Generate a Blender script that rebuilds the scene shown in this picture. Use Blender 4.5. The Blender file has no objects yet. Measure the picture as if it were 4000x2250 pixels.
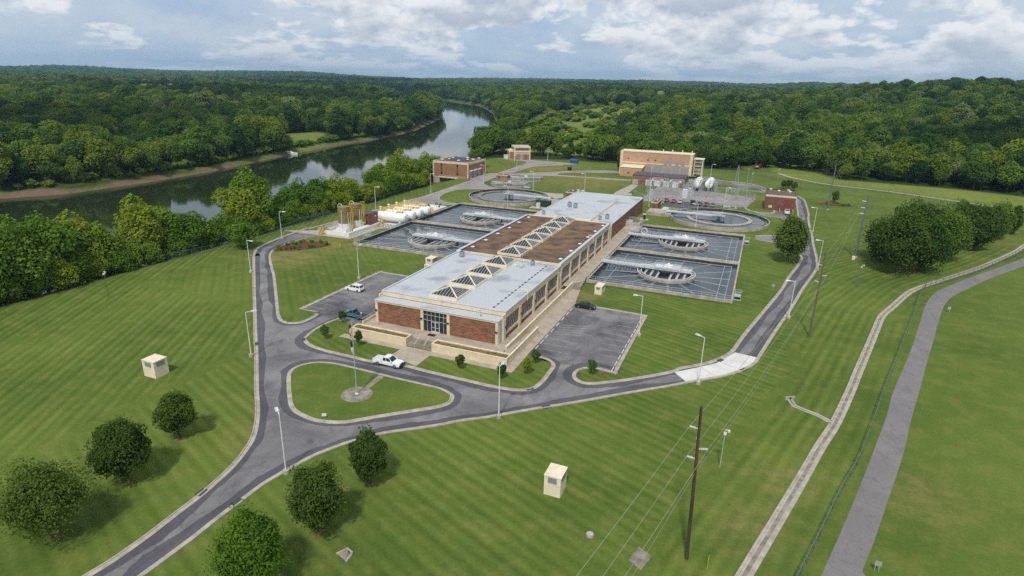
import bpy, math, random
import numpy as np
from mathutils import Vector, Matrix, noise
from mathutils.geometry import tessellate_polygon
PI = math.pi
random.seed(7); RNG = np.random.default_rng(11)
SC = bpy.context.scene; COL = SC.collection
rad = math.radians

# ---------------------------------------------------------------- camera (solved from the plant's own right angles)
F, YAW, PITCH, ROLL, CAMH = 2327.7, -0.385943298, 0.333068451, 0.0236303545, 50.0
def _rot():
    cy, sy, cp, sp = math.cos(YAW), math.sin(YAW), math.cos(PITCH), math.sin(PITCH)
    f = np.array([sy*cp, cy*cp, -sp]); r = np.array([cy, -sy, 0.]); u = np.cross(r, f)
    cr, sr = math.cos(ROLL), math.sin(ROLL)
    return np.array([cr*r+sr*u, -sr*r+cr*u, f])
RM = _rot()
cam = bpy.data.cameras.new('camera'); co = bpy.data.objects.new('camera', cam); COL.objects.link(co)
cam.sensor_width = 36; cam.lens = 36*F/4000; cam.clip_start = .5; cam.clip_end = 40000
co.matrix_world = Matrix(((RM[0][0], RM[1][0], -RM[2][0], 0), (RM[0][1], RM[1][1], -RM[2][1], 0), (RM[0][2], RM[1][2], -RM[2][2], CAMH), (0, 0, 0, 1)))
SC.camera = co
# survey marks read off the site survey sheets: sheet -> (x0, y0, scale)
K = {'a': (900,1000,.37267),'b': (900,1360,.37267),'d': (1800,1260,.37267),'e': (2560,1060,.37267),'g': (2880,900,.43478),'h': (2712,1526,.88462),
     'i': (300,1526,.88462),'z': (900,500,.42785),'L': (0,650,.5),'m': (2900,600,.42785),'n': (1440,250,.33398),'o': (2300,250,.33398),
     'q': (3140,250,.33398),'v': (0,0,1.5528),'1': (1320,1120,.25),'2': (1900,1100,.25),'3': (1780,820,.25),'4': (2240,840,.25),
     '5': (2360,560,.25),'6': (1700,560,.25),'7': (1240,740,.25),'8': (2640,700,.25)}
def G(t, x, y, z=0.):
    k = K[t]; px = k[0]+x*k[2]; py = k[1]+y*k[2]
    d = np.array([(px-2000)/F, -(py-1125)/F, 1.]) @ RM
    s = (z-CAMH)/d[2]
    return (float(d[0]*s), float(d[1]*s))
def GL(s, z=0.):
    """'a 710 555 1555 165 | b 3 4' -> world xy list"""
    out = []
    for part in s.split('|'):
        w = part.split(); t = w[0]; v = [float(q) for q in w[1:]]
        out += [G(t, v[i], v[i+1], z) for i in range(0, len(v), 2)]
    return out

# ---------------------------------------------------------------- materials
def _nt(name):
    m = bpy.data.materials.new(name); m.use_nodes = True
    nt = m.node_tree; return m, nt, nt.nodes['Principled BSDF']
def _n(nt, t, **kw):
    n = nt.nodes.new(t)
    for k, v in kw.items():
        if k.startswith('i_'):
            n.inputs[k[2:].replace('_', ' ')].default_value = v
        else: setattr(n, k, v)
    return n
def _mix(nt, a, b, fac, mode='MIX'):
    n = nt.nodes.new('ShaderNodeMix'); n.data_type = 'RGBA'; n.blend_type = mode
    for s, v in ((0, fac), (6, a), (7, b)):
        if isinstance(v, (int, float)): n.inputs[s].default_value = v
        elif isinstance(v, tuple): n.inputs[s].default_value = (*v[:3], 1)
        else: nt.links.new(v, n.inputs[s])
    return n.outputs[2]
def _math(nt, op, a, b=0., c=None, clamp=False):
    n = nt.nodes.new('ShaderNodeMath'); n.operation = op; n.use_clamp = clamp
    for i, v in enumerate((a, b, c)):
        if v is None: continue
        if isinstance(v, (int, float)): n.inputs[i].default_value = v
        else: nt.links.new(v, n.inputs[i])
    return n.outputs[0]
def _noise(nt, vec, scale, detail=4, rough=.55, dist=0.):
    n = _n(nt, 'ShaderNodeTexNoise'); n.inputs['Scale'].default_value = scale; n.inputs['Detail'].default_value = detail
    n.inputs['Roughness'].default_value = rough; n.inputs['Distortion'].default_value = dist
    if vec is not None: nt.links.new(vec, n.inputs['Vector'])
    return n.outputs['Fac']
def _ramp(nt, fac, lo, hi):
    n = nt.nodes.new('ShaderNodeMapRange'); nt.links.new(fac, n.inputs[0]); n.inputs[1].default_value = lo; n.inputs[2].default_value = hi
    return n.outputs[0]
def _pos(nt): return nt.nodes.new('ShaderNodeNewGeometry').outputs['Position']
def _obj(nt): return nt.nodes.new('ShaderNodeTexCoord').outputs['Object']
def _map(nt, vec, scale=(1,1,1), rot=(0,0,0)):
    n = nt.nodes.new('ShaderNodeMapping'); nt.links.new(vec, n.inputs[0]); n.inputs['Scale'].default_value = scale; n.inputs['Rotation'].default_value = rot
    return n.outputs[0]
def mat(name, c, c2=None, scale=1.5, rough=.6, metal=0., bump=0., lo=.35, hi=.65, spec=None, detail=5, stretch=None):
    m, nt, p = _nt(name)
    p.inputs['Roughness'].default_value = rough; p.inputs['Metallic'].default_value = metal
    if spec is not None: p.inputs['Specular IOR Level'].default_value = spec
    if c2 is None: c2 = tuple(v*.8 for v in c)
    v = _pos(nt)
    if stretch: v = _map(nt, v, stretch)
    f = _noise(nt, v, scale, detail)
    nt.links.new(_mix(nt, c2, c, _ramp(nt, f, lo, hi)), p.inputs['Base Color'])
    if bump:
        b = _n(nt, 'ShaderNodeBump'); b.inputs['Strength'].default_value = bump; b.inputs['Distance'].default_value = .05
        nt.links.new(f, b.inputs['Height']); nt.links.new(b.outputs[0], p.inputs['Normal'])
    return m
def brick_mat(name, ca, cb, mortar, bw=.62, bh=.2):
    m, nt, p = _nt(name); p.inputs['Roughness'].default_value = .85
    s = nt.nodes.new('ShaderNodeSeparateXYZ'); nt.links.new(_pos(nt), s.inputs[0])
    cm = nt.nodes.new('ShaderNodeCombineXYZ'); nt.links.new(_math(nt, 'ADD', s.outputs[0], s.outputs[1]), cm.inputs[0]); nt.links.new(s.outputs[2], cm.inputs[1])
    b = nt.nodes.new('ShaderNodeTexBrick'); nt.links.new(cm.outputs[0], b.inputs['Vector'])
    b.inputs['Color1'].default_value = (*ca, 1); b.inputs['Color2'].default_value = (*cb, 1); b.inputs['Mortar'].default_value = (*mortar, 1)
    b.inputs['Scale'].default_value = 1; b.inputs['Brick Width'].default_value = bw; b.inputs['Row Height'].default_value = bh; b.inputs['Mortar Size'].default_value = .02
    b.inputs['Bias'].default_value = -.1
    f = _noise(nt, _pos(nt), .8, 5)
    nt.links.new(_mix(nt, b.outputs[0], _mix(nt, (.6,.6,.6), (1.25,1.2,1.15), f), .8, 'MULTIPLY'), p.inputs['Base Color'])
    return m
M = {}
M['cream'] = mat('cream_paint', (.70,.60,.42), (.58,.48,.32), .7, .6)
M['cream2'] = mat('pale_cream_paint', (.78,.70,.53), (.66,.57,.41), .7, .6)
M['brick'] = brick_mat('red_brown_brick', (.30,.125,.066), (.125,.048,.032), (.22,.15,.10), .8, .24)
M['brickdark'] = brick_mat('dark_red_brick', (.205,.085,.055), (.12,.05,.036), (.17,.10,.08))
M['bricktan'] = brick_mat('tan_brick', (.34,.175,.09), (.25,.12,.06), (.28,.17,.10))
M['brickbrown'] = brick_mat('brown_brick', (.24,.15,.09), (.17,.10,.06), (.2,.14,.09))
M['peach'] = brick_mat('peach_block', (.52,.325,.205), (.46,.28,.175), (.42,.27,.18), 1.6, .8)
M['roofgrey'] = mat('white_grey_membrane', (.45,.475,.505), (.29,.31,.335), .13, .7, bump=.1, lo=.33, hi=.47, detail=11)
M['roofedge'] = mat('metal_roof_edge', (.56,.60,.65), (.46,.50,.55), .4, .45, .1)
M['brownroof'] = mat('brown_gravel_roof', (.185,.112,.062), (.058,.038,.028), .30, .95, bump=.2, lo=.33, hi=.60, detail=10, stretch=(.8,1,1))
M['darkroof'] = mat('dark_roof', (.10,.09,.10), (.06,.055,.06), .5, .8)
M['brownflat'] = mat('brown_flat_roof', (.16,.10,.075), (.10,.065,.05), .5, .9)
M['conc'] = mat('weathered_concrete', (.46,.42,.35), (.28,.25,.20), .6, .85, bump=.15, detail=8)
M['conclight'] = mat('pale_concrete', (.44,.40,.335), (.29,.26,.215), .7, .85, bump=.1, detail=8)
M['concdark'] = mat('stained_concrete', (.30,.27,.22), (.15,.135,.11), .8, .9, bump=.15, detail=8)
M['concwhite'] = mat('new_white_concrete', (.66,.645,.62), (.54,.53,.51), .35, .8)
M['slabwalk'] = mat('broom_finished_walk', (.42,.36,.28), (.31,.27,.21), .5, .85, detail=8)
M['white'] = mat('white_paint', (.74,.75,.75), (.64,.65,.65), .7, .4)
M['tankwhite'] = mat('glossy_white_tank', (.88,.88,.87), (.80,.80,.79), .5, .35)
M['galv'] = mat('galvanised_steel', (.50,.53,.55), (.38,.41,.43), 2, .45, .3)
M['galvlight'] = mat('pale_aluminium', (.68,.71,.73), (.55,.58,.6), 2, .45, .2)
M['steelblue'] = mat('blue_grey_steel', (.17,.22,.26), (.12,.16,.19), 1, .5, .3)
M['yellow'] = mat('yellow_paint', (.70,.47,.03), (.58,.38,.03), 2, .5)
M['tansilo'] = mat('olive_tan_tank', (.235,.185,.065), (.19,.15,.05), .7, .5)
M['black'] = mat('black_plastic', (.02,.02,.022), (.012,.012,.013), 3, .5)
M['wood'] = mat('creosoted_wood', (.075,.045,.03), (.035,.02,.014), 3, .9, bump=.4, stretch=(1,1,.1))
M['greypole'] = mat('weathered_pole', (.16,.13,.105), (.09,.07,.055), 3, .9, stretch=(1,1,.1))
M['reddoor'] = mat('red_door_paint', (.23,.052,.042), (.17,.04,.032), 1, .5)
M['browndoor'] = mat('brown_door_paint', (.16,.08,.055), (.12,.06,.04), 1, .6)
M['bluegrey'] = mat('grey_louvre', (.30,.32,.36), (.24,.26,.30), .8, .5, stretch=(1,1,6))
M['blue'] = mat('blue_steel', (.02,.09,.30), (.015,.06,.22), 1, .5)
M['green'] = mat('dark_green_steel', (.02,.06,.035), (.015,.04,.025), 1, .5)
M['red'] = mat('red_paint', (.55,.045,.03), (.45,.035,.025), 2, .45)
M['rust'] = mat('red_brown_steel', (.30,.05,.03), (.20,.035,.022), 1, .7)
M['mulch'] = mat('bark_mulch', (.13,.055,.03), (.06,.025,.014), 2.5, .95, bump=.4)
M['mud'] = mat('river_mud', (.30,.16,.10), (.18,.09,.055), .3, .9)
M['soil'] = mat('planter_soil', (.24,.13,.06), (.11,.075,.03), 1.6, .95, bump=.4)
M['ratgrass'] = mat('grass_tufts', (.17,.19,.03), (.24,.2,.05), 3, .9)
M['yellowline'] = mat('worn_white_marking', (.46,.45,.42), (.22,.21,.20), 1.2, .7)
M['bark'] = mat('bark', (.11,.085,.06), (.06,.045,.03), 4, .95, bump=.4)
M['deadwood'] = mat('bare_pale_wood', (.34,.27,.2), (.22,.17,.12), 2, .9)
M['tyre'] = mat('tyre_rubber', (.022,.022,.022), (.014,.014,.014), 5, .85)
M['rim'] = mat('wheel_rim', (.42,.43,.44), (.33,.34,.35), 5, .3, .7)
M['solar'] = mat('dark_solar_glass', (.03,.045,.08), (.02,.03,.055), 2, .15)
M['glass'] = mat('dark_glass', (.018,.026,.02), (.014,.02,.024), 2, .06, spec=.7)
M['skyglass'] = mat('skylight_glass', (.022,.034,.047), (.016,.026,.036), 1, .2, spec=.3)
M['windowglass'] = mat('brown_reflection_glass', (.15,.13,.09), (.05,.045,.035), .6, .15, spec=.35)  # brown base colour stands in for the terrace mirrored in the panes
M['frosted'] = mat('pale_blue_glazing', (.36,.42,.46), (.30,.36,.40), 1, .3)
M['insul'] = mat('porcelain', (.62,.64,.66), (.55,.57,.6), 3, .35)
M['cable'] = mat('weathered_cable', (.30,.32,.24), (.24,.26,.19), 2, .6)

def asphalt(name, light, dark, warm=(0,0,0)):
    m, nt, p = _nt(name); p.inputs['Roughness'].default_value = .85
    v = _pos(nt)
    a = _noise(nt, v, .09, 6, .6, .6); b = _noise(nt, v, .9, 8, .65); c = _noise(nt, _map(nt, v, (1,.35,1), (0,0,.5)), .35, 6, .6, 1.)
    col = _mix(nt, dark, light, _ramp(nt, a, .36, .62))
    col = _mix(nt, col, tuple(x*.62 for x in dark), _math(nt, 'MULTIPLY', _ramp(nt, c, .52, .75), .6))
    col = _mix(nt, col, tuple(min(1, x*1.5) for x in light), _math(nt, 'MULTIPLY', _ramp(nt, b, .55, .9), .35))
    # hairline cracks
    vo = _n(nt, 'ShaderNodeTexVoronoi'); vo.feature = 'DISTANCE_TO_EDGE'; vo.inputs['Scale'].default_value = .13
    w = _n(nt, 'ShaderNodeTexNoise'); w.inputs['Scale'].default_value = .5; w.inputs['Detail'].default_value = 5; nt.links.new(v, w.inputs['Vector'])
    ad = _n(nt, 'ShaderNodeVectorMath'); ad.operation = 'MULTIPLY_ADD'; nt.links.new(w.outputs['Color'], ad.inputs[0]); ad.inputs[1].default_value = (5,5,5); nt.links.new(v, ad.inputs[2])
    nt.links.new(ad.outputs[0], vo.inputs['Vector'])
    crack = _math(nt, 'SUBTRACT', 1., _ramp(nt, vo.outputs['Distance'], .0, .018), clamp=True)
    col = _mix(nt, col, (.03,.03,.034), _math(nt, 'MULTIPLY', crack, .3))
    nt.links.new(col, p.inputs['Base Color'])
    bp = _n(nt, 'ShaderNodeBump'); bp.inputs['Strength'].default_value = .25; bp.inputs['Distance'].default_value = .03; nt.links.new(_noise(nt, v, 12, 3), bp.inputs['Height']); nt.links.new(bp.outputs[0], p.inputs['Normal'])
    return m
M['asph'] = asphalt('worn_asphalt', (.225,.217,.216), (.115,.112,.12))
M['asphdark'] = asphalt('sealed_asphalt', (.10,.096,.11), (.062,.06,.074))
M['asphlot'] = asphalt('parking_asphalt', (.215,.205,.205), (.070,.068,.080))
M['asphfar'] = asphalt('pale_asphalt', (.31,.28,.27), (.22,.20,.195))
M['trail'] = asphalt('trail_asphalt', (.20,.187,.188), (.168,.157,.158))

# ---------------------------------------------------------------- mesh builder
class MB:
    def __init__(s): s.v = []; s.f = []; s.m = []
    def add(s, vs, fs, mi=0):
        o = len(s.v); s.v += [tuple(map(float, p)) for p in vs]; s.f += [tuple(o+i for i in f) for f in fs]; s.m += [mi]*len(fs)
    def box(s, x0, x1, y0, y1, z0, z1, mi=0, T=None, top=None):
        vs = [(x0,y0,z0),(x1,y0,z0),(x1,y1,z0),(x0,y1,z0),(x0,y0,z1),(x1,y0,z1),(x1,y1,z1),(x0,y1,z1)]
        if T is not None: vs = [T @ Vector(p) for p in vs]
        fs = [(0,3,2,1),(4,5,6,7),(0,1,5,4),(1,2,6,5),(2,3,7,6),(3,0,4,7)]
        s.add(vs, fs, mi)
        if top is not None: s.m[-5] = top
        return s
    def frus(s, b, t, z0, z1, mi=0, T=None, mt=None):
        """b/t = (x0,x1,y0,y1) of bottom and top"""
        vs = [(b[0],b[2],z0),(b[1],b[2],z0),(b[1],b[3],z0),(b[0],b[3],z0),(t[0],t[2],z1),(t[1],t[2],z1),(t[1],t[3],z1),(t[0],t[3],z1)]
        if T is not None: vs = [T @ Vector(p) for p in vs]
        s.add(vs, [(0,3,2,1),(4,5,6,7),(0,1,5,4),(1,2,6,5),(2,3,7,6),(3,0,4,7)], mi)
        if mt is not None: s.m[-5] = mt
        return s
    def bar(s, p, q, w=.05, mi=0, w2=None):
        p = Vector(p); q = Vector(q); d = q-p
        if d.length < 1e-6: return s
        T = Matrix.Translation(p) @ d.to_track_quat('Z', 'Y').to_matrix().to_4x4()
        h = w/2; k = (w2 or w)/2
        return s.box(-h, h, -k, k, 0, d.length, mi, T)
    def cyl(s, p, q, r0, r1=None, n=10, mi=0, cap=True, mc=None):
        p = Vector(p); q = Vector(q); d = q-p; r1 = r0 if r1 is None else r1
        T = Matrix.Translation(p) @ d.to_track_quat('Z', 'Y').to_matrix().to_4x4(); L = d.length
        vs = [T @ Vector((r0*math.cos(2*PI*i/n), r0*math.sin(2*PI*i/n), 0)) for i in range(n)] + [T @ Vector((r1*math.cos(2*PI*i/n), r1*math.sin(2*PI*i/n), L)) for i in range(n)]
        s.add(vs, [(i, (i+1) % n, n+(i+1) % n, n+i) for i in range(n)], mi)
        if cap:
            o = len(s.v)-2*n; s.f += [tuple(o+i for i in range(n))[::-1], tuple(o+n+i for i in range(n))]; s.m += [mi, mi if mc is None else mc]
        return s
    def lathe(s, c, prof, n=24, mi=0, T=None):
        vs = []
        for r, z in prof:
            vs += [(c[0]+r*math.cos(2*PI*i/n), c[1]+r*math.sin(2*PI*i/n), c[2]+z) for i in range(n)]
        if T is not None: vs = [T @ Vector(p) for p in vs]
        fs = [(k*n+i, k*n+(i+1) % n, (k+1)*n+(i+1) % n, (k+1)*n+i) for k in range(len(prof)-1) for i in range(n)]
        s.add(vs, fs, mi); return s
    def poly(s, pts, z, mi=0):
        pts = [tuple(p[:2]) for p in pts]
        a = sum(pts[i][0]*pts[(i+1) % len(pts)][1]-pts[(i+1) % len(pts)][0]*pts[i][1] for i in range(len(pts)))
        if a < 0: pts = pts[::-1]
        tr = tessellate_polygon([[Vector((x, y, 0)) for x, y in pts]])
        fs = []
        for t in tr:
            A, B, C = (pts[i] for i in t)
            cr = (B[0]-A[0])*(C[1]-A[1])-(B[1]-A[1])*(C[0]-A[0])
            if abs(cr) < 1e-9: continue
            fs.append(tuple(t) if cr > 0 else tuple(t)[::-1])
        s.add([(x, y, z) for x, y in pts], fs, mi); return s
    def prism(s, pts, z0, z1, mi=0, mt=None):
        s.poly(pts, z1, mi if mt is None else mt); n = len(pts)
        a = sum(pts[i][0]*pts[(i+1) % n][1]-pts[(i+1) % n][0]*pts[i][1] for i in range(n))
        if a < 0: pts = pts[::-1]
        s.add([(p[0], p[1], z0) for p in pts]+[(p[0], p[1], z1) for p in pts], [(i, (i+1) % n, n+(i+1) % n, n+i) for i in range(n)], mi); return s
    def tri(s, a, b, c, mi=0): s.add([a, b, c], [(0, 1, 2)], mi); return s
    def quad(s, a, b, c, d, mi=0): s.add([a, b, c, d], [(0, 1, 2, 3)], mi); return s
    def sphere(s, c, r, n=12, k=8, mi=0, sz=1.):
        prof = [(max(1e-4, r*math.sin(PI*i/k)), -r*sz*math.cos(PI*i/k)) for i in range(k+1)]
        return s.lathe(c, prof, n, mi)
    def build(s, name, mats, parent=None, org=(0,0,0), smooth=False):
        me = bpy.data.meshes.new(name)
        o = Vector(org)
        me.from_pydata([(p[0]-o[0], p[1]-o[1], p[2]-o[2]) for p in s.v], [], s.f)
        if not isinstance(mats, (list, tuple)): mats = [mats]
        for m in mats: me.materials.append(M[m] if isinstance(m, str) else m)
        if max(s.m, default=0) > 0: me.polygons.foreach_set('material_index', s.m)
        if smooth: me.polygons.foreach_set('use_smooth', [True]*len(s.f))
        me.update()
        ob = bpy.data.objects.new(name, me); COL.objects.link(ob)
        if parent is not None: ob.parent = parent
        else: ob.location = o
        return ob
def tag(o, label=None, cat=None, group=None, kind=None):
    if label: o['label'] = label
    if cat: o['category'] = cat
    if group: o['group'] = group
    if kind: o['kind'] = kind
    return o
def thing(name, label, cat, loc=(0,0,0), group=None, rz=0.):
    o = bpy.data.objects.new(name, None); COL.objects.link(o); o.location = loc; o.rotation_euler = (0,0,rz); o.empty_display_size = .1
    return tag(o, label, cat, group)
def dup(root, loc=None, rz=None, label=None, group=None, scale=None):
    def rec(o, par):
        c = o.copy(); COL.objects.link(c); c.parent = par
        for ch in KIDS.get(o.name, []) if False else [q for q in bpy.data.objects if q.parent == o]: rec(ch, c)
        return c
    r = rec(root, None)
    if loc is not None: r.location = loc
    if rz is not None: r.rotation_euler = (0,0,rz)
    if scale is not None: r.scale = (scale,)*3 if isinstance(scale, (int, float)) else scale
    if label: r['label'] = label
    if group: r['group'] = group
    return r
KIDS = {}
def struct(mb, name, mats): return tag(mb.build(name, mats), kind='structure')

def smooth_line(pts, n=4, closed=False):
    out = []; L = len(pts)
    rng = range(L) if closed else range(L-1)
    for i in rng:
        p0 = pts[(i-1) % L] if (closed or i > 0) else pts[i]
        p1 = pts[i]; p2 = pts[(i+1) % L]; p3 = pts[(i+2) % L] if (closed or i+2 < L) else p2
        for k in range(n):
            t = k/n
            out.append(tuple(.5*((2*p1[j])+(-p0[j]+p2[j])*t+(2*p0[j]-5*p1[j]+4*p2[j]-p3[j])*t*t+(-p0[j]+3*p1[j]-3*p2[j]+p3[j])*t**3) for j in (0, 1)))
    if not closed: out.append(tuple(pts[-1]))
    return out
def offset(pts, d, closed=False):
    """offset to the left of travel by d"""
    out = []; n = len(pts)
    for i in range(n):
        a = pts[i-1] if (i > 0 or closed) else pts[i]; b = pts[(i+1) % n] if (i < n-1 or closed) else pts[i]
        tx, ty = b[0]-a[0], b[1]-a[1]; l = math.hypot(tx, ty) or 1
        dd = d(i) if callable(d) else d
        out.append((pts[i][0]-ty/l*dd, pts[i][1]+tx/l*dd))
    return out
def ribbon(mb, A, B, zA, zB, mi=0, closed=False):
    n = len(A); zA = zA if isinstance(zA, (list, tuple)) else [zA]*n; zB = zB if isinstance(zB, (list, tuple)) else [zB]*n
    vs = [(A[i][0], A[i][1], zA[i]) for i in range(n)]+[(B[i][0], B[i][1], zB[i]) for i in range(n)]
    fs = [(i, (i+1) % n, n+(i+1) % n, n+i) for i in range(n if closed else n-1)]
    mb.add(vs, fs, mi)
# ---------------------------------------------------------------- land form
def ss(x, a, b):
    t = np.clip((x-a)/(b-a), 0, 1); return t*t*(3-2*t)
WATER = -9.0
RIVER = [(-172,-200),(-172,60),(-171,130),(-172,200),(-176,260),(-186,330),(-205,420),(-245,560),(-305,720),(-395,890),(-479,1069),(-560,1219),(-673,1414),(-769,1532),(-861,1633),(-953,1749),(-1010,1820),(-1400,2200),
         (-1500,2050),(-1150,1720),(-930,1480),(-760,1290),(-610,1100),(-500,905),(-393,640),(-369,530),(-365,473),(-345,364),(-327,287),(-322,231),(-325,190),(-338,170),(-352,100),(-380,-20),(-420,-200)]
def sdf(x, y, poly):
    """distance to polygon edge, negative inside"""
    P = np.array(poly, float); Q = np.roll(P, -1, 0)
    d = np.full(x.shape, 1e18); ins = np.zeros(x.shape, bool)
    for (ax, ay), (bx, by) in zip(P, Q):
        ex, ey = bx-ax, by-ay; t = np.clip(((x-ax)*ex+(y-ay)*ey)/(ex*ex+ey*ey+1e-12), 0, 1)
        d = np.minimum(d, (x-ax-t*ex)**2+(y-ay-t*ey)**2)
        c = ((ay <= y) & (by > y)) | ((by <= y) & (ay > y))
        if ey != 0: ins ^= c & (x < ax+(y-ay)*ex/(ey if ey else 1))
    d = np.sqrt(d); return np.where(ins, -d, d)
def pldist(x, y, pts):
    d = np.full(x.shape, 1e18); side = np.zeros(x.shape)
    for (ax, ay), (bx, by) in zip(pts[:-1], pts[1:]):
        ex, ey = bx-ax, by-ay; t = np.clip(((x-ax)*ex+(y-ay)*ey)/(ex*ex+ey*ey), 0, 1)
        dd = (x-ax-t*ex)**2+(y-ay-t*ey)**2; s = np.sign(ex*(y-ay)-ey*(x-ax))
        side = np.where(dd < d, s, side); d = np.minimum(d, dd)
    return np.sqrt(d)*np.where(side == 0, 1, side)
_pa = RNG.uniform(0, 6.28, (5, 40)); 
def wav(x, y, L, seed=0):
    """smooth rolling value 0..1 at wavelength L"""
    r = np.random.default_rng(seed); v = 0
    for k in range(9):
        a = r.uniform(0, 6.28); q = r.uniform(.6, 1.7)/L*6.28; v = v+np.sin(x*np.cos(a)*q+y*np.sin(a)*q+r.uniform(0, 6.28))
    return np.clip(.5+v/9*.9, 0, 1)
MOUND = G('6', 960, 330)
def land(x, y):
    x = np.asarray(x, float); y = np.asarray(y, float)
    R = np.hypot(x, y)
    b = ss(R, 620, 2000)*(4+16*wav(x, y, 900, 1)) + ss(R, 1700, 5200)*(4+34*wav(x, y, 2300, 2)) + ss(R, 5000, 9000)*30*wav(x, y, 4000, 5)
    b = b + ss(y, 430, 820)*ss(x, -60, 260)*7 + 9*ss(y+.25*x, 430, 1050)*ss(x+.42*y, 60, 240) + ss(R, 2600, 7000)*26*np.abs(np.sin(x/1450.+y/2600.)*np.sin(y/1900.-x/3300.+1.))
    b = b - 4.5*ss(-x, 150, 160)*np.exp(-((y-292)/17)**4)
    b = b + 24*np.exp(-(((x-390)/290)**2+((y-1250)/260)**2)) + 9*np.exp(-(((x-215)/190)**2+((y-1010)/200)**2))
    left = ss(-x, 318, 360)
    b = np.where((R < 620), np.minimum(b, b), b) - 2.5*left*(1-ss(R, 700, 1500))
    b = b + 3.1*np.exp(-(((x-MOUND[0]+3)/11)**4+((y-MOUND[1])/17)**4))
    d = sdf(x, y, RIVER)
    lo = np.interp(d, [-16, 0, 2.6, 19], [-13, WATER, WATER+1.6, 0]); k = ss(d, 10, 60)
    return np.where(d < 19, np.minimum(lo, 0)+np.minimum(0, b)*ss(d, 4, 19), b*np.where(R > 500, k, 1.)) if True else b
def landz(x, y): return float(land(np.array([x]), np.array([y]))[0])

# ---------------------------------------------------------------- lines on the ground
WL = GL('i -110 905 30 818 150 745 300 640 430 540 530 465 600 405 680 330 740 255 770 200 785 130 787 60|b 250 400 250 0|a 243 900 238 600 232 300 230 0|L 1970 700 1985 665 2020 630 2090 595 2200 550 2400 480')
INNER1 = GL('z 860 985 700 1005 560 1045 430 1095 385 1135 372 1180 395 1300|a 470 200 500 450 520 620 560 680 640 700 740 690 850 640 895 605')
INNER2 = GL('a 1310 668 1150 660 1040 700 900 775 810 850 800 880 850 930 1000 985 1300 1055 1490 1100 1820 1140 2100 1210 2576 1320|d 300 655 500 690 640 700 740 685 830 620 900 530 950 460 940 420 870 380 760 355 705 350')
INNER3 = GL('d 1630 543 1500 505 1400 487 1340 483 1290 490 1235 510 1210 540 1210 575 1240 605 1300 628 1400 632 1500 620 1640 605 1900 567 2200 510|e 250 1010 450 975 600 935 720 880 800 820 900 680 1100 440 1300 200|g 450 420 530 320 560 270 568 240 550 218|8 1900 1150')
INNER4 = GL('8 1700 1060 1520 992 1235 942')
INNER5 = GL('8 1235 885 1400 880 1700 875 1830 855 1870 820 1890 770 1870 720 1800 685 1620 605 1380 575 1200 505')
INNER6 = GL('8 1095 445 1150 485 1300 520 1480 530 1520 510 1530 480')
INNER7 = GL('8 1865 610 1905 628 1890 500 1862 260')
INNER8 = GL('8 1400 215 1250 195 1100 178 900 150 620 125')
OUT2 = GL('5 1540 520 1710 535 1720 555 1900 590 2220 620 2430 670|8 1422 145 1870 255 1960 290 2020 330 2060 440 2090 550 2085 620 2110 760 2150 900|m 655 820 670 880 690 960 690 985|g 732 320 700 390 600 530 500 700 350 920 205 1150|e 1050 975 960 1025 850 1070 700 1110 500 1145 300 1180|d 2200 672 1900 722 1600 775 1300 830 1000 880 900 895 600 945 300 1000 0 1040|b 2200 815 1900 860 1620 900 1400 955 1240 1000 1100 1050 900 1130 700 1235 500 1350 340 1449|i 640 560 520 655 400 745 300 818 150 925')
ISLAND = GL('b 950 160 1100 175 1400 245 1700 320 2050 400 2200 440 2290 490 2300 520 2270 570 2150 610 1900 650 1500 715 1200 765 1000 760 870 735 720 665 665 600 645 500 635 380 640 270 680 220 760 185 860 165')
P2 = GL('7 112 726 0 700 0 600 320 500|z 980 850|7 1450 165 1600 130|z 2000 548 2130 503 2210 480|6 560 600 600 575 540 560 560 545 780 475 870 467 980 462 1080 430 1200 390 1290 355 1320 335 1300 315 1240 300 1170 270 1240 258 1480 255 1650 270 2000 300 2230 320 2180 330 1990 335 1700 345 1500 360 1330 410 1190 455 1230 470 1700 450 2100 430|5 0 420 150 425 245 440 250 470 200 465 0 462|6 2100 460 1950 470 1900 485 1960 500 2200 515|5 0 540 420 565 425 590 0 565|6 2200 527 1900 512 1650 503 1120 495 870 555 770 590 735 610 770 650 870 685 1000 700 1100 703 1350 705 1500 728 1700 765 2000 785 2005 830 1790 800 1600 757 1400 728 1100 716 700 718 500 718 280 735 150 770 50 830 45 850 60 885 200 925 330 940 390 945 330 962 0 965|7 1720 245 1100 330 300 560')
DITCH = GL('h 160 930 220 818 350 600 480 380 560 240 625 140 690 0|g 1090 1260 1180 1050 1250 880 1300 770 1390 690 1540 560 1660 505 1900 425 2150 345 2350 260 2500 190 2576 140 2700 60 2850 -40')
DITCH = smooth_line(DITCH, 3)
BRANCH = GL('h 422 38 440 66 490 88 540 106 590 132 612 143')
TRL = GL('h 500 950 560 818 640 640 720 450 790 270 850 110 880 0|g 1500 1220 1580 1020 1640 830 1700 650 1780 560 1900 500 2100 420 2350 330 2576 250 2800 160')
TRR = GL('h 760 950 755 818 745 790 800 650 860 470 920 290 960 120 995 0|g 1700 1200 1760 1000 1820 780 1870 660 1940 590 2060 530 2300 420 2576 320 2800 230')
NTRAIL = GL('m 330 180 420 210 550 240 800 285 1100 318 1400 355 1800 412 2200 470 2576 522 3000 590')
FENCEW = GL('L -300 1110 0 1045 400 950 800 850 1200 755 1500 700 1800 630 2050 560 2300 475 2576 385|z 600 880 960 800 1250 700 1500 620 1850 490')
FENCEE = GL('h 440 880 470 818 560 640 640 470 720 330 780 170 840 0|g 1420 1200 1490 1010 1570 810 1640 590 1685 525')
FENCEE2 = GL('g 1685 525 1900 470 2150 385 2400 285 2576 205 2800 100')
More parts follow.
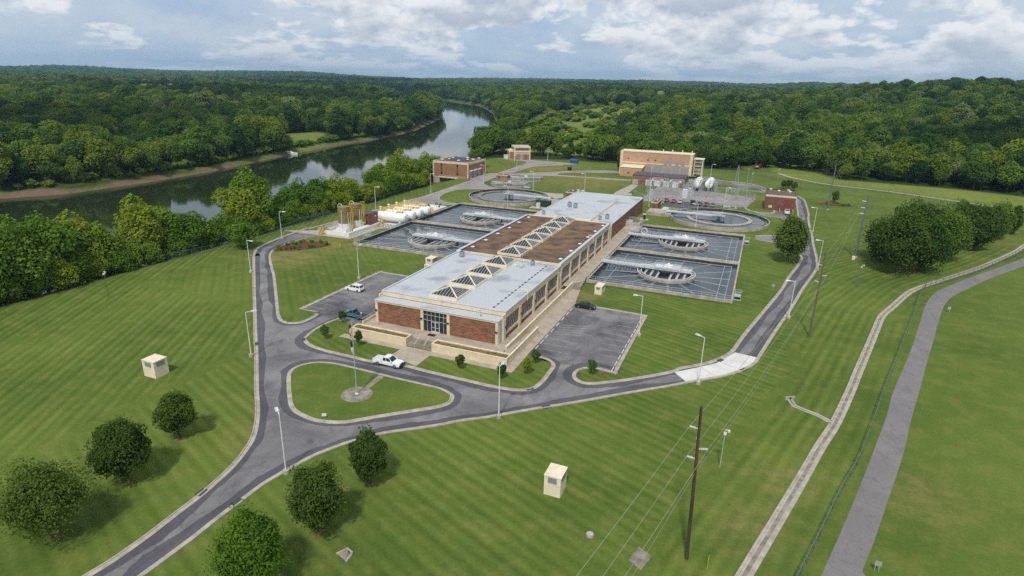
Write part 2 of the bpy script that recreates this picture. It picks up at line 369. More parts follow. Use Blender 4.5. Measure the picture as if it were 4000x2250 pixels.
FENCEN = GL('m -300 175 0 200 300 237 500 262 860 302 1400 372 2000 457 2576 532 3000 600')

# forest outlines in plan
WOODS_N = [(-215,440),(-186,372),(-178,330),(-162,330),(-160,385),(-120,402),(-107,398),(-86,401),(-34,406),(-5,408),(-12,409),(-5,500),(6,575),(26,560),(27,480),(31,430),(44,399),(71,396),(101,394),(124,385),(180,352),(260,318),(420,270),(1500,100),(4500,1500),(6000,9000),(-9000,9500),(-9000,5000)]
CLEAR = [[(-192,428),(-216,524),(-262,672),(-340,930),(-330,1090),(-273,1150),(-165,1100),(-133,1000),(-165,930),(-168,830),(-150,660),(-118,560),(-112,428)],
         GL('o 750 500 780 380 880 370 900 480 860 560', 8), [G('v',955,252),G('v',1040,250),tuple(.76*q for q in G('v',1030,262)),tuple(.76*q for q in G('v',968,266))], [G('v',712,330),G('v',800,326),G('v',826,338),tuple(.95*q for q in G('v',800,344)),tuple(.95*q for q in G('v',728,348))],
         [G('v',345,229),G('v',480,226),tuple(.74*q for q in G('v',470,238)),tuple(.74*q for q in G('v',350,240))]]
def inpoly(x, y, poly): return sdf(np.asarray(x, float), np.asarray(y, float), poly) < 0

# ---------------------------------------------------------------- ground sheet
def axis(lo, hi, a, b, s, g=1.03):
    mid = list(np.arange(a, b+.1, s)); st = s; up = [mid[-1]]
    while up[-1] < hi: st = min(st*g, 160); up.append(up[-1]+st)
    st = s; dn = [mid[0]]
    while dn[-1] > lo: st = min(st*g, 160); dn.append(dn[-1]-st)
    return np.array(dn[:0:-1]+mid+up[1:])
PITS = [(-38.3,-1.75,147.1,221.1),(-115.6,-76.7,150.4,225.4)]
gx = np.unique(np.concatenate([axis(-9500, 8000, -352, 130, 2.4)]+[[a-.1,a+.1,b-.1,b+.1] for a,b,_,_ in PITS])); gy = np.unique(np.concatenate([axis(-400, 13000, 20, 420, 2.4)]+[[a-.1,a+.1,b-.1,b+.1] for _,_,a,b in PITS]))
XX, YY = np.meshgrid(gx, gy); ZZ = land(XX, YY)
rd = sdf(XX, YY, RIVER)
for a_, b_, c_, d_ in PITS: ZZ = np.where((XX > a_) & (XX < b_) & (YY > c_) & (YY < d_), -1.6, ZZ)
ny, nx = XX.shape
me = bpy.data.meshes.new('ground')
idx = np.arange(ny*nx).reshape(ny, nx)
quads = np.stack([idx[:-1,:-1], idx[:-1,1:], idx[1:,1:], idx[1:,:-1]], -1).reshape(-1, 4)
def np_mesh(me, V, Q):
    me.vertices.add(len(V)); me.vertices.foreach_set('co', V.astype(np.float32).ravel())
    k = Q.shape[1]; me.loops.add(Q.size); me.loops.foreach_set('vertex_index', Q.astype(np.int32).ravel())
    me.polygons.add(len(Q)); me.polygons.foreach_set('loop_start', np.arange(0, Q.size, k, dtype=np.int32)); me.polygons.foreach_set('loop_total', np.full(len(Q), k, np.int32))
    me.update(calc_edges=True); me.validate()
np_mesh(me, np.stack([XX, YY, ZZ], -1).reshape(-1, 3), quads)
me.polygons.foreach_set('use_smooth', [True]*len(quads))
# attributes: stripe coordinate, wood floor, mud, dry grass
def direc(t, a, b):
    p = G(t, *a); q = G(t, *b); l = math.hypot(q[0]-p[0], q[1]-p[1]); return (-(q[1]-p[1])/l, (q[0]-p[0])/l)
nl = direc('L', (1700,800), (1000,1448)); nb = direc('d', (100,1100), (700,1449)); nm = direc('z', (560,1100), (640,1440))
dd = -pldist(XX, YY, DITCH)
east = (XX > 24-.0*YY) | (dd > -44)
sc = np.where(XX < -86, XX*nl[0]+YY*nl[1]+1.5*np.sin(YY/40), XX*nb[0]+YY*nb[1])
inner = (XX > -140) & (YY > 95) & (XX < -30); sc = np.where(inner, XX*nm[0]+YY*nm[1], sc)
sc = np.where((XX > 12) | ((dd > -10) & (YY < 140)), dd, sc)
amp = np.where(XX < -86, 1., .8); amp = np.where(inner, .5, amp); amp = np.where((XX > 12), .95, amp); amp = np.where(dd > 0, .55, amp)
amp = np.where(YY > 250, .3, amp); amp = np.where((dd > 6), .06, amp)
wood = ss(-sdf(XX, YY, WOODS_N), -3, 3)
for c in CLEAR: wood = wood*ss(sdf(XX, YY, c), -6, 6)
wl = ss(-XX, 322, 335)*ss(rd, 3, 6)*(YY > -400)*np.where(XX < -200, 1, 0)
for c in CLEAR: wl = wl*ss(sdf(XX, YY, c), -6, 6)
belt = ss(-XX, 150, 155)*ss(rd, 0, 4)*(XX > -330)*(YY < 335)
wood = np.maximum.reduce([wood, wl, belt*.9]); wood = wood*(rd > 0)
mw = 1.7+2.6*np.exp(-((YY-150)/60)**2); mud = (1-ss(rd-2.6*(wav(XX,YY,45,8)-.5)*2, mw-1.2, mw+1.2))*np.where(YY > 820, .25, 1)
dry = np.zeros_like(XX)
for (px, py, r, a) in [(*G('6', 1700, 380), 20, 1.), (*G('6', 2300, 600), 22, .9), (*G('z', 500, 1180), 9, 1.), (*G('7', 350, 840), 10, .8), (*G('m', 1900, 330), 25, .5), (*G('q', 1200, 1420), 22, .6), (*G('2', 1550, 230), 4, .8), (*G('b', 250, 900), 4, .5), (*G('h', 1000, 450), 6, .5), (*G('h', 400, 400), 4, .7), (*G('h', 250, 600), 4, .7), (*G('o', 500, 640), 90, .8), (*G('8', 1300, 290), 6, .8), (*G('g', 2400, 120), 5, .8)]:
    dry = np.maximum(dry, a*np.exp(-((XX-px)**2+(YY-py)**2)/(r*r)))
in_c = np.maximum.reduce([np.maximum(0, -sdf(XX, YY, c)) for c in CLEAR]); meadow = np.where(in_c > 0, .5, 0) + .5*((XX > 6) & (sdf(XX, YY, WOODS_N) > 0) & (YY > 330)) * (pldist(XX, YY, NTRAIL) > 0)
for nme, arr in (('stripe', sc), ('amp', amp), ('wood', wood), ('mud', mud), ('dry', dry), ('meadow', meadow.astype(float))):
    a = me.attributes.new(nme, 'FLOAT', 'POINT'); a.data.foreach_set('value', arr.astype(np.float32).ravel())
ground = bpy.data.objects.new('ground', me); COL.objects.link(ground); tag(ground, kind='structure')

def grass_material(name, use_attr=True, rot=0., amp=.5):
    m, nt, p = _nt(name); p.inputs['Roughness'].default_value = .95; p.inputs['Specular IOR Level'].default_value = .1
    v = _pos(nt)
    at = lambda n: (lambda q: (setattr(q, 'attribute_name', n), q.outputs['Fac'])[1])(nt.nodes.new('ShaderNodeAttribute'))
    n1 = _noise(nt, v, .035, 5, .6); n2 = _noise(nt, v, .28, 6, .65); n3 = _noise(nt, v, 2.2, 6, .75); n4 = _noise(nt, v, .012, 3, .5)
    g1 = (.114,.162,.031); g2 = (.068,.114,.021); gy_ = (.20,.18,.06)
    col = _mix(nt, g2, g1, _ramp(nt, n1, .34, .62))
    col = _mix(nt, col, gy_, _math(nt, 'MULTIPLY', _ramp(nt, n2, .48, .78), .52))
    if use_attr:
        s = _math(nt, 'ADD', at('stripe'), _math(nt, 'MULTIPLY', _noise(nt, v, .12, 2), .15))
        w = _math(nt, 'SINE', _math(nt, 'MULTIPLY', s, 2*PI/1.75))
        w2 = _math(nt, 'SINE', _math(nt, 'MULTIPLY', s, 2*PI/3.5))
        w = _math(nt, 'ADD', _math(nt, 'MULTIPLY', w, .65), _math(nt, 'MULTIPLY', w2, .35))
        k = _math(nt, 'MULTIPLY', at('amp'), _ramp(nt, _noise(nt, v, .06, 3), .2, .55))
        fac = _math(nt, 'ADD', .5, _math(nt, 'MULTIPLY', w, _math(nt, 'MULTIPLY', k, .5)))
        col = _mix(nt, col, _mix(nt, (.73,.76,.68), (1.24,1.2,1.22), fac), 1., 'MULTIPLY')
        col = _mix(nt, col, (.24,.185,.08), _math(nt, 'MULTIPLY', at('dry'), _ramp(nt, _math(nt, 'ADD', n2, _math(nt, 'MULTIPLY', n3, .3)), .45, .8)))
        col = _mix(nt, col, (.20,.25,.045), _math(nt, 'MULTIPLY', at('meadow'), _ramp(nt, n2, -.1, .5)))
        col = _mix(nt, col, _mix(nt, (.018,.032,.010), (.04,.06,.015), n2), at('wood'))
        col = _mix(nt, col, _mix(nt, (.10,.064,.046), (.215,.15,.105), n2), at('mud'))
    col = _mix(nt, col, _mix(nt, (.45,.5,.42), (1.6,1.52,1.5), n3), .8, 'MULTIPLY')
    nt.links.new(col, p.inputs['Base Color'])
    b = _n(nt, 'ShaderNodeBump'); b.inputs['Strength'].default_value = .5; b.inputs['Distance'].default_value = .12
    nt.links.new(_noise(nt, v, 3.5, 5, .75), b.inputs['Height']); nt.links.new(b.outputs[0], p.inputs['Normal'])
    return m
M['lawn'] = grass_material('mown_grass'); M['lawn2'] = grass_material('island_grass', False)
me.materials.append(M['lawn'])

# river
m, nt, p = _nt('river_water'); p.inputs['Base Color'].default_value = (.020,.034,.014,1); p.inputs['Roughness'].default_value = .03; p.inputs['IOR'].default_value = 1.33
nt.links.new(_mix(nt, (.024,.034,.014), (.012,.022,.010), _ramp(nt, _noise(nt, _pos(nt), .02, 4), .35, .65)), p.inputs['Base Color'])
b = _n(nt, 'ShaderNodeBump'); b.inputs['Strength'].default_value = .05; b.inputs['Distance'].default_value = .3
nt.links.new(_noise(nt, _map(nt, _pos(nt), (1,1,1)), .35, 6, .6), b.inputs['Height']); nt.links.new(b.outputs[0], p.inputs['Normal']); M['river'] = m
mb = MB(); mb.poly(offset([p for p in RIVER], 0), WATER); rv = struct(mb, 'river', 'river')
# water in tanks
m, nt, p = _nt('tank_water'); p.inputs['Roughness'].default_value = .04; p.inputs['IOR'].default_value = 1.33
nt.links.new(_mix(nt, (.020,.036,.048), (.038,.060,.074), _ramp(nt, _noise(nt, _pos(nt), .08, 4), .35, .65)), p.inputs['Base Color'])
b = _n(nt, 'ShaderNodeBump'); b.inputs['Strength'].default_value = .03; b.inputs['Distance'].default_value = .1
nt.links.new(_noise(nt, _pos(nt), 1.1, 4, .6), b.inputs['Height']); nt.links.new(b.outputs[0], p.inputs['Normal']); M['water'] = m

# ---------------------------------------------------------------- roads and kerbs
Z1, Z2, Z3, Z4, Z5 = .008, .014, .020, .026, .032
mb = MB()
road_poly = WL + INNER1 + GL('a 1150 660')[:0] + INNER2 + INNER3 + INNER4 + INNER5 + INNER6 + INNER7 + INNER8 + OUT2
mb.poly(road_poly, Z1)
struct(mb, 'road', 'asph')
mb = MB(); mb.poly(P2, Z2); struct(mb, 'service_road', 'asphfar')
mb = MB(); mb.poly([(-92.4,98.9),(-92.4,130.3),(-72.75,130.3),(-72.75,97.0),(-79.5,97.0),(-87.6,98.7)], Z2); struct(mb, 'parking_lot', 'asphlot')
mb = MB(); mb.poly([(-36.5,98.5),(-36.4,130.2),(-19.0,129.8),(-18.9,98.1)], Z2); struct(mb, 'parking_lot', 'asphlot')
mb = MB(); mb.poly(GL('5 600 850 880 640 1280 650 1420 720 2360 850 2370 870 2240 1000 2060 1000 1900 1025 1730 965 1720 1003 1240 1003 900 958 740 930 720 905 600 900'), Z3); struct(mb, 'yard_paving', 'asphfar')
mb = MB(); mb.poly(GL('5 905 925 930 885 1725 945 1722 1003 1240 1003 900 958'), Z4); struct(mb, 'staff_parking_lot', 'asphdark')
mb = MB(); mb.poly(GL('5 1380 560 1550 530 1720 560 1700 600 1500 585'), Z3); struct(mb, 'yard_apron', 'asphfar')
mb = MB(); mb.poly(smooth_line(TRL, 3)+smooth_line(TRR, 3)[::-1], Z1); struct(mb, 'asphalt_trail', 'trail')
mb = MB(); N2 = smooth_line(NTRAIL, 3); ribbon(mb, offset(N2, -1.2), offset(N2, 1.2), Z1, Z1); struct(mb, 'gravel_path', 'conclight')
mb = MB(); mb.poly(GL('e 200 1058 450 1006 640 962 835 850 1070 905 1080 930 950 1022 640 1108 330 1165'), Z3)
struct(mb, 'concrete_road_patch', 'concwhite')
mb = MB()
for s in ('e 475 1005 640 1108', 'e 690 955 900 1040'):
    a, b_ = GL(s); mb.bar((*a, Z3), (*b_, Z3), .09, 0, .012)
struct(mb, 'patch_joints', 'conclight')

kerb_mb = MB(); band_mb = MB()
def kerb(pts, side, closed=False, band=True, sm=3, w=.0, inv=False):
    P = smooth_line(pts, sm, closed)
    o = lambda d: offset(P, d*side, closed)
    R = lambda A, B, za, zb: ribbon(kerb_mb, A, B, za, zb, 0, closed)
    a0, a1, a2, a3 = o(0), o(.17), o(.20), o(.72)
    R(o(-.02), a0, -.05, .15); R(a0, a1, .15, .15); R(a1, a2, .15, .035); R(a2, a3, .035, .030); R(a3, o(.74), .030, .0)
    if band:
        nn = [noise.noise(Vector((q[0]*.12, q[1]*.12, 1.3)))*1.1+noise.noise(Vector((q[0]*.9, q[1]*.9, 4.3)))*.35 for q in P]
        ribbon(band_mb, o(.73), offset(P, lambda i: side*max(1.0, 1.9+nn[i]), closed), Z2+.004, Z2+.004, 0, closed)
# pavement lies to the right of WL (heading north), left of the inner edges heading round
kerb(WL, -1); kerb(INNER1[1:], -1); kerb(INNER2[1:-1], -1); kerb(INNER3[:-1], -1); kerb(INNER4, -1, band=False); kerb(INNER5, -1, band=False)
kerb(INNER6, -1, band=False, sm=2); kerb(INNER7, -1, band=False, sm=1); kerb(INNER8, -1, band=False, sm=2); kerb(OUT2, -1)
isl_dir = -1 if sum(ISLAND[i][0]*ISLAND[(i+1) % len(ISLAND)][1]-ISLAND[(i+1) % len(ISLAND)][0]*ISLAND[i][1] for i in range(len(ISLAND))) > 0 else 1
kerb(ISLAND, isl_dir, True)
kerb([(-87.6,98.9),(-92.5,98.9),(-92.5,130.4),(-72.9,130.4)], -1, band=False, sm=1)
kerb([(-36.5,130.3),(-19.0,129.8),(-18.85,98.1)], -1, band=False, sm=1)
for s in ('6 280 735 150 770 50 830 45 850 60 885 200 925 330 940', '6 870 555 770 590 735 610 770 650 870 685 1000 700', '6 1320 345 1290 358 1200 392 1080 432 980 464', '6 2200 515 1960 500 1900 485 1950 470 2100 460', '6 1990 337 1700 348 1500 363 1330 413 1190 458'):
    kerb(GL(s), 1, band=False, sm=2)
kerb(GL('z 705 919 980 846|7 1450 160 1600 127|z 2000 544 2130 499 2205 478'), -1, band=False, sm=2)
for s in ('5 720 905 760 865 930 885 905 925', '5 1725 945 1750 955 2040 990 2050 1020 1900 1030'):
    kerb(GL(s), 1, band=False, sm=1)
struct(kerb_mb, 'kerb', 'conclight'); struct(band_mb, 'road_edge_seal', 'asphdark')
mb = MB(); mb.poly(smooth_line(ISLAND, 3, True), .12); struct(mb, 'lawn_island', 'lawn2')
mb = MB()
for s in ('5 740 925 765 872 925 890 895 930', '5 1735 960 1755 962 2035 995 2035 1015 1900 1022', '8 430 32 600 72 900 97 1200 132 1340 162 1340 178 1200 173 900 145 620 118 440 60'):
    mb.poly(GL(s), .06)
struct(mb, 'yard_lawn_islands', 'lawn2')
# walks and slabs
mb = MB()
mb.poly([(-60.05,85.35+2.0),(-53.4,85.2),(-53.4,91.95),(-60.05,91.95)], Z2)
mb.poly([(-74.6,90.2),(-60.05,90.25),(-60.05,91.95),(-72.7,91.95),(-72.7,95.9),(-74.6,95.9)][:4]+[(-74.5,91.95)], Z1)
mb.poly([(-53.4,90.3),(-36.4,90.3),(-36.4,98.4),(-36.45,130.3),(-38.1,140.2),(-40.2,140.2),(-40.2,109.4),(-38.1,109.3),(-38.1,91.95),(-53.4,91.95)], Z1)
struct(mb, 'sidewalk', 'slabwalk')
mb = MB(); ic = G('b', 1325, 490)
mb.poly([(ic[0]+2.6*math.cos(i*PI/14), ic[1]+2.6*math.sin(i*PI/14)) for i in range(28)], .13)
mb.poly(GL('b 1370 440 1555 292 1615 305 1425 450'), .136); struct(mb, 'flagpole_plaza', 'concdark')
mb = MB(); mb.poly(GL('7 -560 640 112 726 500 778 985 610 1180 605 1270 600|7 1500 480 1780 300 1640 260 1100 330 300 560 0 640'), Z4); struct(mb, 'chemical_area_slab', 'conclight')
mb = MB(); mb.poly(GL('5 145 800 170 765 430 640 530 655 380 775 440 790 430 815'), Z2); mb.poly(GL('6 980 225 1240 258 1170 270 1110 268', 0), .02); mb.poly(GL('6 1660 770 2000 795 2005 850 1880 870 1790 830'), .03); struct(mb, 'concrete_walk', 'conclight')
# ditch
mb = MB(); 
for P_, w in ((DITCH, .80), (BRANCH, .5)):
    ribbon(mb, offset(P_, w), offset(P_, w*.62), .05, .05, 0); ribbon(mb, offset(P_, w*.62), offset(P_, -w*.62), .03, .03, 1) if False else None
    ribbon(mb, offset(P_, w*.6), offset(P_, w*.3), .05, .02, 0); ribbon(mb, offset(P_, w*.3), offset(P_, -w*.3), .02, .02, 1); ribbon(mb, offset(P_, -w*.3), offset(P_, -w*.6), .02, .05, 0)
    ribbon(mb, offset(P_, -w*.6), offset(P_, -w), .05, .05, 0)
    ribbon(mb, offset(P_, w+.01), offset(P_, w), -.1, .05, 0); ribbon(mb, offset(P_, -w), offset(P_, -w-.01), .05, -.1, 0)
struct(mb, 'concrete_drainage_channel', ['conclight', 'concdark'])
# painted lines
mb = MB()
def pline(x0, y0, x1, y1, w=.11, z=Z3): mb.bar((x0, y0, z-.004), (x1, y1, z-.004), w, 0, .008)
def hl(y, x0, x1): mb.quad((x0,y-.055,Z3),(x1,y-.055,Z3),(x1,y+.055,Z3),(x0,y+.055,Z3))
for i in range(11): hl(101.2+i*2.78, -91.6, -86.9)
for i in range(9): hl(103+i*2.78, -77.6, -73.1)
for i in range(4): hl(99.6+i*2.75, -35.4, -29.2)
hl(117.9+2.7*3, -35.4, -29.2)
for i in range(12): hl(99.3+i*2.72, -24.6, -20.2)
for x in (-39.3,-36.0,-32.9,-29.7,-27.3,-24.4,-21.5,-18.7,-15.8): 
    mb.quad((x-.05,272.6,.05),(x+.05,272.6,.05),(x+.05,277.6,.05),(x-.05,277.6,.05))
for k in range(5):
    y = 110.3+k*1.35; mb.quad((-35.2,y,Z3),(-35.2,y+.12,Z3),(-29.8,y+1.9,Z3),(-29.8,y+1.78,Z3))
struct(mb, 'parking_lines', 'yellowline')

# ---------------------------------------------------------------- sky, sun, haze
SUN_EL, SUN_AZ = rad(54), rad(172)       # azimuth of the sun seen from above, clockwise from +Y
sun = bpy.data.lights.new('sun', 'SUN'); so = bpy.data.objects.new('sun', sun); COL.objects.link(so)
sun.energy = 3.1; sun.angle = rad(4.5); sun.color = (1, .95, .87)
sd = Vector((math.sin(SUN_AZ)*math.cos(SUN_EL), math.cos(SUN_AZ)*math.cos(SUN_EL), math.sin(SUN_EL)))
so.rotation_euler = sd.to_track_quat('Z', 'Y').to_euler()
w = bpy.data.worlds.new('World'); SC.world = w; w.use_nodes = True; nt = w.node_tree
bg = nt.nodes['Background']; out = nt.nodes['World Output']
st = nt.nodes.new('ShaderNodeTexSky'); st.sky_type = 'NISHITA'; st.sun_disc = False; st.sun_elevation = SUN_EL; st.sun_rotation = SUN_AZ; st.air_density = 1.; st.dust_density = .6; st.ozone_density = 2.
nt.links.new(st.outputs[0], bg.inputs[0]); bg.inputs[1].default_value = .095
tc = nt.nodes.new('ShaderNodeTexCoord').outputs['Generated']
sp = nt.nodes.new('ShaderNodeSeparateXYZ'); nt.links.new(tc, sp.inputs[0])
zz = _math(nt, 'MAXIMUM', sp.outputs[2], 0.)
hyp = _math(nt, 'SQRT', _math(nt, 'ADD', _math(nt, 'MULTIPLY', sp.outputs[0], sp.outputs[0]), _math(nt, 'MULTIPLY', sp.outputs[1], sp.outputs[1])))
def cvec(up):
    cx = nt.nodes.new('ShaderNodeCombineXYZ'); nt.links.new(_math(nt, 'DIVIDE', sp.outputs[0], hyp), cx.inputs[0]); nt.links.new(_math(nt, 'DIVIDE', sp.outputs[1], hyp), cx.inputs[1])
    nt.links.new(_math(nt, 'MULTIPLY', _math(nt, 'LOGARITHM', _math(nt, 'ADD', zz, .030+up), 2.718), .25), cx.inputs[2]); return cx.outputs[0]
def cdens(vec):
    big = _noise(nt, vec, 2.6, 2, .5); mid = _noise(nt, vec, 9., 3, .5); fine = _noise(nt, vec, 26., 10, .62, .1)
    return _math(nt, 'ADD', _math(nt, 'ADD', _math(nt, 'MULTIPLY', big, .40), _math(nt, 'MULTIPLY', mid, .42)), _math(nt, 'MULTIPLY', fine, .22))
bias = _math(nt, 'MULTIPLY', _math(nt, 'ADD', sp.outputs[0], .25), .055)
d0 = _math(nt, 'ADD', cdens(cvec(0.)), bias); d1 = _math(nt, 'ADD', cdens(cvec(.010)), bias)
cov = _ramp(nt, d0, .490, .528)
above = _ramp(nt, d1, .515, .60)
inner_ = _ramp(nt, d0, .53, .64)
cc = _mix(nt, (.97,.97,.985), (.44,.50,.61), _math(nt, 'MULTIPLY', above, .95))
cc = _mix(nt, cc, (.80,.83,.88), _math(nt, 'MULTIPLY', inner_, .35))
veil = _mix(nt, (.42,.555,.74), (.68,.74,.82), _ramp(nt, _noise(nt, cvec(0.), 6., 8, .62), .36, .66))
hz = _ramp(nt, sp.outputs[2], .07, .0)
skyc = nt.nodes.new('ShaderNodeBackground'); skyc.inputs[1].default_value = 1.
col = _mix(nt, veil, cc, cov)
col = _mix(nt, col, (.50,.64,.80), _math(nt, 'MULTIPLY', hz, .55))
nt.links.new(col, skyc.inputs[0])
mx = nt.nodes.new('ShaderNodeMixShader'); mx.inputs[0].default_value = .9
nt.links.new(bg.outputs[0], mx.inputs[1]); nt.links.new(skyc.outputs[0], mx.inputs[2]); nt.links.new(mx.outputs[0], out.inputs[0])
w.cycles.sampling_method = 'MANUAL'; w.cycles.sample_map_resolution = 512

mb = MB(); mb.box(-9700, 8300, -600, 13300, -15, 260)
m = bpy.data.materials.new('haze_air'); m.use_nodes = True; nt = m.node_tree; nt.nodes.remove(nt.nodes['Principled BSDF'])
pv = nt.nodes.new('ShaderNodeVolumePrincipled'); pv.inputs['Color'].default_value = (.42,.70,1,1); pv.inputs['Density'].default_value = 7.5e-5; pv.inputs['Anisotropy'].default_value = .2
nt.links.new(pv.outputs[0], nt.nodes['Material Output'].inputs['Volume'])
hb = mb.build('haze', m); tag(hb, kind='stuff')
# unseen cumulus added overhead, placed to throw shadow patches onto the woods
mcl, ntc, pc = _nt('cloud_white'); pc.inputs['Base Color'].default_value = (.85,.86,.88,1); pc.inputs['Roughness'].default_value = 1.
CH = 900.; cot = math.cos(SUN_EL)/math.sin(SUN_EL); rc = random.Random(12)
for (sx, sy, rx, ry) in ((330,560,230,120),(640,900,300,150),(-560,330,120,160),(-900,900,360,170),(-120,1500,420,200),(-1500,1900,600,300),(900,2100,500,260),(-500,2900,800,350),(-2600,3000,700,400)):
    cxx, cyy = sx+math.sin(SUN_AZ)*cot*CH, sy+math.cos(SUN_AZ)*cot*CH; mb = MB()
    for k in range(26):
        a, f = rc.uniform(0, 6.28), math.sqrt(rc.random()); s = rc.uniform(.18, .38)*min(rx, ry)*1.3; mb.sphere((cxx+rx*f*math.cos(a), cyy+ry*f*math.sin(a), CH+s*.3), s, 12, 7, 0, .55)
    tag(mb.build('shade_cloud', mcl, None, (cxx, cyy, CH)), kind='structure')
SC.cycles.volume_bounces = 0; SC.cycles.max_bounces = 6; SC.cycles.diffuse_bounces = 3; SC.cycles.transparent_max_bounces = 8
SC.view_settings.view_transform = 'Standard'; SC.view_settings.look = 'None'; SC.view_settings.exposure = 0.0
SC.cycles.use_adaptive_sampling = True; SC.cycles.adaptive_threshold = .02; SC.cycles.use_denoising = False
# ================================================================ the main filter building
XL, XR = -71.1, -42.7
fb = thing('filter_building', 'long three-part plant building with grey and brown flat roofs and rows of pyramid skylights', 'building', ((XL+XR)/2, 98.4, 0))
FO = tuple(fb.location)
# front part walls
mb = MB()
def wall_bay(mb, X, y0, y1, s=1):
    pass
mb.box(XL, XR, 98.55, 101.6, .5, 5.75); mb.box(XL+.05, XR-.05, 101.6, 136.3, .5, 6.6)
mb.box(XL+.3, XR-.3, 136.3, 187.2, .5, 6.9)
# facade frame: columns and header
for x0, x1 in ((XL,-70.48),(-60.12,-59.5),(-54.0,-53.36),(-43.26,XR)): mb.box(x0, x1, 98.3, 98.56, .98, 5.5)
mb.box(XL-.02, XR+.02, 98.26, 98.56, 5.5, 5.86)
mb.box(XL-.02, XL+.02, 98.56, 101.6, 5.4, 5.86); mb.box(XR-.02, XR+.04, 98.56, 101.4, 5.45, 5.86)
# right wall frame of front and middle parts
def bays(mb, X, ys, z0, z1, ztop, s):
    """pilasters, header and sill bands standing proud of wall plane X on side s"""
    for y in ys:
        mb.box(min(X, X+s*.42), max(X, X+s*.42), y-.55, y+.55, z0, z1)
    mb.box(min(X, X+s*.3), max(X, X+s*.3), ys[0]-.6, ys[-1]+.6, z1, ztop)
    mb.box(min(X, X+s*.22), max(X, X+s*.22), ys[0]+.55, ys[-1]-.55, 1.88, 2.4)
YA = [100.75, 109.2, 117.65, 126.1, 134.75]; YB = [136.9, 145.1, 153.65, 162.15, 170.3, 178.9, 187.0]
bays(mb, XR, YA, .98, 5.55, 6.55, 1); bays(mb, XR, YB, .98, 5.75, 6.95, 1)
bays(mb, XL, YA, .1, 5.55, 6.55, -1); bays(mb, XL, YB, .1, 5.75, 6.95, -1)
# fascias
mb.box(XL-.34, XR+.34, 101.3, 101.5, 5.95, 6.93); mb.box(XL-.4, XR+.4, 136.15, 136.35, 5.9, 7.25)
for s, X in ((1, XR), (-1, XL)):
    a, b = sorted((X+s*.32, X+s*.22)); mb.box(a, b, 101.5, 135.6, 6.55, 6.93); mb.box(a, b, 136.35, 187.5, 6.95, 7.28)
mb.build('wall', 'cream', fb, FO)
for a_, b_ in ((-70.48,-60.12),(-53.36,-43.26)): MB().box(a_, b_, 98.42, 98.56, 1.0, 5.5).build('front_brick_panel', 'brick', fb, FO)
for ys in (YA, YB):
    for a, b in zip(ys[:-1], ys[1:]):
        MB().box(XR-.02, XR+.08, a+.55, b-.55, .98, 1.88).build('side_brick_base', 'brick', fb, FO); MB().box(XL-.08, XL+.02, a+.55, b-.55, .1, 1.88).build('side_brick_base', 'brick', fb, FO)
# side windows: one part each, with mullions as its sub-part
for ys, X, s in ((YA, XR, 1), (YB, XR, 1), (YA, XL, -1), (YB, XL, -1)):
    for a, b in zip(ys[:-1], ys[1:]):
        mb = MB(); g = sorted((X+s*.03, X+s*.06)); mb.box(g[0], g[1], a+.55, b-.55, 2.4, 5.55)
        wn = mb.build('window', 'windowglass', fb, FO)
        mb = MB(); n = 6
        for k in range(n+1):
            y = a+.62+(b-a-1.24)*k/n; h = sorted((X+s*.05, X+s*.14)); mb.box(h[0], h[1], y-.04, y+.04, 2.4, 5.55)
        mb.box(h[0], h[1], a+.55, b-.55, 5.42, 5.54); mb.build('mullion', 'bluegrey', wn, FO)
# roofs
mb = MB(); mb.box(XL+.1, XR-.1, 98.5, 101.32, 5.7, 5.84); mb.box(XL-.1, XR+.1, 101.45, 136.2, 6.7, 6.86)
mb.build('front_roof', 'roofgrey', fb, FO)
mb = MB()
for (x0, x1, y0, y1, z, t) in ((XL-.1, XR+.1, 98.15, 101.32, 5.86, .28), (XL-.4, XR+.4, 101.2, 136.16, 6.93, .42)):
    mb.box(x0, x1, y0, y0+t, z, z+.1); mb.box(x0, x0+t, y0+t, y1, z, z+.1); mb.box(x1-t, x1, y0+t, y1, z, z+.1)
mb.box(XL+.05, XR-.05, 135.8, 136.16, 6.93, 7.02)
mb.build('roof_edge', 'roofedge', fb, FO)
mb = MB(); mb.box(XL+.1, XR-.1, 136.3, 187.4, 7.0, 7.12); mb.build('middle_roof', 'brownroof', fb, FO)
for a_, b_ in ((XL-.42, XL+.35), (XR-.35, XR+.42)): MB().box(a_, b_, 136.36, 187.6, 7.28, 7.42).build('roof_edge', 'roofedge', fb, FO)
MB().box(XL-.42, XR+.42, 136.08, 136.36, 7.25, 7.4).build('parapet', 'cream2', fb, FO); MB().box(XL-.4, XR+.4, 187.4, 187.62, 6.0, 7.42).build('parapet', 'cream2', fb, FO)
# recess link between front and middle part: pale panel
mb = MB(); mb.box(XR+.0, XR+.12, 135.35, 136.3, .98, 6.4); mb.build('link_panel', 'bluegrey', fb, FO)
mb = MB(); mb.box(XR+.0, XR+.1, 98.95, 100.2, 1.0, 5.2); mb.build('end_window', 'frosted', fb, FO)
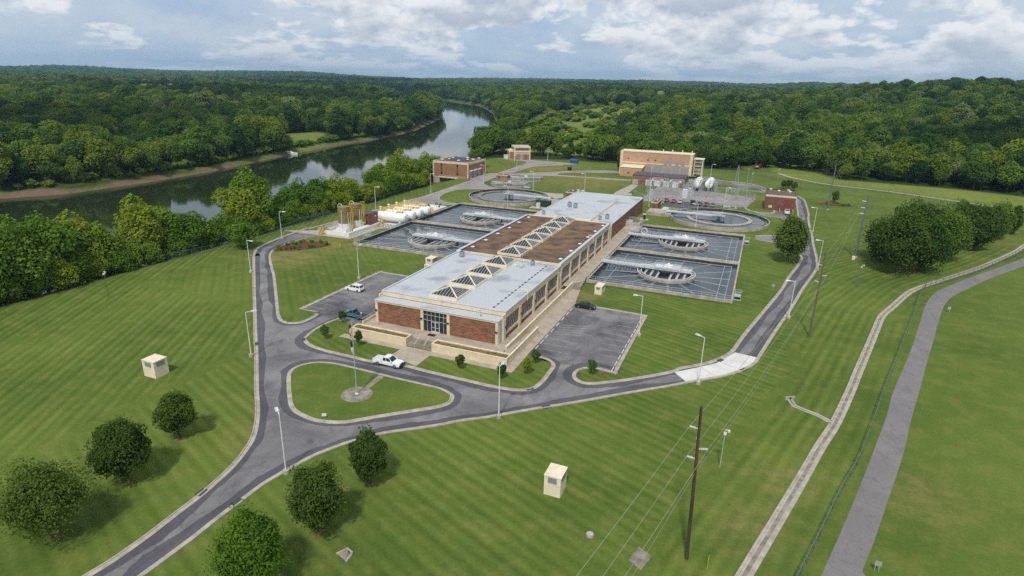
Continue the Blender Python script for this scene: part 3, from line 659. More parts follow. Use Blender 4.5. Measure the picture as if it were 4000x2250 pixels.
# north part
mb = MB(); mb.box(XL, XR-.05, 187.6, 247.0, .0, 6.0); mb.build('north_wall', 'brick', fb, FO)
mb = MB(); mb.box(XL+.25, XR-.3, 187.7, 246.8, 5.95, 6.05); mb.build('north_roof', 'roofgrey', fb, FO)
mb = MB(); 
for (x0, x1, y0, y1) in ((XL-.12, XL+.28, 187.65, 247.1), (XR-.33, XR+.07, 187.65, 247.1), (XL+.28, XR-.33, 246.7, 247.1)): mb.box(x0, x1, y0, y1, 6.0, 6.2)
mb.build('roof_edge', 'roofedge', fb, FO)
mb = MB(); mb.box(-63.5, -50.2, 192.5, 233.0, 6.02, 6.75, 0); mb.build('raised_roof_wall', 'cream2', fb, FO)
mb = MB(); mb.box(-63.35, -50.35, 192.65, 232.85, 6.75, 6.8); mb.build('raised_roof', 'roofgrey', fb, FO)
mb = MB(); mb.box(XR-.06, XR+.02, 217, 227.8, .8, 4.6); mb.build('loading_door', 'browndoor', fb, FO)
mb = MB(); mb.box(XR-.02, XR+.4, 189.4, 190.3, .9, 6.1); mb.box(XR-.02, XR+.3, 187.7, 188.6, .9, 6.9); mb.build('pilaster', 'cream', fb, FO)
MB().box(XR+.0, XR+.06, 214.5, 215.7, 2.9, 5.0).build('wall_vent', 'browndoor', fb, FO); MB().box(XR+.0, XR+.3, 229.6, 229.9, .5, 5.6).build('wall_duct', 'browndoor', fb, FO); MB().cyl((XR+.25,244,.2),(XR+.25,244,6.9),.12,n=6).build('wall_pipe', 'browndoor', fb, FO)
# front entrance glazing
mb = MB(); mb.box(-59.5, -54.0, 98.47, 98.53, 1.0, 5.5); eg = mb.build('entrance_glazing', 'glass', fb, FO)
mb = MB()
for x in (-59.46, -58.57, -57.63, -56.7, -55.73, -54.8, -54.04): mb.box(x-.045, x+.045, 98.40, 98.47, 1.0, 5.5)
for z in (4.6, 3.42): mb.box(-59.5, -54.0, 98.41, 98.46, z-.05, z+.05)
mb.build('mullion', 'galv', eg, FO)
for x in (-57.16, -56.2):
    mb = MB(); mb.box(x-.44, x-.36, 98.34, 98.40, 1.02, 3.3); mb.box(x+.36, x+.44, 98.34, 98.40, 1.02, 3.3); mb.box(x-.36, x+.36, 98.34, 98.40, 3.2, 3.3); mb.box(x-.36, x+.36, 98.34, 98.40, 1.02, 1.25); mb.box(x-.36, x+.36, 98.34, 98.40, 2.0, 2.08)
    mb.build('entrance_door', 'galvlight', fb, FO)
for x in (-70.85, -59.85, -53.7, -43.0):
    mb = MB(); mb.box(x-.22, x+.22, 98.0, 98.3, 3.55, 3.78); mb.box(x-.16, x+.16, 97.96, 98.02, 3.6, 3.7); mb.build('wall_light', 'black', fb, FO)
for y in YA[:-1]+YB[:-1]:
    mb = MB(); mb.box(XR+.42, XR+.62, y+.1, y+.4, 3.7, 3.95); mb.build('wall_light', 'black', fb, FO)

# skylights: parts of the building, each with glazing and ribs as sub-parts
def skylight(y0, z, parent, hz=1.2, x0=-60.55, x1=-53.95, dy=6.5):
    cx, cy, y1 = (x0+x1)/2, y0+dy/2, y0+dy
    mb = MB(); c = .62
    mb.box(x0, x1, y0, y0+.16, z-.05, z+c); mb.box(x0, x1, y1-.16, y1, z-.05, z+c); mb.box(x0, x0+.16, y0+.16, y1-.16, z-.05, z+c); mb.box(x1-.16, x1, y0+.16, y1-.16, z-.05, z+c)
    # four cream ridge beams from the corners to the apex
    ap = Vector((cx, cy, z+c+hz))
    for p in ((x0+.12,y0+.12),(x1-.12,y0+.12),(x1-.12,y1-.12),(x0+.12,y1-.12)): mb.bar((p[0],p[1],z+c+.06), ap, .26, 0, .2)
    s = mb.build('skylight', 'cream2', parent, FO)
    mb = MB(); q = [(x0+.16,y0+.16),(x1-.16,y0+.16),(x1-.16,y1-.16),(x0+.16,y1-.16)]; a = (cx, cy, z+c+hz-.12)
    for i in range(4):
        p, r = q[i], q[(i+1) % 4]; mb.tri((p[0],p[1],z+c-.06), (r[0],r[1],z+c-.06), a)
    mb.build('glazing', 'skyglass', s, FO)
    mb = MB()
    for i in range(4):
        p, r = Vector((*q[i], z+c-.03)), Vector((*q[(i+1) % 4], z+c-.03)); A = Vector(a)+Vector((0,0,.03))
        e = r-p; mid = (p+r)/2
        for k in range(1, 9):
            t = k/9; s0 = p+e*t; h = 1-abs(2*t-1)      # rafter up the slope until it meets the ridge
            s1 = s0+(A-mid)*h; mb.bar(s0, s1, .07, 0, .05)
    mb.build('glazing_bar', 'galvlight', s, FO)
for k in range(4): skylight(102.75+8.72*k, 6.86, fb)
for k in range(6): skylight(138.15+8.44*k, 7.12, fb)

# ---------------------------------------------------------------- terrace, ramp, steps, planters
mb = MB()
mb.prism([(-72.6,94.2),(-59.75,94.2),(-59.75,94.0),(-53.9,94.0),(-53.9,94.2),(-40.45,94.2),(-40.45,141.0),(-38.75,144.5),(-38.75,221.5),(-42.75,221.5),(-42.75,98.6),(-71.0,98.6),(-71.0,112),(-72.6,112)], -.1, 1.0)
struct(mb, 'terrace', 'slabwalk')
mb = MB(); mb.quad((-40.3,94.2,1.0),(-38.3,94.2,1.0),(-38.3,97,1.0),(-40.3,97,1.0)); mb.quad((-40.3,97,1.0),(-38.3,97,1.0),(-38.3,109.3,.03),(-40.3,109.3,.03)); struct(mb, 'access_ramp', 'slabwalk')
rw = thing('ramp_wall', 'cream inner wall between the terrace walk and the ramp on the long side', 'wall', (-40.3, 97, 0))
mb = MB(); mb.box(-40.45, -40.17, 96.9, 141, .0, 1.62); mb.build('wall', 'cream', rw, rw.location)
mb = MB(); mb.box(-40.5, -40.12, 96.85, 141.05, 1.62, 1.7); mb.build('coping', 'cream2', rw, rw.location)
rw = thing('ramp_wall', 'cream outer wall of the ramp beside the right car park, with a handrail', 'wall', (-38.2, 92, 0))
mb = MB(); mb.box(-38.32, -38.1, 94.25, 109.1, .0, 1.62); mb.build('wall', 'cream', rw, rw.location)
mb = MB(); mb.box(-38.36, -38.04, 94.28, 109.14, 1.62, 1.7); mb.build('coping', 'cream2', rw, rw.location)
def rail(mb, pts, h=1.05, n=2, w=.05, step=2.2, mi=0, z=None):
    for p, q in zip(pts[:-1], pts[1:]):
        p, q = Vector(p), Vector(q); L = (q-p).length; k = max(1, round(L/step))
        for i in range(k+1):
            b = p.lerp(q, i/k); mb.bar(b, b+Vector((0,0,h)), w, mi)
        for j in range(n):
            d = Vector((0,0,h*(j+1)/n)); mb.bar(p+d, q+d, w, mi)
mb = MB(); rail(mb, [(-38.55,94.4,1.0),(-38.55,97,1.0),(-38.55,109,.05)], 1.0, 2, .045, 1.2); mb.build('handrail', 'galvlight', rw, rw.location)
lr = thing('terrace_rail', 'grey handrail on the left edge of the terrace by the blue pickup', 'railing', (-72.7, 96, 1.0))
mb = MB(); rail(mb, [(-72.8,96,1.55),(-72.8,112,1.55)], .8, 4, .04, 1.5); mb.build('rail', 'galv', lr, lr.location)
mb = MB(); mb.box(-72.95, -72.62, 95.9, 112, 0, 1.6); mb.build('kerb_wall', 'cream', lr, lr.location)
def planter(x0, x1, label):
    t = thing('planter', label, 'planter', (x0, 92, 0))
    mb = MB(); y0, y1, h = 91.95, 94.2, 1.66; w = .26
    mb.box(x0, x1, y0, y0+w, 0, h); mb.box(x0, x1, y1-w, y1, 0, h); mb.box(x0, x0+w, y0+w, y1-w, 0, h); mb.box(x1-w, x1, y0+w, y1-w, 0, h)
    mb.build('wall', 'cream', t, t.location)
    mb = MB(); w = .24; e = .03
    for (a, b, c, d) in ((x0-e,x1+e,y0-e,y0+w),(x0-e,x1+e,y1-w,y1+e),(x0-e,x0+w,y0+w,y1-w),(x1-w,x1+e,y0+w,y1-w)): mb.box(a, b, c, d, h, h+.07)
    mb.build('coping', 'cream2', t, t.location)
    mb = MB(); N = 40
    V = [(x0+.3+(x1-x0-.6)*i/N, y0+.3+(y1-y0-.6)*j/6, 1.52+.12*noise.noise(Vector((i*.7, j*.8, 3)))) for i in range(N+1) for j in range(7)]
    mb.add(V, [(i*7+j, (i+1)*7+j, (i+1)*7+j+1, i*7+j+1) for i in range(N) for j in range(6)])
    mb.build('soil', 'soil', t, t.location)
    mb = MB(); r = random.Random(5)
    for k in range(260):
        x, y = r.uniform(x0+.5, x1-.5), r.uniform(y0+.4, y1-.4)
        if noise.noise(Vector((x*.5, y, 7))) < -.05: continue
        for _ in range(4):
            a = r.uniform(0, 6.3); l = r.uniform(.12, .34); mb.tri((x-.04,y,1.5),(x+.05,y+.03,1.5),(x+l*math.cos(a),y+l*math.sin(a),1.55+l*.8))
    o = mb.build('ground_cover', 'ratgrass', t, t.location); tag(o, kind='stuff')
planter(-72.75, -59.7, 'long cream planter left of the entrance steps, dry grass tufts inside')
planter(-53.95, -38.08, 'long cream planter right of the entrance steps, bare brown soil inside')
st_ = thing('entrance_steps', 'wide concrete steps between the two long cream planters', 'steps', (-56.8, 92.3, 0))
mb = MB()
for k in range(6): mb.box(-59.68, -53.97, 92.25+k*.31, 94.2, k*.167 if k else -.05, (k+1)*.167)
mb.build('tread', 'concdark', st_, st_.location)
for x in (-57.9, -55.8):
    mb = MB(); mb.bar((x,92.2,.0),(x,92.2,.95),.05); mb.bar((x,94.3,1.0),(x,94.3,1.95),.05); mb.bar((x,92.2,.95),(x,94.3,1.95),.05); mb.bar((x,92.2,.5),(x,94.3,1.5),.04); mb.build('handrail', 'galvlight', st_, st_.location)
sp_ = thing('side_steps', 'grey concrete steps with rails at the end of the ramp wall by the tanks', 'steps', (-39, 141, 0))
mb = MB()
for k in range(6): mb.box(-40.1, -38.2, 140.4+k*.5, 144.6, k*.16 if k else -.05, (k+1)*.16+.02)
mb.build('tread', 'concdark', sp_, sp_.location)
mb = MB(); rail(mb, [(-38.2,140.4,.1),(-38.2,144.6,1.1)], .9, 2, .05, 1.); rail(mb, [(-40.1,140.4,.1),(-40.1,144.6,1.1)], .9, 2, .05, 1.); mb.build('handrail', 'galvlight', sp_, sp_.location)
mb = MB(); mb.box(-57.6, -55.9, 96.4, 97.5, 1.0, 1.03); tag(mb.build('door_mat', 'black', None, (-56.7, 97, 1)), 'black doormat on the terrace in front of the glass entrance', 'doormat')
mb = MB(); mb.box(-42.1, -40.7, 136.2, 138.6, 1.0, 1.03); tag(mb.build('door_mat', 'black', None, (-41.4, 137, 1)), 'black mat on the side walk by the joint of grey and brown roofs', 'doormat')
# ---------------------------------------------------------------- things on the roofs
def roof_ac(x, y, z, label, s=1.):
    t = thing('air_conditioner', label, 'roof unit', (x, y, z))
    mb = MB(); mb.box(-.55*s, .55*s, -.5*s, .5*s, .35, 1.45*s); mb.build('casing', 'bluegrey', t)
    mb = MB(); mb.cyl((0,0,1.45*s),(0,0,1.56*s),.4*s, n=12); mb.build('fan_guard', 'black', t)
    mb = MB(); [mb.bar((a,b,0),(a,b,.36),.09) for a in (-.45,.45) for b in (-.4,.4)]; [mb.bar((a,-.45,.3),(a,.45,.3),.07) for a in (-.45,.45)]; mb.bar((-.5,0,.3),(.5,0,.3),.07); mb.build('stand', 'galv', t)
    return t
roof_ac(-68.1, 132.6, 6.86, 'tall grey roof unit near the far left corner of the front grey roof')
roof_ac(-49.0, 133.8, 6.86, 'dark roof unit beside the thin mast on the front grey roof', .8)
roof_ac(-48.2, 197, 6.05, 'dark square roof unit on the far grey roof near its right front corner', .9)
roof_ac(-46.3, 199.5, 6.05, 'wider roof unit with pipes right of the dark square unit', 1.1)
roof_ac(-68.3, 196, 6.05, 'dark square unit low on the left of the far grey roof', .9)
roof_ac(-63.0, 209.5, 6.8, 'left one of two pale units in the middle of the far grey roof', 1.2)
roof_ac(-60.6, 208.8, 6.8, 'right one of two pale units in the middle of the far grey roof', 1.2)
def vent(x, y, z, label, group=None, r=.35, h=.5, cap=.5, m='galvlight'):
    t = thing('roof_vent', label, 'roof vent', (x, y, z), group)
    mb = MB(); mb.cyl((0,0,-.02),(0,0,h),r*.7, n=12); mb.build('pipe', m, t)
    mb = MB(); mb.lathe((0,0,h),[(cap,0),(cap,.1),(r*.3,.25),(.01,.26)],12); mb.build('cap', m, t)
    return t
vent(-54.15+7.0, 99.3, 5.84, 'tall chrome flue pipe on the low front roof right of the entrance', None, .3, 1.5, .3)
vent(-52.3, 130.5, 6.86, 'small white mushroom vent on the front grey roof beside the last skylight', None, .3, .5, .32, 'white')
for i, (t_, x, y) in enumerate([('3',1640,772),('3',1800,648),('3',1940,535),('3',2065,432),('3',2180,340),('3',2300,250),('3',268,580),('3',472,475),('3',660,375),('3',840,283),('3',988,200),('3',1140,120)]):
    p = G(t_, x, y, 7.15); q = vent(p[0], p[1], 7.12, 'low round white vent on the brown gravel roof', 'white vents in two rows along the brown roof', .45, .12, .55, 'white')
for i in range(2): vent(-70+i*1.9, 244.5, 6.05, ['left one of two cone-capped vents at the far end of the grey roof', 'right one of two cone-capped vents at the far end of the grey roof'][i], None, .6, 1.1, .7)
t = thing('roof_mast', 'thin mast on a flat weighted frame on the front grey roof', 'mast', (-50.7, 131.2, 6.86))
mb = MB(); mb.cyl((0,0,0),(0,0,3.4),.05,n=6); mb.build('pole', 'galv', t); mb = MB(); mb.box(-1.3,.6,-.3,.3,0,.16); mb.box(-.2,.2,-1.1,1.1,.17,.28); mb.build('base', 'galv', t)
t = thing('lightning_cable', 'dark cable with clamps running along the front grey roof right of the skylights', 'cable', (-45, 118, 6.87))
mb = MB(); mb.box(-45.62, -45.56, 102.6, 134.6, 6.86, 6.89); mb.build('cable', 'black', t, t.location)
r_ = random.Random(3)
for k in range(17):
    y = 103+k*1.95+r_.uniform(-.3,.3); mb = MB(); mb.box(-45.8, -45.4, y-.14, y+.14, 6.86, 7.0); mb.build('clamp', 'black', t, t.location)
for lab, X, y in (('cream bracket lamp over the front grey roof edge on the right', XR+.4, 113.2), ('cream bracket lamp over the brown roof edge on the right', XR+.4, 166.8)):
    t = thing('bracket_lamp', lab, 'lamp', (X, y, 5.6)); mb = MB(); mb.bar((0,0,0),(0,0,2.3),.14); mb.build('post', 'cream2', t); mb = MB(); mb.bar((0,0,2.3),(-1.6,.0,2.3),.18); mb.build('head', 'cream2', t)
for lab, X, y in (('cream bracket lamp on the left edge of the front grey roof', XL-.4, 119.6), ('cream bracket lamp on the left edge of the brown roof', XL-.4, 168.5)):
    t = thing('bracket_lamp', lab, 'lamp', (X, y, 5.6)); mb = MB(); mb.bar((0,0,0),(0,0,2.3),.14); mb.build('post', 'cream2', t); mb = MB(); mb.bar((0,0,2.3),(1.4,.0,2.3),.18); mb.build('head', 'cream2', t)
# ================================================================ square settling tanks
def sq_tank(x0, x1, y0, y1, cx, cy, r, label, bridge_dir, back, wz=-.05, top=.85):
    t = thing('settling_tank', label, 'settling tank', (cx, cy, 0), 'square settling tanks beside the filter building'); o = t.location
    mb = MB(); w = .42
    mb.box(x0, x1, y0, y0+w, -.7, top); mb.box(x0, x0+w, y0+w, y1, -.7, top); mb.box(x1-w, x1, y0+w, y1, -.7, top)
    if back:      # twin wall with a trough between
        mb.box(x0+w, x1-w, y1-.35, y1, -.7, top); mb.box(x0+w, x1-w, y1-2.2, y1-1.85, -.7, top-.12); mb.box(x0+w, x1-w, y1-1.85, y1-.35, -.3, .35)
    else: mb.box(x0+w, x1-w, y1-w, y1, -.7, top)
    mb.build('wall', 'conc', t, o)
    mb = MB(); ye = y1-(2.2 if back else w); mb.poly([(x0+w,y0+w),(x1-w,y0+w),(x1-w,ye),(x0+w,ye)], wz); mb.build('water', 'water', t, o)
    # ring launder
    mb = MB(); mb.lathe((cx,cy,0), [(r,-.2),(r,.72),(r-.16,.72),(r-.16,.3),(r-1.0,.3),(r-1.0,.72),(r-1.16,.72),(r-1.16,-.2)], 56); rg = mb.build('ring_launder', 'conc', t, o)
    mb = MB(); mb.lathe((cx,cy,0), [(r-.17,.73),(r+.02,.73),(r+.02,.80),(r-.17,.80),(r-.17,.73)], 56); mb.lathe((cx,cy,0), [(r-1.18,.73),(r-.97,.73),(r-.97,.80),(r-1.18,.80),(r-1.18,.73)], 56); mb.build('rim', 'galvlight', rg, o)
    mb = MB(); mb.lathe((cx,cy,0), [(2.0,.05),(2.0,1.15),(1.7,1.2),(.01,1.2)], 24); mb.build('centre_well', 'black', t, o)
    mb = MB(); mb.lathe((cx,cy,wz+.012),[(r-1.2,0),(.01,0)],48); mb.build('inner_pool', 'concwet', t, o)
    # cross troughs inside the ring
    for k in range(-3, 4):
        X = cx+k*1.75
        if k == 0: continue
        h = math.sqrt(max(0, (r-1.2)**2-(k*1.75)**2)); mb = MB()
        mb.box(X-.24, X-.17, cy-h, cy+h*.55, .5, .95); mb.box(X+.17, X+.24, cy-h, cy+h*.55, .5, .95); mb.box(X-.17, X+.17, cy-h, cy+h*.55, .5, .55)
        mb.build('cross_trough', 'galvlight', t, o)
    # radial troughs to the square rim
    for k in range(16):
        a = (k+.5)*2*PI/16; dx, dy = math.cos(a), math.sin(a)
        tx = ((x1-1.9-cx) if dx > 0 else (x0+1.9-cx))/dx if abs(dx) > 1e-3 else 1e9; ty = ((ye-1.2-cy) if dy > 0 else (y0+1.6-cy))/dy if abs(dy) > 1e-3 else 1e9
        L = min(tx, ty); mb = MB(); p = Vector((cx+dx*r, cy+dy*r, wz+.05)); q = Vector((cx+dx*L, cy+dy*L, wz+.05)); nx_, ny_ = -dy*.16, dx*.16
        mb.bar(p+Vector((nx_,ny_,0)), q+Vector((nx_,ny_,0)), .07, 0, .1); mb.bar(p-Vector((nx_,ny_,0)), q-Vector((nx_,ny_,0)), .07, 0, .1)
        for u in (.35, .7, 1.): c_ = p.lerp(q, u); mb.bar(c_+Vector((nx_*2,ny_*2,.03)), c_-Vector((nx_*2,ny_*2,-.03)), .1)
        mb.build('radial_trough', 'galv', t, o)
    # perimeter launder lines
    mb = MB()
    for d in (2.0, 4.0):
        s = x1-d if bridge_dir < 0 else x0+d; mb.box(s-.06, s+.06, y0+1.3, ye-1.2, wz-.02, wz+.1)
    s2 = x0+4.4 if bridge_dir < 0 else x1-4.4; mb.box(s2-.07, s2+.07, y0+1.4, ye-1.5, wz-.02, wz+.14)
    mb.box(x0+1.8, x1-1.9, ye-1.25, ye-1.13, wz-.02, wz+.14); mb.box(x0+1.8, x1-1.9, y0+1.3, y0+1.42, wz-.02, wz+.1)
    mb.build('perimeter_launder', 'galv', t, o)
    # dark wet walls (waterline)
    mb = MB(); mb.box(x0+w, x0+w+.02, y0+w, ye, wz-.2, top-.2); mb.box(x1-w-.02, x1-w, y0+w, ye, wz-.2, top-.2); mb.box(x0+w+.02, x1-w-.02, ye-.02, ye, wz-.2, top-.25); mb.build('wet_wall', 'concwet', t, o)
    # walkway bridge
    bx0, bx1 = (x0-.3, cx+r-1.2) if bridge_dir < 0 else (cx-r+1.2, x1+.3)
    yb = cy+1.0; zb = 1.55
    b = MB(); b.box(bx0, bx1, yb-.75, yb+.75, zb-.08, zb); b.box(bx0, bx1, yb-.83, yb-.75, zb-.42, zb+.06); b.box(bx0, bx1, yb+.75, yb+.83, zb-.42, zb+.06)
    br = b.build('bridge', 'galvlight', t, o)
    mb = MB(); rail(mb, [(bx0,yb-.79,zb),(bx1,yb-.79,zb)], 1.1, 3, .05, 2.2); rail(mb, [(bx0,yb+.79,zb),(bx1,yb+.79,zb)], 1.1, 3, .05, 2.2); mb.build('railing', 'galvlight', br, o)
    mb = MB(); n = 5
    for i in range(n):
        x = (bx0+2.2+(cx-r-2-bx0-2.2)*i/(n-1)) if bridge_dir < 0 else (cx+r+2+(bx1-2.2-cx-r-2)*i/(n-1))
        mb.bar((x,yb-.5,0),(x,yb-.5,zb-.1),.12); mb.bar((x,yb+.5,0),(x,yb+.5,zb-.1),.12); mb.bar((x,yb-.5,.7),(x,yb+.5,.7),.08)
    mb.build('bridge_leg', 'galv', br, o)
    mb = MB(); mb.box(cx-r+.2, cx+r*.85, yb-1.15, yb+1.15, zb+.02, zb+.1); mb.box(cx-r+.2, cx+r*.85, yb-1.2, yb-1.12, zb-.35, zb+.32); mb.box(cx-3.4, cx+3.9, yb-1.35, yb+1.35, zb+.1, zb+.55)
    mb.build('deck', 'galvlight', t, o)
    mb = MB(); mb.box(cx-.7, cx+1.4, yb-.9, yb+.7, zb+.55, zb+1.0); mb.box(cx-2.9, cx-1.3, yb-.8, yb+.6, zb+.55, zb+.75); mb.cyl((cx+.3,yb,zb+1.0),(cx+.3,yb,zb+1.5),.35,n=12); mb.build('drive_unit', 'tankwhite', t, o)
    mb = MB(); rail(mb, [(cx-3.4,yb+1.3,zb+.55),(cx+3.9,yb+1.3,zb+.55),(cx+3.9,yb-1.3,zb+.55),(cx-3.4,yb-1.3,zb+.55)], 1.0, 2, .05, 1.8); mb.build('deck_railing', 'galvlight', t, o)
    return t
M['concwet'] = mat('wet_dark_concrete', (.055,.055,.045), (.03,.032,.026), .6, .5)
def perim(t, pts, z=.85):
    mb = MB(); rail(mb, [(x, y, z) for x, y in pts], 1.1, 2, .05, 2.4); mb.build('perimeter_railing', 'galvlight', t, t.location)
T1 = sq_tank(-38.5, -1.55, 146.9, 183.4, -20.1, 163.6, 7.95, 'square settling tank nearest the right car park', -1, True)
perim(T1, [(-38.4,183),(-38.4,146.95),(-1.6,146.95)])
T2 = sq_tank(-38.5, -1.55, 183.4, 221.3, -20.2, 200.6, 8.0, 'square settling tank beside the round clarifier near the red brick building', -1, True)
perim(T2, [(-38.4,199),(-38.4,184)])
T3 = sq_tank(-115.8, -76.5, 150.2, 186.9, -95.1, 165.0, 8.2, 'square settling tank nearest the left car park', 1, True)
perim(T3, [(-115.7,168),(-115.7,150.3),(-76.6,150.3)])
T4 = sq_tank(-115.8, -76.5, 186.9, 225.6, -95.4, 202.2, 8.0, 'square settling tank beside the white chemical tanks', 1, True)
mb = MB(); mb.prism([(-76.5,150.2),(-71.2,150.2),(-71.2,225),(-76.5,225)], -.1, .9); struct(mb, 'tank_walkway', 'slabwalk')
for (x, y, lab) in ((-.6,151.5,'small railed steel platform outside the near right tank corner'), (-.6,211.5,'small railed steel platform outside the far right tank corner'), (-117.2,160,'small railed steel platform on the left wall of the near left tank')):
    t = thing('access_platform', lab, 'platform', (x, y, 0)); mb = MB(); mb.box(-.8,.8,-1.2,1.2,.75,.85); mb.box(-.9,.9,-1.6,-1.0,0,.1); mb.build('deck', 'galv', t); mb = MB(); rail(mb, [(-.8,-1.2,.85),(.8,-1.2,.85),(.8,1.2,.85),(-.8,1.2,.85)], 1.1, 2, .06, 1.2); mb.build('railing', 'galvlight', t)
    mb = MB(); [mb.bar((a,b,0),(a,b,.8),.1) for a in (-.75,.75) for b in (-1.15,1.15)]; mb.build('leg', 'galv', t)
# control structures at far end of right tanks
t = thing('valve_platform', 'grey concrete valve chamber with stacked railings between building and far right tank', 'platform', (-38.5, 215, 0))
mb = MB(); mb.box(-42.6,-37.2,213.5,219.5,1.0,2.4); mb.box(-41.6,-36.2,206,213.5,1.0,1.5); mb.build('chamber', 'conc', t, t.location)
mb = MB(); rail(mb, [(-42.5,213.6,2.4),(-37.3,213.6,2.4),(-37.3,219.4,2.4),(-42.5,219.4,2.4)], 1.1, 3, .06, 1.5); rail(mb, [(-41.5,206,1.5),(-36.3,206,1.5),(-36.3,213.4,1.5)], 1.1, 3, .06, 1.5); mb.build('railing', 'galvlight', t, t.location)
mb = MB(); mb.box(-40.4,-38.2,215.6,217.2,2.4,3.0); mb.build('valve_actuator', 'green', t, t.location)
mb = MB(); mb.lathe((0,0,0),[(.9,-.25),(1.15,-.25),(1.15,.25),(.9,.25),(.9,-.25)],20,0,Matrix.Translation((-34.5,207.5,1.4))@Matrix.Rotation(PI/2,4,'X')); tag(mb.build('hose_reel', 'white', None, (-34.5,207.5,1.4)), 'white coiled hose on the far right tank by the valve chamber', 'hose')

# ================================================================ round clarifiers
def clarifier(cx, cy, r, ri, wi, label, bdir, inner_m, wall_h=1.35, wz=.75):
    t = thing('clarifier', label, 'clarifier', (cx, cy, 0), 'large round clarifiers'); o = t.location
    mb = MB(); mb.lathe((cx,cy,0), [(r,-.1),(r,wall_h),(r-.35,wall_h),(r-.35,-.1)], 96); mb.build('wall', 'conc', t, o, True if False else False)
    mb = MB(); mb.poly([(cx+(r-.34)*math.cos(i*PI/40), cy+(r-.34)*math.sin(i*PI/40)) for i in range(80)], wz); mb.build('water', 'water', t, o)
    mb = MB(); mb.lathe((cx,cy,0), [(r-.36,wz-.1),(r-.36,wall_h-.1),(r-.37,wall_h-.1),(r-.37,wz-.1)], 96); mb.lathe((cx,cy,0), [(r-1.5,wz-.05),(r-1.5,wz+.2),(r-1.6,wz+.2),(r-1.6,wz-.05)], 80); mb.build('wet_wall', 'concwet', t, o)
    mb = MB(); mb.lathe((cx,cy,0), [(ri,.3),(ri,wz+.32),(ri-wi,wz+.32),(ri-wi,.3)], 80); mb.build('ring_launder', inner_m, t, o)
    mb = MB()
    for k in range(14):
        a = k*2*PI/14+.2; mb.bar((cx+math.cos(a)*(ri+.1),cy+math.sin(a)*(ri+.1),wz+.1),(cx+math.cos(a)*(r-.5),cy+math.sin(a)*(r-.5),wz+.1),.1)
    mb.build('support_arm', 'galv', t, o)
    mb = MB(); mb.cyl((cx,cy,0),(cx,cy,2.0),.6,n=16); mb.box(cx-2.4,cx+2.4,cy-1.6,cy+1.6,2.0,2.12); mb.box(cx-1.1,cx+1.1,cy-.8,cy+.8,2.12,2.9)
    for a in range(6):
        q = a*PI/3; mb.bar((cx+1.8*math.cos(q),cy+1.3*math.sin(q),.6),(cx+1.8*math.cos(q),cy+1.3*math.sin(q),2.0),.14)
    mb.build('drive_platform', 'galv', t, o)
    ex = cx+bdir*(r+1.5); b = MB(); x0, x1 = sorted((ex, cx-bdir*1)); b.box(x0,x1,cy-.7,cy+.7,2.0,2.08); b.box(x0,x1,cy-.78,cy-.7,1.7,2.14); b.box(x0,x1,cy+.7,cy+.78,1.7,2.14); br = b.build('bridge', 'galvlight', t, o)
    mb = MB(); rail(mb, [(x0,cy-.74,2.08),(x1,cy-.74,2.08)], 1.1, 2, .055, 2.5); rail(mb, [(x0,cy+.74,2.08),(x1,cy+.74,2.08)], 1.1, 2, .055, 2.5); rail(mb, [(cx-2.4,cy-1.6,2.1),(cx+2.4,cy-1.6,2.1),(cx+2.4,cy+1.6,2.1),(cx-2.4,cy+1.6,2.1)],1.1,2,.055,2.4); mb.build('railing', 'galvlight', br, o)
    return t
C1 = clarifier(-12.3, 245.2, 18.7, 12.4, 1.5, 'large round clarifier with a pale inner ring near the red brick building', -1, 'conclight')
C2 = clarifier(-103.3, 248.2, 18.3, 14.3, 1.6, 'large round clarifier with a dark submerged inner ring on the left of the long building', 1, 'concdark')
mb = MB(); mb.box(C1.location[0]-28, C1.location[0]-18.5, 242.5, 251, -.1, 1.3); mb.build('channel_block', 'conc', C1, C1.location)
for k in range(3):
    mb = MB(); mb.box(-35.5, -33, 249.6+k*2.2, 251.0+k*2.2, 0 if k else 1.3, 1.5); tag(mb.build('hatch_cover', 'galvlight', None, (-34, 250+k*2.2, 0)), 'pale hatch cover on the concrete slab behind the small brick shed', 'hatch', 'row of three hatch covers by the small brick shed')
def thickener(cx, cy, r, label):
    t = thing('thickener_tank', label, 'round tank', (cx, cy, 0), 'small round railed tanks'); o = t.location
    mb = MB(); mb.lathe((cx,cy,0), [(r,-.1),(r,.55),(r-.3,.55),(r-.3,.2)], 64); mb.build('wall', 'conclight', t, o)
    mb = MB(); mb.lathe((cx,cy,.22),[(r-.29,0),(.01,0)],48); mb.build('water', 'water', t, o)
    mb = MB(); pts = [(cx+(r-.15)*math.cos(i*PI/20), cy+(r-.15)*math.sin(i*PI/20), .55) for i in range(41)]; rail(mb, pts, 1.1, 4, .06, 1.6); mb.build('railing', 'galvlight', t, o)
    for s in (-1, 1):
        mb = MB(); mb.bar((cx-r*.8,cy-r*.45+s*1.5,.9),(cx+r*.8,cy+r*.45+s*1.5,.9),1.1,0,.3); mb.build('cross_beam', 'conclight', t, o)
    mb = MB(); mb.cyl((cx,cy,.2),(cx,cy,1.9),1.0,n=14); mb.bar((cx-r,cy,.9),(cx+r*.2,cy,.9),.9,0,.2); mb.build('centre_drive', 'galvlight', t, o)
thickener(-117.7, 283.2, 9.8, 'nearer of the two small round railed tanks')
thickener(-117.3, 305.0, 9.5, 'farther of the two small round railed tanks')
# ================================================================ other buildings
def box_part(name, m, par, o, *boxes):
    mb = MB()
    for b in boxes: mb.box(*b)
    return mb.build(name, m, par, o)
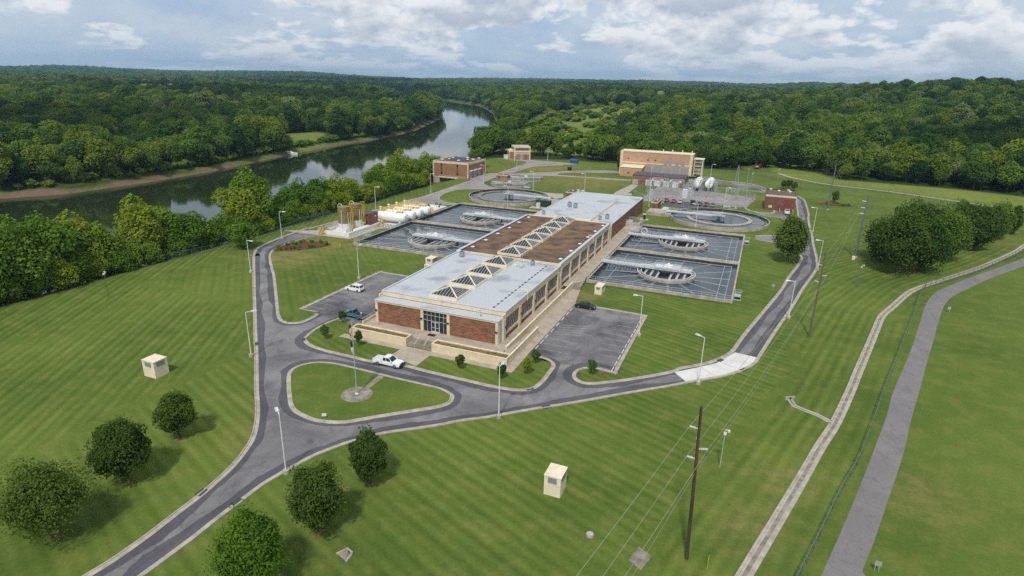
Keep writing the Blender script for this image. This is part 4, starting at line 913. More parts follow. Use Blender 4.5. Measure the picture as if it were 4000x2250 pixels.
# pump house on the river side
x0, x1, y0, y1 = -166.3, -144.9, 290.0, 312.0
t = thing('pump_house', 'square brick pump house on a concrete base with solar panels and three roller doors', 'building', ((x0+x1)/2, y0, 0)); o = t.location
box_part('wall', 'bricktan', t, o, (x0,x1,y0,y1,.0,7.2))
box_part('frame', 'cream', t, o, (x0-.12,x1+.12,y0-.12,y1+.12,7.2,8.3), (x0-.14,x0+.5,y0-.14,y0+.5,.0,7.2), (x1-.5,x1+.14,y0-.14,y0+.5,0,7.2), (x1-.5,x1+.14,y1-.5,y1+.14,0,7.2), (x0-.1,x1+.1,y0-.1,y0+.2,-.4,.02))
box_part('roof', 'brownflat', t, o, (x0+.2,x1-.2,y0+.2,y1-.2,8.0,8.36)); box_part('roof_edge', 'cream2', t, o, (x0-.14,x1+.14,y0-.14,y0+.15,8.3,8.42), (x0-.14,x0+.15,y0+.15,y1,8.3,8.42), (x1-.15,x1+.14,y0+.15,y1,8.3,8.42))
box_part('concrete_base', 'conc', t, o, (x0,x0+4,y0,y1,-9,-.4), (x0+4,x1-2,y0+1.8,y1,-9,-.4))
for fx in (.24, .70):
    X = x0+(x1-x0)*fx; w_ = box_part('window_strip', 'browndoor', t, o, (X-.5,X+.5,y0-.05,y0+.02,1.3,7.2)); box_part('pane', 'glass', w_, o, (X-.42,X+.42,y0-.08,y0-.05,6.0,7.1), (X-.42,X+.42,y0-.08,y0-.05,1.4,2.3))
for k in range(3):
    Y = y0+3.3+k*5.3; d = box_part('roller_door', 'bluegrey', t, o, (x1+.0,x1+.12,Y-1.6,Y+1.6,0,3.5)); mb = MB(); mb.cyl((x1+.4,Y-1.7,3.8),(x1+.4,Y+1.7,3.8),.42,n=12); mb.build('door_housing', 'galvlight', d, o)
box_part('louvre', 'browndoor', t, o, (x1+0,x1+.1,y1-3.2,y1-1.8,1,7.2))
mb = MB(); rail(mb, [(x0+4,y0-1.1,-.2),(x1-.8,y0-1.1,-.2)], 1.1, 2, .07, 2.); mb.box(x0+4,x1-.8,y0-1.2,y0-.12,-.4,-.2); mb.build('balcony', 'galvlight', t, o)
for r_ in range(3):
    mb = MB(); yy = y0+6.5+r_*3.2
    for k in range(7): T_ = Matrix.Translation((x0+7+k*1.55, yy, 8.8)) @ Matrix.Rotation(rad(18), 4, 'X'); mb.box(-.7,.7,-1.1,1.1,-.03,.03,0,T_)
    sp__ = mb.build('solar_panel', 'solar', t, o)
for k,(a,b) in enumerate([(4,3),(6.2,7.6),(5.3,13.5),(13.8,3.6),(12.4,17.5),(16.2,9.5),(18.6,12),(18.8,19)]):
    mb = MB(); mb.cyl((x0+a,y0+b,8.36),(x0+a,y0+b,8.8),.45,n=10); mb.lathe((x0+a,y0+b,8.8),[(.85,0),(.8,.3),(.01,.35)],14); mb.build('roof_vent', 'white', t, o)
# hill building
b0 = G('6', 1235, 260, 2.6); b1 = G('6', 1480, 260, 2.6); bz = 0.0
b0 = G('6', 1235, 260); b1 = G('6', 1480, 260); L = math.hypot(b1[0]-b0[0], b1[1]-b0[1]); ang = math.atan2(b1[1]-b0[1], b1[0]-b0[0])
t = thing('intake_house', 'small tall cream and brick building on the mound at the far left', 'building', (b0[0], b0[1], 0), None, ang)
W_, D_, H_ = L, 10.5, 9.0
box_part('wall', 'bricktan', t, (0,0,0), (0,W_,0,D_,-.1,8.0))
box_part('frame', 'cream', t, (0,0,0), (-.15,.55,-.15,.55,0,8.0), (W_-.55,W_+.15,-.15,.55,0,8.0), (-.15,.5,D_-.5,D_+.15,0,8.0), (-.15,W_+.15,-.15,D_+.15,8.0,9.0), (-.12,W_+.12,-.14,.1,5.0,6.3), (-.14,.1,-.1,D_,5.0,6.3), (-.12,W_+.12,-.14,.1,3.8,4.4), (-.14,.1,-.1,D_,3.8,4.4))
box_part('roof', 'roofgrey', t, (0,0,0), (.2,W_-.2,.2,D_-.2,8.8,9.05)); box_part('window_band', 'browndoor', t, (0,0,0), (.55,W_-.55,-.06,.02,6.3,8.0), (-.06,.02,.55,D_-.5,6.3,8.0)); box_part('door', 'bluegrey', t, (0,0,0), (W_*.36,W_*.55,-.1,.02,0,3.7)); box_part('louvre', 'browndoor', t, (0,0,0), (W_*.72,W_*.77,-.1,.02,.6,3.2), (W_*.14,W_*.19,-.1,.02,.6,3.2))
box_part('side_wing', 'bricktan', t, (0,0,0), (-3.2,-.16,2,D_,0,5.2)); box_part('wing_frame', 'cream', t, (0,0,0), (-3.35,-.15,1.9,D_+.1,5.2,6.2), (-3.35,-2.9,1.88,2.3,0,5.2)); mb = MB(); mb.lathe((-1.8,5,6.2),[(.8,0),(.8,.4),(.01,.9)],12); mb.build('roof_vent', 'white', t)
box_part('cabinet', 'galvlight', t, (0,0,0), (-6.5,-3.6,3,5,0,3.1))
# tan process building
x0, x1, y0, y1 = -77.0, -35.9, 354.4, 364.5
t = thing('process_building', 'large peach and cream block building with five big grey louvres at the far end', 'building', ((x0+x1)/2, y0, 0)); o = t.location
box_part('wall', 'peach', t, o, (x0,x1,y0,y1,-.1,13.2))
box_part('frame', 'cream', t, o, (x0-.1,x0+1.5,y0-.18,y0+.1,0,13.5), (x1-1.5,x1+.1,y0-.18,y0+.1,0,13.5), (x0+1.5,x1-1.5,y0-.18,y0+.1,13.08,13.5), (x0+1.5,x1-1.5,y0-.14,y0+.1,6.6,7.35), (x0-.1,x0+.1,y0+.1,y1,12.9,13.5), (x1-.1,x1+.1,y0+.1,y1,12.9,13.5), (x0-.1,x1+.1,y1-.1,y1+.1,12.9,13.5), (x1-.1,x1+.1,y0+.1,y1,6.5,7.5))
box_part('roof', 'cream2', t, o, (x0+.15,x1-.15,y0+.15,y1-.15,13.0,13.42))
for k in range(5): X = x0+15.7+k*4.87; box_part('louvre', 'bluegrey', t, o, (X,X+3.9,y0-.1,y0+.02,0.6,5.9))
for X in (-51.5,-49.0,-45.2,-41.9): box_part('upper_louvre', 'bluegrey', t, o, (X,X+1.8,y0-.26,y0-.18,6.9,9.3))
for X in (-60.8,-56.6,-72.2): box_part('small_window', 'black', t, o, (X-.4,X+.4,y0-.08,y0+.02,8.8,9.3))
for X in (-52,-46.8,-41.3,-35.9): 
    mb = MB(); mb.cyl((X-1,y0+3,13.4),(X-1,y0+3,15.2),.3,n=8); mb.build('exhaust_stack', 'cream2', t, o)
mb = MB(); wx0, wx1, wy0 = -74.8, -62.4, 346.0; mb.box(wx0,wx1,wy0,y0,-.1,5.0); mb.build('low_wing', 'peach', t, o)
mb = MB(); mb.add([(wx0-.3,wy0-.2,5.0),(wx1+.3,wy0-.2,5.0),(wx1+.3,y0,5.6),(wx0-.3,y0,5.6),(wx0-.3,wy0-.2,5.2),(wx1+.3,wy0-.2,5.2),(wx1+.3,y0,5.8),(wx0-.3,y0,5.8)], [(0,3,2,1),(4,5,6,7),(0,1,5,4),(1,2,6,5),(2,3,7,6),(3,0,4,7)]); mb.build('wing_roof', 'cream2', t, o)
box_part('small_window', 'black', t, o, (-70.3,-69.3,wy0-.06,wy0+.02,1.7,2.3))
tx0, tx1, ty0, ty1 = -35.0, -30.6, 357.5, 363.5
t = thing('stair_tower', 'open cream framed stair tower at the right end of the peach building', 'tower', ((tx0+tx1)/2, ty0, 0)); o = t.location
mb = MB()
for X in (tx0,tx1): 
    for Y in (ty0,ty1): mb.box(X-.25,X+.25,Y-.25,Y+.25,0,10.6)
mb.build('frame', 'cream', t, o)
for z in (2.5,4.6,6.7,8.8):
    box_part('landing', 'cream', t, o, (tx0+.25,tx1-.25,ty0+.25,ty1-.25,z,z+.25)); mb = MB(); rail(mb,[(tx0+.25,ty0,z+.25),(tx1-.25,ty0,z+.25)],1.,2,.08,1.5); rail(mb,[(tx1,ty0+.25,z+.25),(tx1,ty1-.25,z+.25)],1.,2,.08,1.5); mb.build('railing', 'galvlight', t, o)
box_part('roof', 'cream2', t, o, (tx0-.6,tx1+.6,ty0-.5,ty1+.5,10.6,11.0)); box_part('inner_wall', 'bluegrey', t, o, (tx0+.9,tx0+1.1,ty0+1.2,ty1-.6,.1,10.5))
# annex
x0, x1, y0, y1 = -61.9, -34.8, 318, 331
t = thing('electrical_annex', 'low brown brick annex with dark roof and white panelled doors before the peach building', 'building', ((x0+x1)/2, y0, 0)); o = t.location
box_part('wall', 'brickbrown', t, o, (x0,x1,y0,y1,-.1,4.9)); box_part('roof', 'darkroof', t, o, (x0-.15,x1+.15,y0-.15,y1+.15,4.9,5.2))
box_part('garage_door', 'conclight', t, o, (-61.7,-58.7,y0-.06,y0+.02,0,2.7))
for k, X in enumerate((-54.7,-50.1,-45.6,-41.0)):
    d = box_part('panelled_door', 'white', t, o, (X,X+3.1,y0-.08,y0+.02,.1,3.0)); mb = MB(); [mb.box(X+.02,X+3.08,y0-.12,y0-.08,z-.04,z+.04) for z in (.8,1.5,2.2)]; [mb.box(X+u-.04,X+u+.04,y0-.12,y0-.08,.1,3.0) for u in (1.03,2.06)]; mb.build('panel_bar', 'galv', d, o)
    box_part('wall_box', 'white', t, o, (X+3.3,X+4.4,y0-.4,y0+.02,2.6,3.9))
for X in (-57.4,-55.9): box_part('service_door', 'browndoor', t, o, (X,X+.9,y0-.06,y0+.02,.1,2.2))
# red brick building with red doors
x0, x1, y0, y1 = 3.9, 15.9, 279.4, 295.5
t = thing('sludge_building', 'red brown brick building with tall red doors and white truck outside by the right road', 'building', ((x0+x1)/2, y0, 0)); o = t.location
box_part('wall', 'brickdark', t, o, (x0,x1,y0,y1,-.1,6.4)); box_part('fascia', 'cream', t, o, (x0-.05,x1+.05,y0-.08,y0+.2,5.75,6.5))
box_part('roof', 'brownflat', t, o, (x0+.2,x1-.2,y0+.2,y1-.2,6.2,6.45)); box_part('parapet', 'black', t, o, (x0-.05,x0+.2,y0+.2,y1+.05,6.3,6.75), (x0+.2,x1+.05,y1-.2,y1+.05,6.3,6.75), (x1-.2,x1+.05,y0+.2,y1-.2,6.3,6.6))
mbd = box_part('tall_door', 'reddoor', t, o, (11.4,14.0,y0-.1,y0+.02,0,5.0)); box_part('door_joint', 'browndoor', mbd, o, (12.66,12.74,y0-.13,y0-.1,0,5.0)); box_part('low_door', 'reddoor', t, o, (8.5,10.3,y0-.08,y0+.02,0,2.1)); box_part('window', 'cream', t, o, (5.6,7.0,y0-.08,y0+.02,1.0,1.9))
for k,(a,b) in enumerate([(1.8,13.5),(5.2,10.5),(9.2,13.6),(9.8,10)]):
    mb = MB(); mb.cyl((x0+a,y0+b,6.4),(x0+a,y0+b,6.9),.4,n=10); mb.lathe((x0+a,y0+b,6.9),[(.65,0),(.6,.3),(.01,.35)],12); mb.build('roof_vent', 'white', t, o)
box_part('forecourt_wall', 'conclight', t, o, (10.1,10.35,273.5,y0-.1,0,1.0), (15.2,15.45,273.5,y0-.1,0,1.0))
# small brick sheds
def shed(x, y, w, d, h, m, lab, roofm='brownflat'):
    t = thing('brick_shed', lab, 'shed', (x, y, 0)); box_part('wall', m, t, (0,0,0), (0,w,0,d,-.1,h-.35)); box_part('fascia', 'cream2', t, (0,0,0), (-.08,w+.08,-.08,d+.08,h-.35,h-.05)); box_part('roof', roofm, t, (0,0,0), (.1,w-.1,.1,d-.1,h-.1,h))
    box_part('door', 'browndoor', t, (0,0,0), (w*.2,w*.2+1,-.04,.02,0,2)); mb = MB(); mb.cyl((w*.5,d*.6,h),(w*.5,d*.6,h+.5),.3,n=8); mb.build('roof_vent', 'white', t); return t
shed(-40.2, 254.3, 2.4, 9, 3.2, 'brick', 'small brick shed beside the concrete slab of the right round clarifier')
shed(-130.4, 294.5, 6.4, 4, 2.9, 'bricktan', 'small tan brick shed left of the two small railed tanks')
shed(-79.8, 259.0, 4.2, 6, 3.4, 'brick', 'small brick shed just beyond the far left corner of the long grey roof')
# chemical area
t = thing('feed_house', 'small dark red brick house between the two tan silos and white tanks', 'building', (-126.8, 173.9, 0)); o = t.location
x0,x1,y0,y1 = -132.4,-126.75,173.9,179.8
box_part('wall', 'brick', t, o, (x0,x1,y0,y1,-.1,4.0)); box_part('roof', 'darkroof', t, o, (x0-.1,x1+.1,y0-.1,y1+.1,4.0,4.15)); box_part('door', 'browndoor', t, o, (x1-.02,x1+.06,175.6,177.3,0,2.2)); box_part('wall_light', 'white', t, o, (x1,x1+.2,178,178.4,2.7,3.1))
def silo(x, y, lab):
    t = thing('silo', lab, 'silo', (x, y, 0), 'tan storage silos')
    box_part('plinth', 'white', t, (0,0,0), (-2.0,2.0,-2.0,2.0,0,1.5))
    mb = MB(); mb.cyl((0,0,1.5),(0,0,3.1),2.05,n=32); mb.build('skirt', 'white', t, smooth=False)
    mb = MB(); mb.lathe((0,0,3.1),[(1.9,0),(2.0,.12),(2.0,1.2),(2.06,1.25),(2.0,1.3),(2.0,3.6),(2.1,3.65),(2.1,3.85),(2.0,3.9),(2.0,4.25),(2.1,4.3),(2.1,4.45),(1.98,4.5),(1.98,5.6),(1.5,5.75),(.01,5.9)],36); mb.build('body', 'tansilo', t)
    mb = MB(); pr = None
    for k in range(9):
        a = PI*k/8; q = Vector((-1.6+.75-.75*math.cos(a)*1.2, -.6, 8.7+1.0*math.sin(a))); 
        if pr: mb.cyl(pr, q, .09, n=6)
        pr = q
    mb.cyl((-1.85,-.6,8.75),(-1.85,-.6,3),.07,n=6); mb.build('fill_pipe', 'white', t)
    mb = MB(); mb.bar((.7,-2.1,1.5),(.7,-2.1,7.4),.16); mb.sphere((.7,-2.1,7.5),.16,8,6); mb.bar((2.2,-.6,0),(2.2,-.6,7.0),.14); mb.bar((2.2,.6,0),(2.2,.6,7.0),.14); mb.build('level_pipe', 'cream2', t)
    mb = MB(); mb.box(1.9,2.6,1.0,1.9,1.6,2.2,0)
    for s in (-.35,.35): mb.bar((2.5,1.6+s,1.4),(2.5,1.6+s,9.5),.12)
    for k in range(24): mb.bar((2.5,1.25,1.6+k*.33),(2.5,1.95,1.6+k*.33),.06)
    mb.box(2.35,2.42,1.15,2.05,4.2,9.5); mb.box(1.7,2.5,1.1,2.1,8.3,8.4); rail(mb,[(1.6,1.0,8.4),(2.5,1.0,8.4),(2.5,2.1,8.4)],1.0,3,.08,.8); mb.build('ladder_cage', 'yellow', t)
silo(-128.9, 163.3, 'nearer tan silo on a white plinth with yellow ladder'); silo(-128.6, 169.3, 'farther tan silo on a white plinth beside the small red brick house')
cw = thing('containment_wall', 'low white containment wall around the two silos and the small brick house', 'wall', (-127, 158, 0)); o = cw.location
box_part('wall', 'white', cw, o, (-133.6,-123.0,157.6,157.9,0,1.3), (-123.3,-123.0,157.9,175.4,0,1.3), (-133.6,-133.3,157.9,181,0,1.0)); box_part('floor', 'concwhite', cw, o, (-133.3,-123.3,157.9,181,-.05,.12)); box_part('inner_step', 'white', cw, o, (-126.4,-123.8,164.5,172,.12,.9))
t = thing('containment_wall', 'low white containment wall below the row of white tanks', 'wall', (-117.6, 175.5, 0)); o = t.location
box_part('wall', 'white', t, o, (-123.0,-117.3,175.4,175.7,0,1.3), (-117.6,-117.3,175.7,215,0,.9), (-130.0,-117.6,214.7,215,0,.9)); box_part('floor', 'concwhite', t, o, (-130,-117.6,175.7,214.7,-.05,.1))
for k, (xc, yc, lab) in enumerate([(0,0,'first'),(1,0,'second'),(2,0,'third'),(3,0,'fourth')]):
    p = G('7', *[(1385,480),(1510,440),(1625,405),(1745,370)][k], 2.0)
    xr, yy = p[0]-.2, p[1]+1.0; xl = xr-12.2; r = 1.85
    t = thing('chemical_tank', f'{lab} long white horizontal tank counted from the small brick house', 'tank', ((xl+xr)/2, yy, 0), 'white horizontal chemical tanks'); o = t.location
    mb = MB(); n = 28; prof = [(.01,0),(r*.55,.12),(r*.85,.4),(r,.85),(r,12.2-.85),(r*.85,12.2-.4),(r*.55,12.2-.12),(.01,12.2)]
    mb.lathe((0,0,0), prof, n, 0, Matrix.Translation((xl,yy,.75+r)) @ Matrix.Rotation(PI/2, 4, 'Y')); mb.build('shell', 'tankwhite', t, o, True)
    for u in (2.2, 9.8): box_part('saddle', 'white', t, o, (xl+u-.25,xl+u+.25,yy-1.3,yy+1.3,.1,1.3))
    mb = MB(); zt = .75+2*r; rail(mb, [(xl+.5,yy-.9,zt),(xl+11,yy-.9,zt),(xl+11,yy+.9,zt),(xl+.5,yy+.9,zt),(xl+.5,yy-.9,zt)], 1.0, 2, .09, 2.); mb.box(xl+.5,xl+3.2,yy-.9,yy+.9,zt-.05,zt+.03); mb.box(xl+8,xl+11,yy-.9,yy+.9,zt-.05,zt+.03); mb.build('walkway_rail', 'yellow', t, o)
    mb = MB(); mb.cyl((xl+1,yy,zt-.1),(xl+1,yy,zt+1.1),.22,n=8); mb.lathe((xl+1,yy,zt+1.1),[(.45,0),(.4,.2),(.01,.3)],10); mb.build('vent_pipe', 'tankwhite', t, o)
    mb = MB(); mb.bar((xr+.2,yy-1,0),(xr+.2,yy-1,3.4),.09); mb.bar((xr+.2,yy-1,3.4),(xr-.9,yy-1,3.6),.07); mb.build('level_gauge', 'steelblue', t, o)
for k in range(4):
    mb = MB(); mb.cyl((-121.4+k*1.25,174.4,0),(-121.4+k*1.25,174.4,1.25),.45,n=14,mi=0); mb.cyl((-121.4+k*1.25,174.4,1.25),(-121.4+k*1.25,174.4,1.4),.3,n=10,mi=1)
    tag(mb.build('small_drum', ['galvlight','black'], None, (-121.4+k*1.25,174.4,0)), 'small pale drum standing below the first white tank', 'drum', 'four small drums in a row below the white tanks')
def ystairs(x, y, rz, lab):
    t = thing('yellow_stairs', lab, 'stairs', (x, y, 0), None, rz)
    for s in (-.5,.5):
        mb = MB(); mb.bar((s,0,0),(s,1.6,1.4),.14); mb.bar((s,1.6,1.4),(s,2.6,1.4),.14); mb.bar((s,2.6,1.4),(s,4.2,0),.14); rail(mb,[(s,0,0),(s,1.6,1.4),(s,2.6,1.4),(s,4.2,0)],1.1,3,.09,.7); mb.build('side_rail', 'yellow', t)
    mb = MB(); [mb.box(-.5,.5,k*.32,k*.32+.3,k*.28,k*.28+.05) for k in range(5)]; [mb.box(-.5,.5,2.6+k*.32,2.6+k*.32+.3,1.4-k*.28,1.45-k*.28) for k in range(5)]; mb.build('tread', 'yellow', t)
ystairs(-133.0, 155.5, 0, 'yellow crossover stairs at the left end of the silo containment wall'); ystairs(-121.8, 173.6, 0, 'yellow crossover stairs at the foot of the white tanks by the brick house'); ystairs(-116.5,203,1.3,'yellow crossover stairs beyond the last white tank')
# ================================================================ substation
def lattice(x, y, h, lab, w=.9, grp=None, wt=.25):
    t = thing('lattice_mast', lab, 'mast', (x, y, 0), grp)
    mb = MB(); c = [(-w,-w),(w,-w),(w,w),(-w,w)]
    for a in c: mb.bar((a[0],a[1],0),(a[0]*wt,a[1]*wt,h),.09)
    n = max(4, int(h/1.5))
    for k in range(n):
        f0, f1 = k/n, (k+1)/n; s0, s1 = 1-f0*(1-wt), 1-f1*(1-wt)
        for i in range(4):
            a, b = c[i], c[(i+1) % 4]; mb.bar((a[0]*s0,a[1]*s0,h*f0),(b[0]*s1,b[1]*s1,h*f1),.05)
    mb.build('lattice', 'galv', t); return t
def gantry(x, y, w, h, lab, grp='steel switchgear gantries in the substation'):
    t = thing('gantry', lab, 'gantry', (x, y, 0), grp)
    for X in (0, w):
        mb = MB()
        for a in (-.35,.35):
            for b in (-.35,.35): mb.bar((X+a,b,0),(X+a*.6,b*.6,h),.09)
        for k in range(6): mb.bar((X-.35,-.35,h*k/6),(X+.33,-.33,h*(k+1)/6),.05); mb.bar((X+.35,.35,h*k/6),(X-.33,.33,h*(k+1)/6),.05)
        mb.build('column', 'galv', t)
    mb = MB(); 
    for z in (h,h-.6): mb.bar((0,-.25,z),(w,-.25,z),.09); mb.bar((0,.25,z),(w,.25,z),.09)
    for k in range(int(w)): mb.bar((k,-.25,h),(k+1,-.25,h-.6),.05)
    mb.build('beam', 'galv', t)
    for k in range(3):
        X = w*(k+.5)/3; mb = MB()
        for j in range(5): mb.cyl((X,0,h-.75-j*.22),(X,0,h-.87-j*.22),.17,n=8)
        mb.cyl((X,0,h-.6),(X,0,h-1.9),.05,n=6); mb.build('insulator', 'insul', t)
    return t
gs = [(-49.5,293,6,6.5),(-49.5,299,6,6.5),(-48.5,305,7,6.5),(-41.5,293,6,6),(-41.5,300,6,6),(-40,307,6,6),(-33,300,4,5),(-32.5,307,4,5),(-28.8,297,3.4,7.5),(-28.8,304,3.4,7.5),(-21.5,296,3.4,7.5),(-21.5,303,3.4,7.5),(-13,296,4,5.5),(-8,298,4,6)]
for k, (x, y, w, h) in enumerate(gs):
    gantry(x, y, w, h, 'grey steel gantry with insulators among the crowded switchgear' if k < 8 else ('tall grey gantry in front of the two white tanks on stands' if k < 12 else 'low grey gantry standing alone on the right of the substation yard'))
lattice(-9.5, 303, 15, 'tapering lattice mast with spike on the right of the substation yard', 1.3, None, .12)
def xfmr(x, y, lab, s=1., m='galvlight'):
    t = thing('transformer', lab, 'transformer', (x, y, 0))
    box_part('base', 'conclight', t, (0,0,0), (-2.4*s,2.4*s,-2*s,2*s,0,.25)); box_part('tank', m, t, (0,0,0), (-1.1*s,1.1*s,-1*s,1*s,.25,3.2*s))
    for sgn in (-1,1):
        mb = MB(); [mb.box(*sorted((sgn*1.15*s,sgn*1.9*s)),-.9*s+k*.3*s,-.8*s+k*.3*s,.5,2.9*s) for k in range(7)]; mb.build('radiator', 'galv', t)
    mb = MB(); mb.cyl((-.9*s,.5*s,3.7*s),(.9*s,.5*s,3.7*s),.35*s,n=12); mb.build('conservator', m, t)
    for k in (-1,0,1): mb = MB(); [mb.cyl((k*.6*s,-.4*s,3.2*s+j*.2),(k*.6*s,-.4*s,3.3*s+j*.2),.2,.12,n=8) for j in range(5)]; mb.build('bushing', 'insul', t)
xfmr(-31.0, 289.5, 'pale transformer with side radiators behind the row of parked cars', 1.05); xfmr(-29.6, 297.5, 'second transformer partly hidden behind the pale one', .9, 'galv')
xfmr(-46.5, 288.8, 'dark grey breaker unit at the left front of the switchgear', .7, 'galv')
for k,(x,y) in enumerate([(-28.3,318.6),(-22.6,320.6)]):
    t = thing('elevated_tank', ['left','right'][k]+' one of two white capsule tanks raised on steel stands behind the substation', 'tank', (x,y,0), 'white capsule tanks on stands')
    mb = MB(); r=1.95; T_ = Matrix.Translation((0,-8,3.6)) @ Matrix.Rotation(-PI/2, 4, 'X'); mb.lathe((0,0,0),[(.01,0),(r*.6,.15),(r*.9,.6),(r,1.2),(r,14.8),(r*.9,15.4),(r*.6,15.8),(.01,16)],24,0,T_); mb.build('shell', 'tankwhite', t, (0,0,0), True)
    mb = MB(); pass
    for b in (-6,0,6): mb = MB(); mb.bar((-1.6,b,0),(-1.3,b,2.1),.22); mb.bar((1.6,b,0),(1.3,b,2.1),.22); mb.box(-1.8,1.8,b-.2,b+.2,2.0,2.5); mb.build('stand', 'galv', t)
mb = MB(); fl = GL('5 440 800 640 665 900 640|5 1280 655 1420 725 1900 780 2370 860 2240 1005 1750 950 1500 905 1240 900 900 860 620 880 440 800')
t = thing('substation_fence', 'thin grey chain link fence around the substation yard behind the parked cars', 'fence', (fl[0][0], fl[0][1], 0))
def chain_mat(name, c, dens=.22):
    m, nt, p = _nt(name); p.inputs['Base Color'].default_value = (*c, 1); p.inputs['Roughness'].default_value = .6
    # woven wire: open diamonds cut out of the sheet
    v = _obj(nt); s = nt.nodes.new('ShaderNodeSeparateXYZ'); nt.links.new(v, s.inputs[0])
    u = _math(nt, 'ADD', s.outputs[0], s.outputs[1])
    a = _math(nt, 'ABSOLUTE', _math(nt, 'SINE', _math(nt, 'MULTIPLY', _math(nt, 'ADD', u, s.outputs[2]), 26.))); b = _math(nt, 'ABSOLUTE', _math(nt, 'SINE', _math(nt, 'MULTIPLY', _math(nt, 'SUBTRACT', u, s.outputs[2]), 26.)))
    al = _math(nt, 'LESS_THAN', _math(nt, 'MINIMUM', a, b), dens); nt.links.new(al, p.inputs['Alpha'])
    return m
M['chain'] = chain_mat('chain_link_galvanised', (.34,.37,.37), .13); M['chaingreen'] = chain_mat('chain_link_green', (.07,.11,.10), .16)
def fence(t, pts, h=2.2, step=3., pm='galv', cm='chain', top=True, zf=None):
    o = Vector(t.location); P = []; acc = 0
    Z = zf or (lambda x, y: 0.)
    mbp = MB(); mbc = MB()
    q = []
    for a, b in zip(pts[:-1], pts[1:]):
        L = math.hypot(b[0]-a[0], b[1]-a[1]); n = max(1, round(L/step)); q += [(a[0]+(b[0]-a[0])*i/n, a[1]+(b[1]-a[1])*i/n) for i in range(n)]
    q.append(pts[-1]); z = [Z(*p) for p in q]
    for p, zz_ in zip(q, z): mbp.bar((p[0],p[1],zz_-.1),(p[0],p[1],zz_+h+.1),.08)
    for i in range(len(q)-1):
        a, b = q[i], q[i+1]; mbc.quad((a[0],a[1],z[i]+.05),(b[0],b[1],z[i+1]+.05),(b[0],b[1],z[i+1]+h),(a[0],a[1],z[i]+h))
        if top: mbp.bar((a[0],a[1],z[i]+h),(b[0],b[1],z[i+1]+h),.06)
    mbc.build('chain_link', cm, t, o); mbp.build('fence_posts', pm, t, o)
    return t
fence(t, fl, 2.3, 3.5)
t = thing('perimeter_fence', 'dark chain link fence along the foot of the riverside trees', 'fence', (*FENCEW[0], 0)); fence(t, smooth_line(FENCEW, 2), 2.0, 3.2, 'steelblue', 'chaingreen', zf=lambda x, y: landz(x, y))
t = thing('perimeter_fence', 'green chain link fence with top rail between the drainage channel and the wide trail', 'fence', (*FENCEE[0], 0)); fence(t, smooth_line(FENCEE, 3), 1.9, 3., 'steelblue', 'chaingreen')
t = thing('perimeter_fence', 'chain link fence along the channel below the park trees at the right', 'fence', (*FENCEE2[0], 0)); fence(t, smooth_line(FENCEE2, 2), 1.9, 3., 'steelblue', 'chaingreen')
t = thing('perimeter_fence', 'thin dark fence along the narrow pale path before the far woods', 'fence', (*FENCEN[0], 0)); fence(t, smooth_line(FENCEN, 2), 1.8, 4., 'steelblue', 'chaingreen')
# footbridge
t = thing('footbridge', 'red brown railed footbridge zigzagging into the trees beyond the far right corner', 'bridge', (4, 425, 0)); o = t.location
pa = [Vector((-2.5,422,1.2)), Vector((3.0,448,2.6)), Vector((9.5,477,3.6)), Vector((13.5,470,3.4))]
mb = MB(); [mb.bar(pa[i]+Vector((0,0,0)), pa[i+1], .15, 0, 2.6) if False else mb.quad(pa[i]+Vector((-1.2,0,0)), pa[i]+Vector((1.2,0,0)), pa[i+1]+Vector((1.2,0,0)), pa[i+1]+Vector((-1.2,0,0))) for i in range(3)]; mb.build('deck', 'conclight', t, o)
for s in (-1.25,1.25):
    mb = MB()
    for i in range(3): a, b = pa[i]+Vector((s,0,0)), pa[i+1]+Vector((s,0,0)); rail(mb,[a,b],1.8,5,.2,1.4); mb.bar(a+Vector((0,0,-.5)), b+Vector((0,0,-.5)), .2, 0, .8)
    mb.build('side_truss', 'rust', t, o)
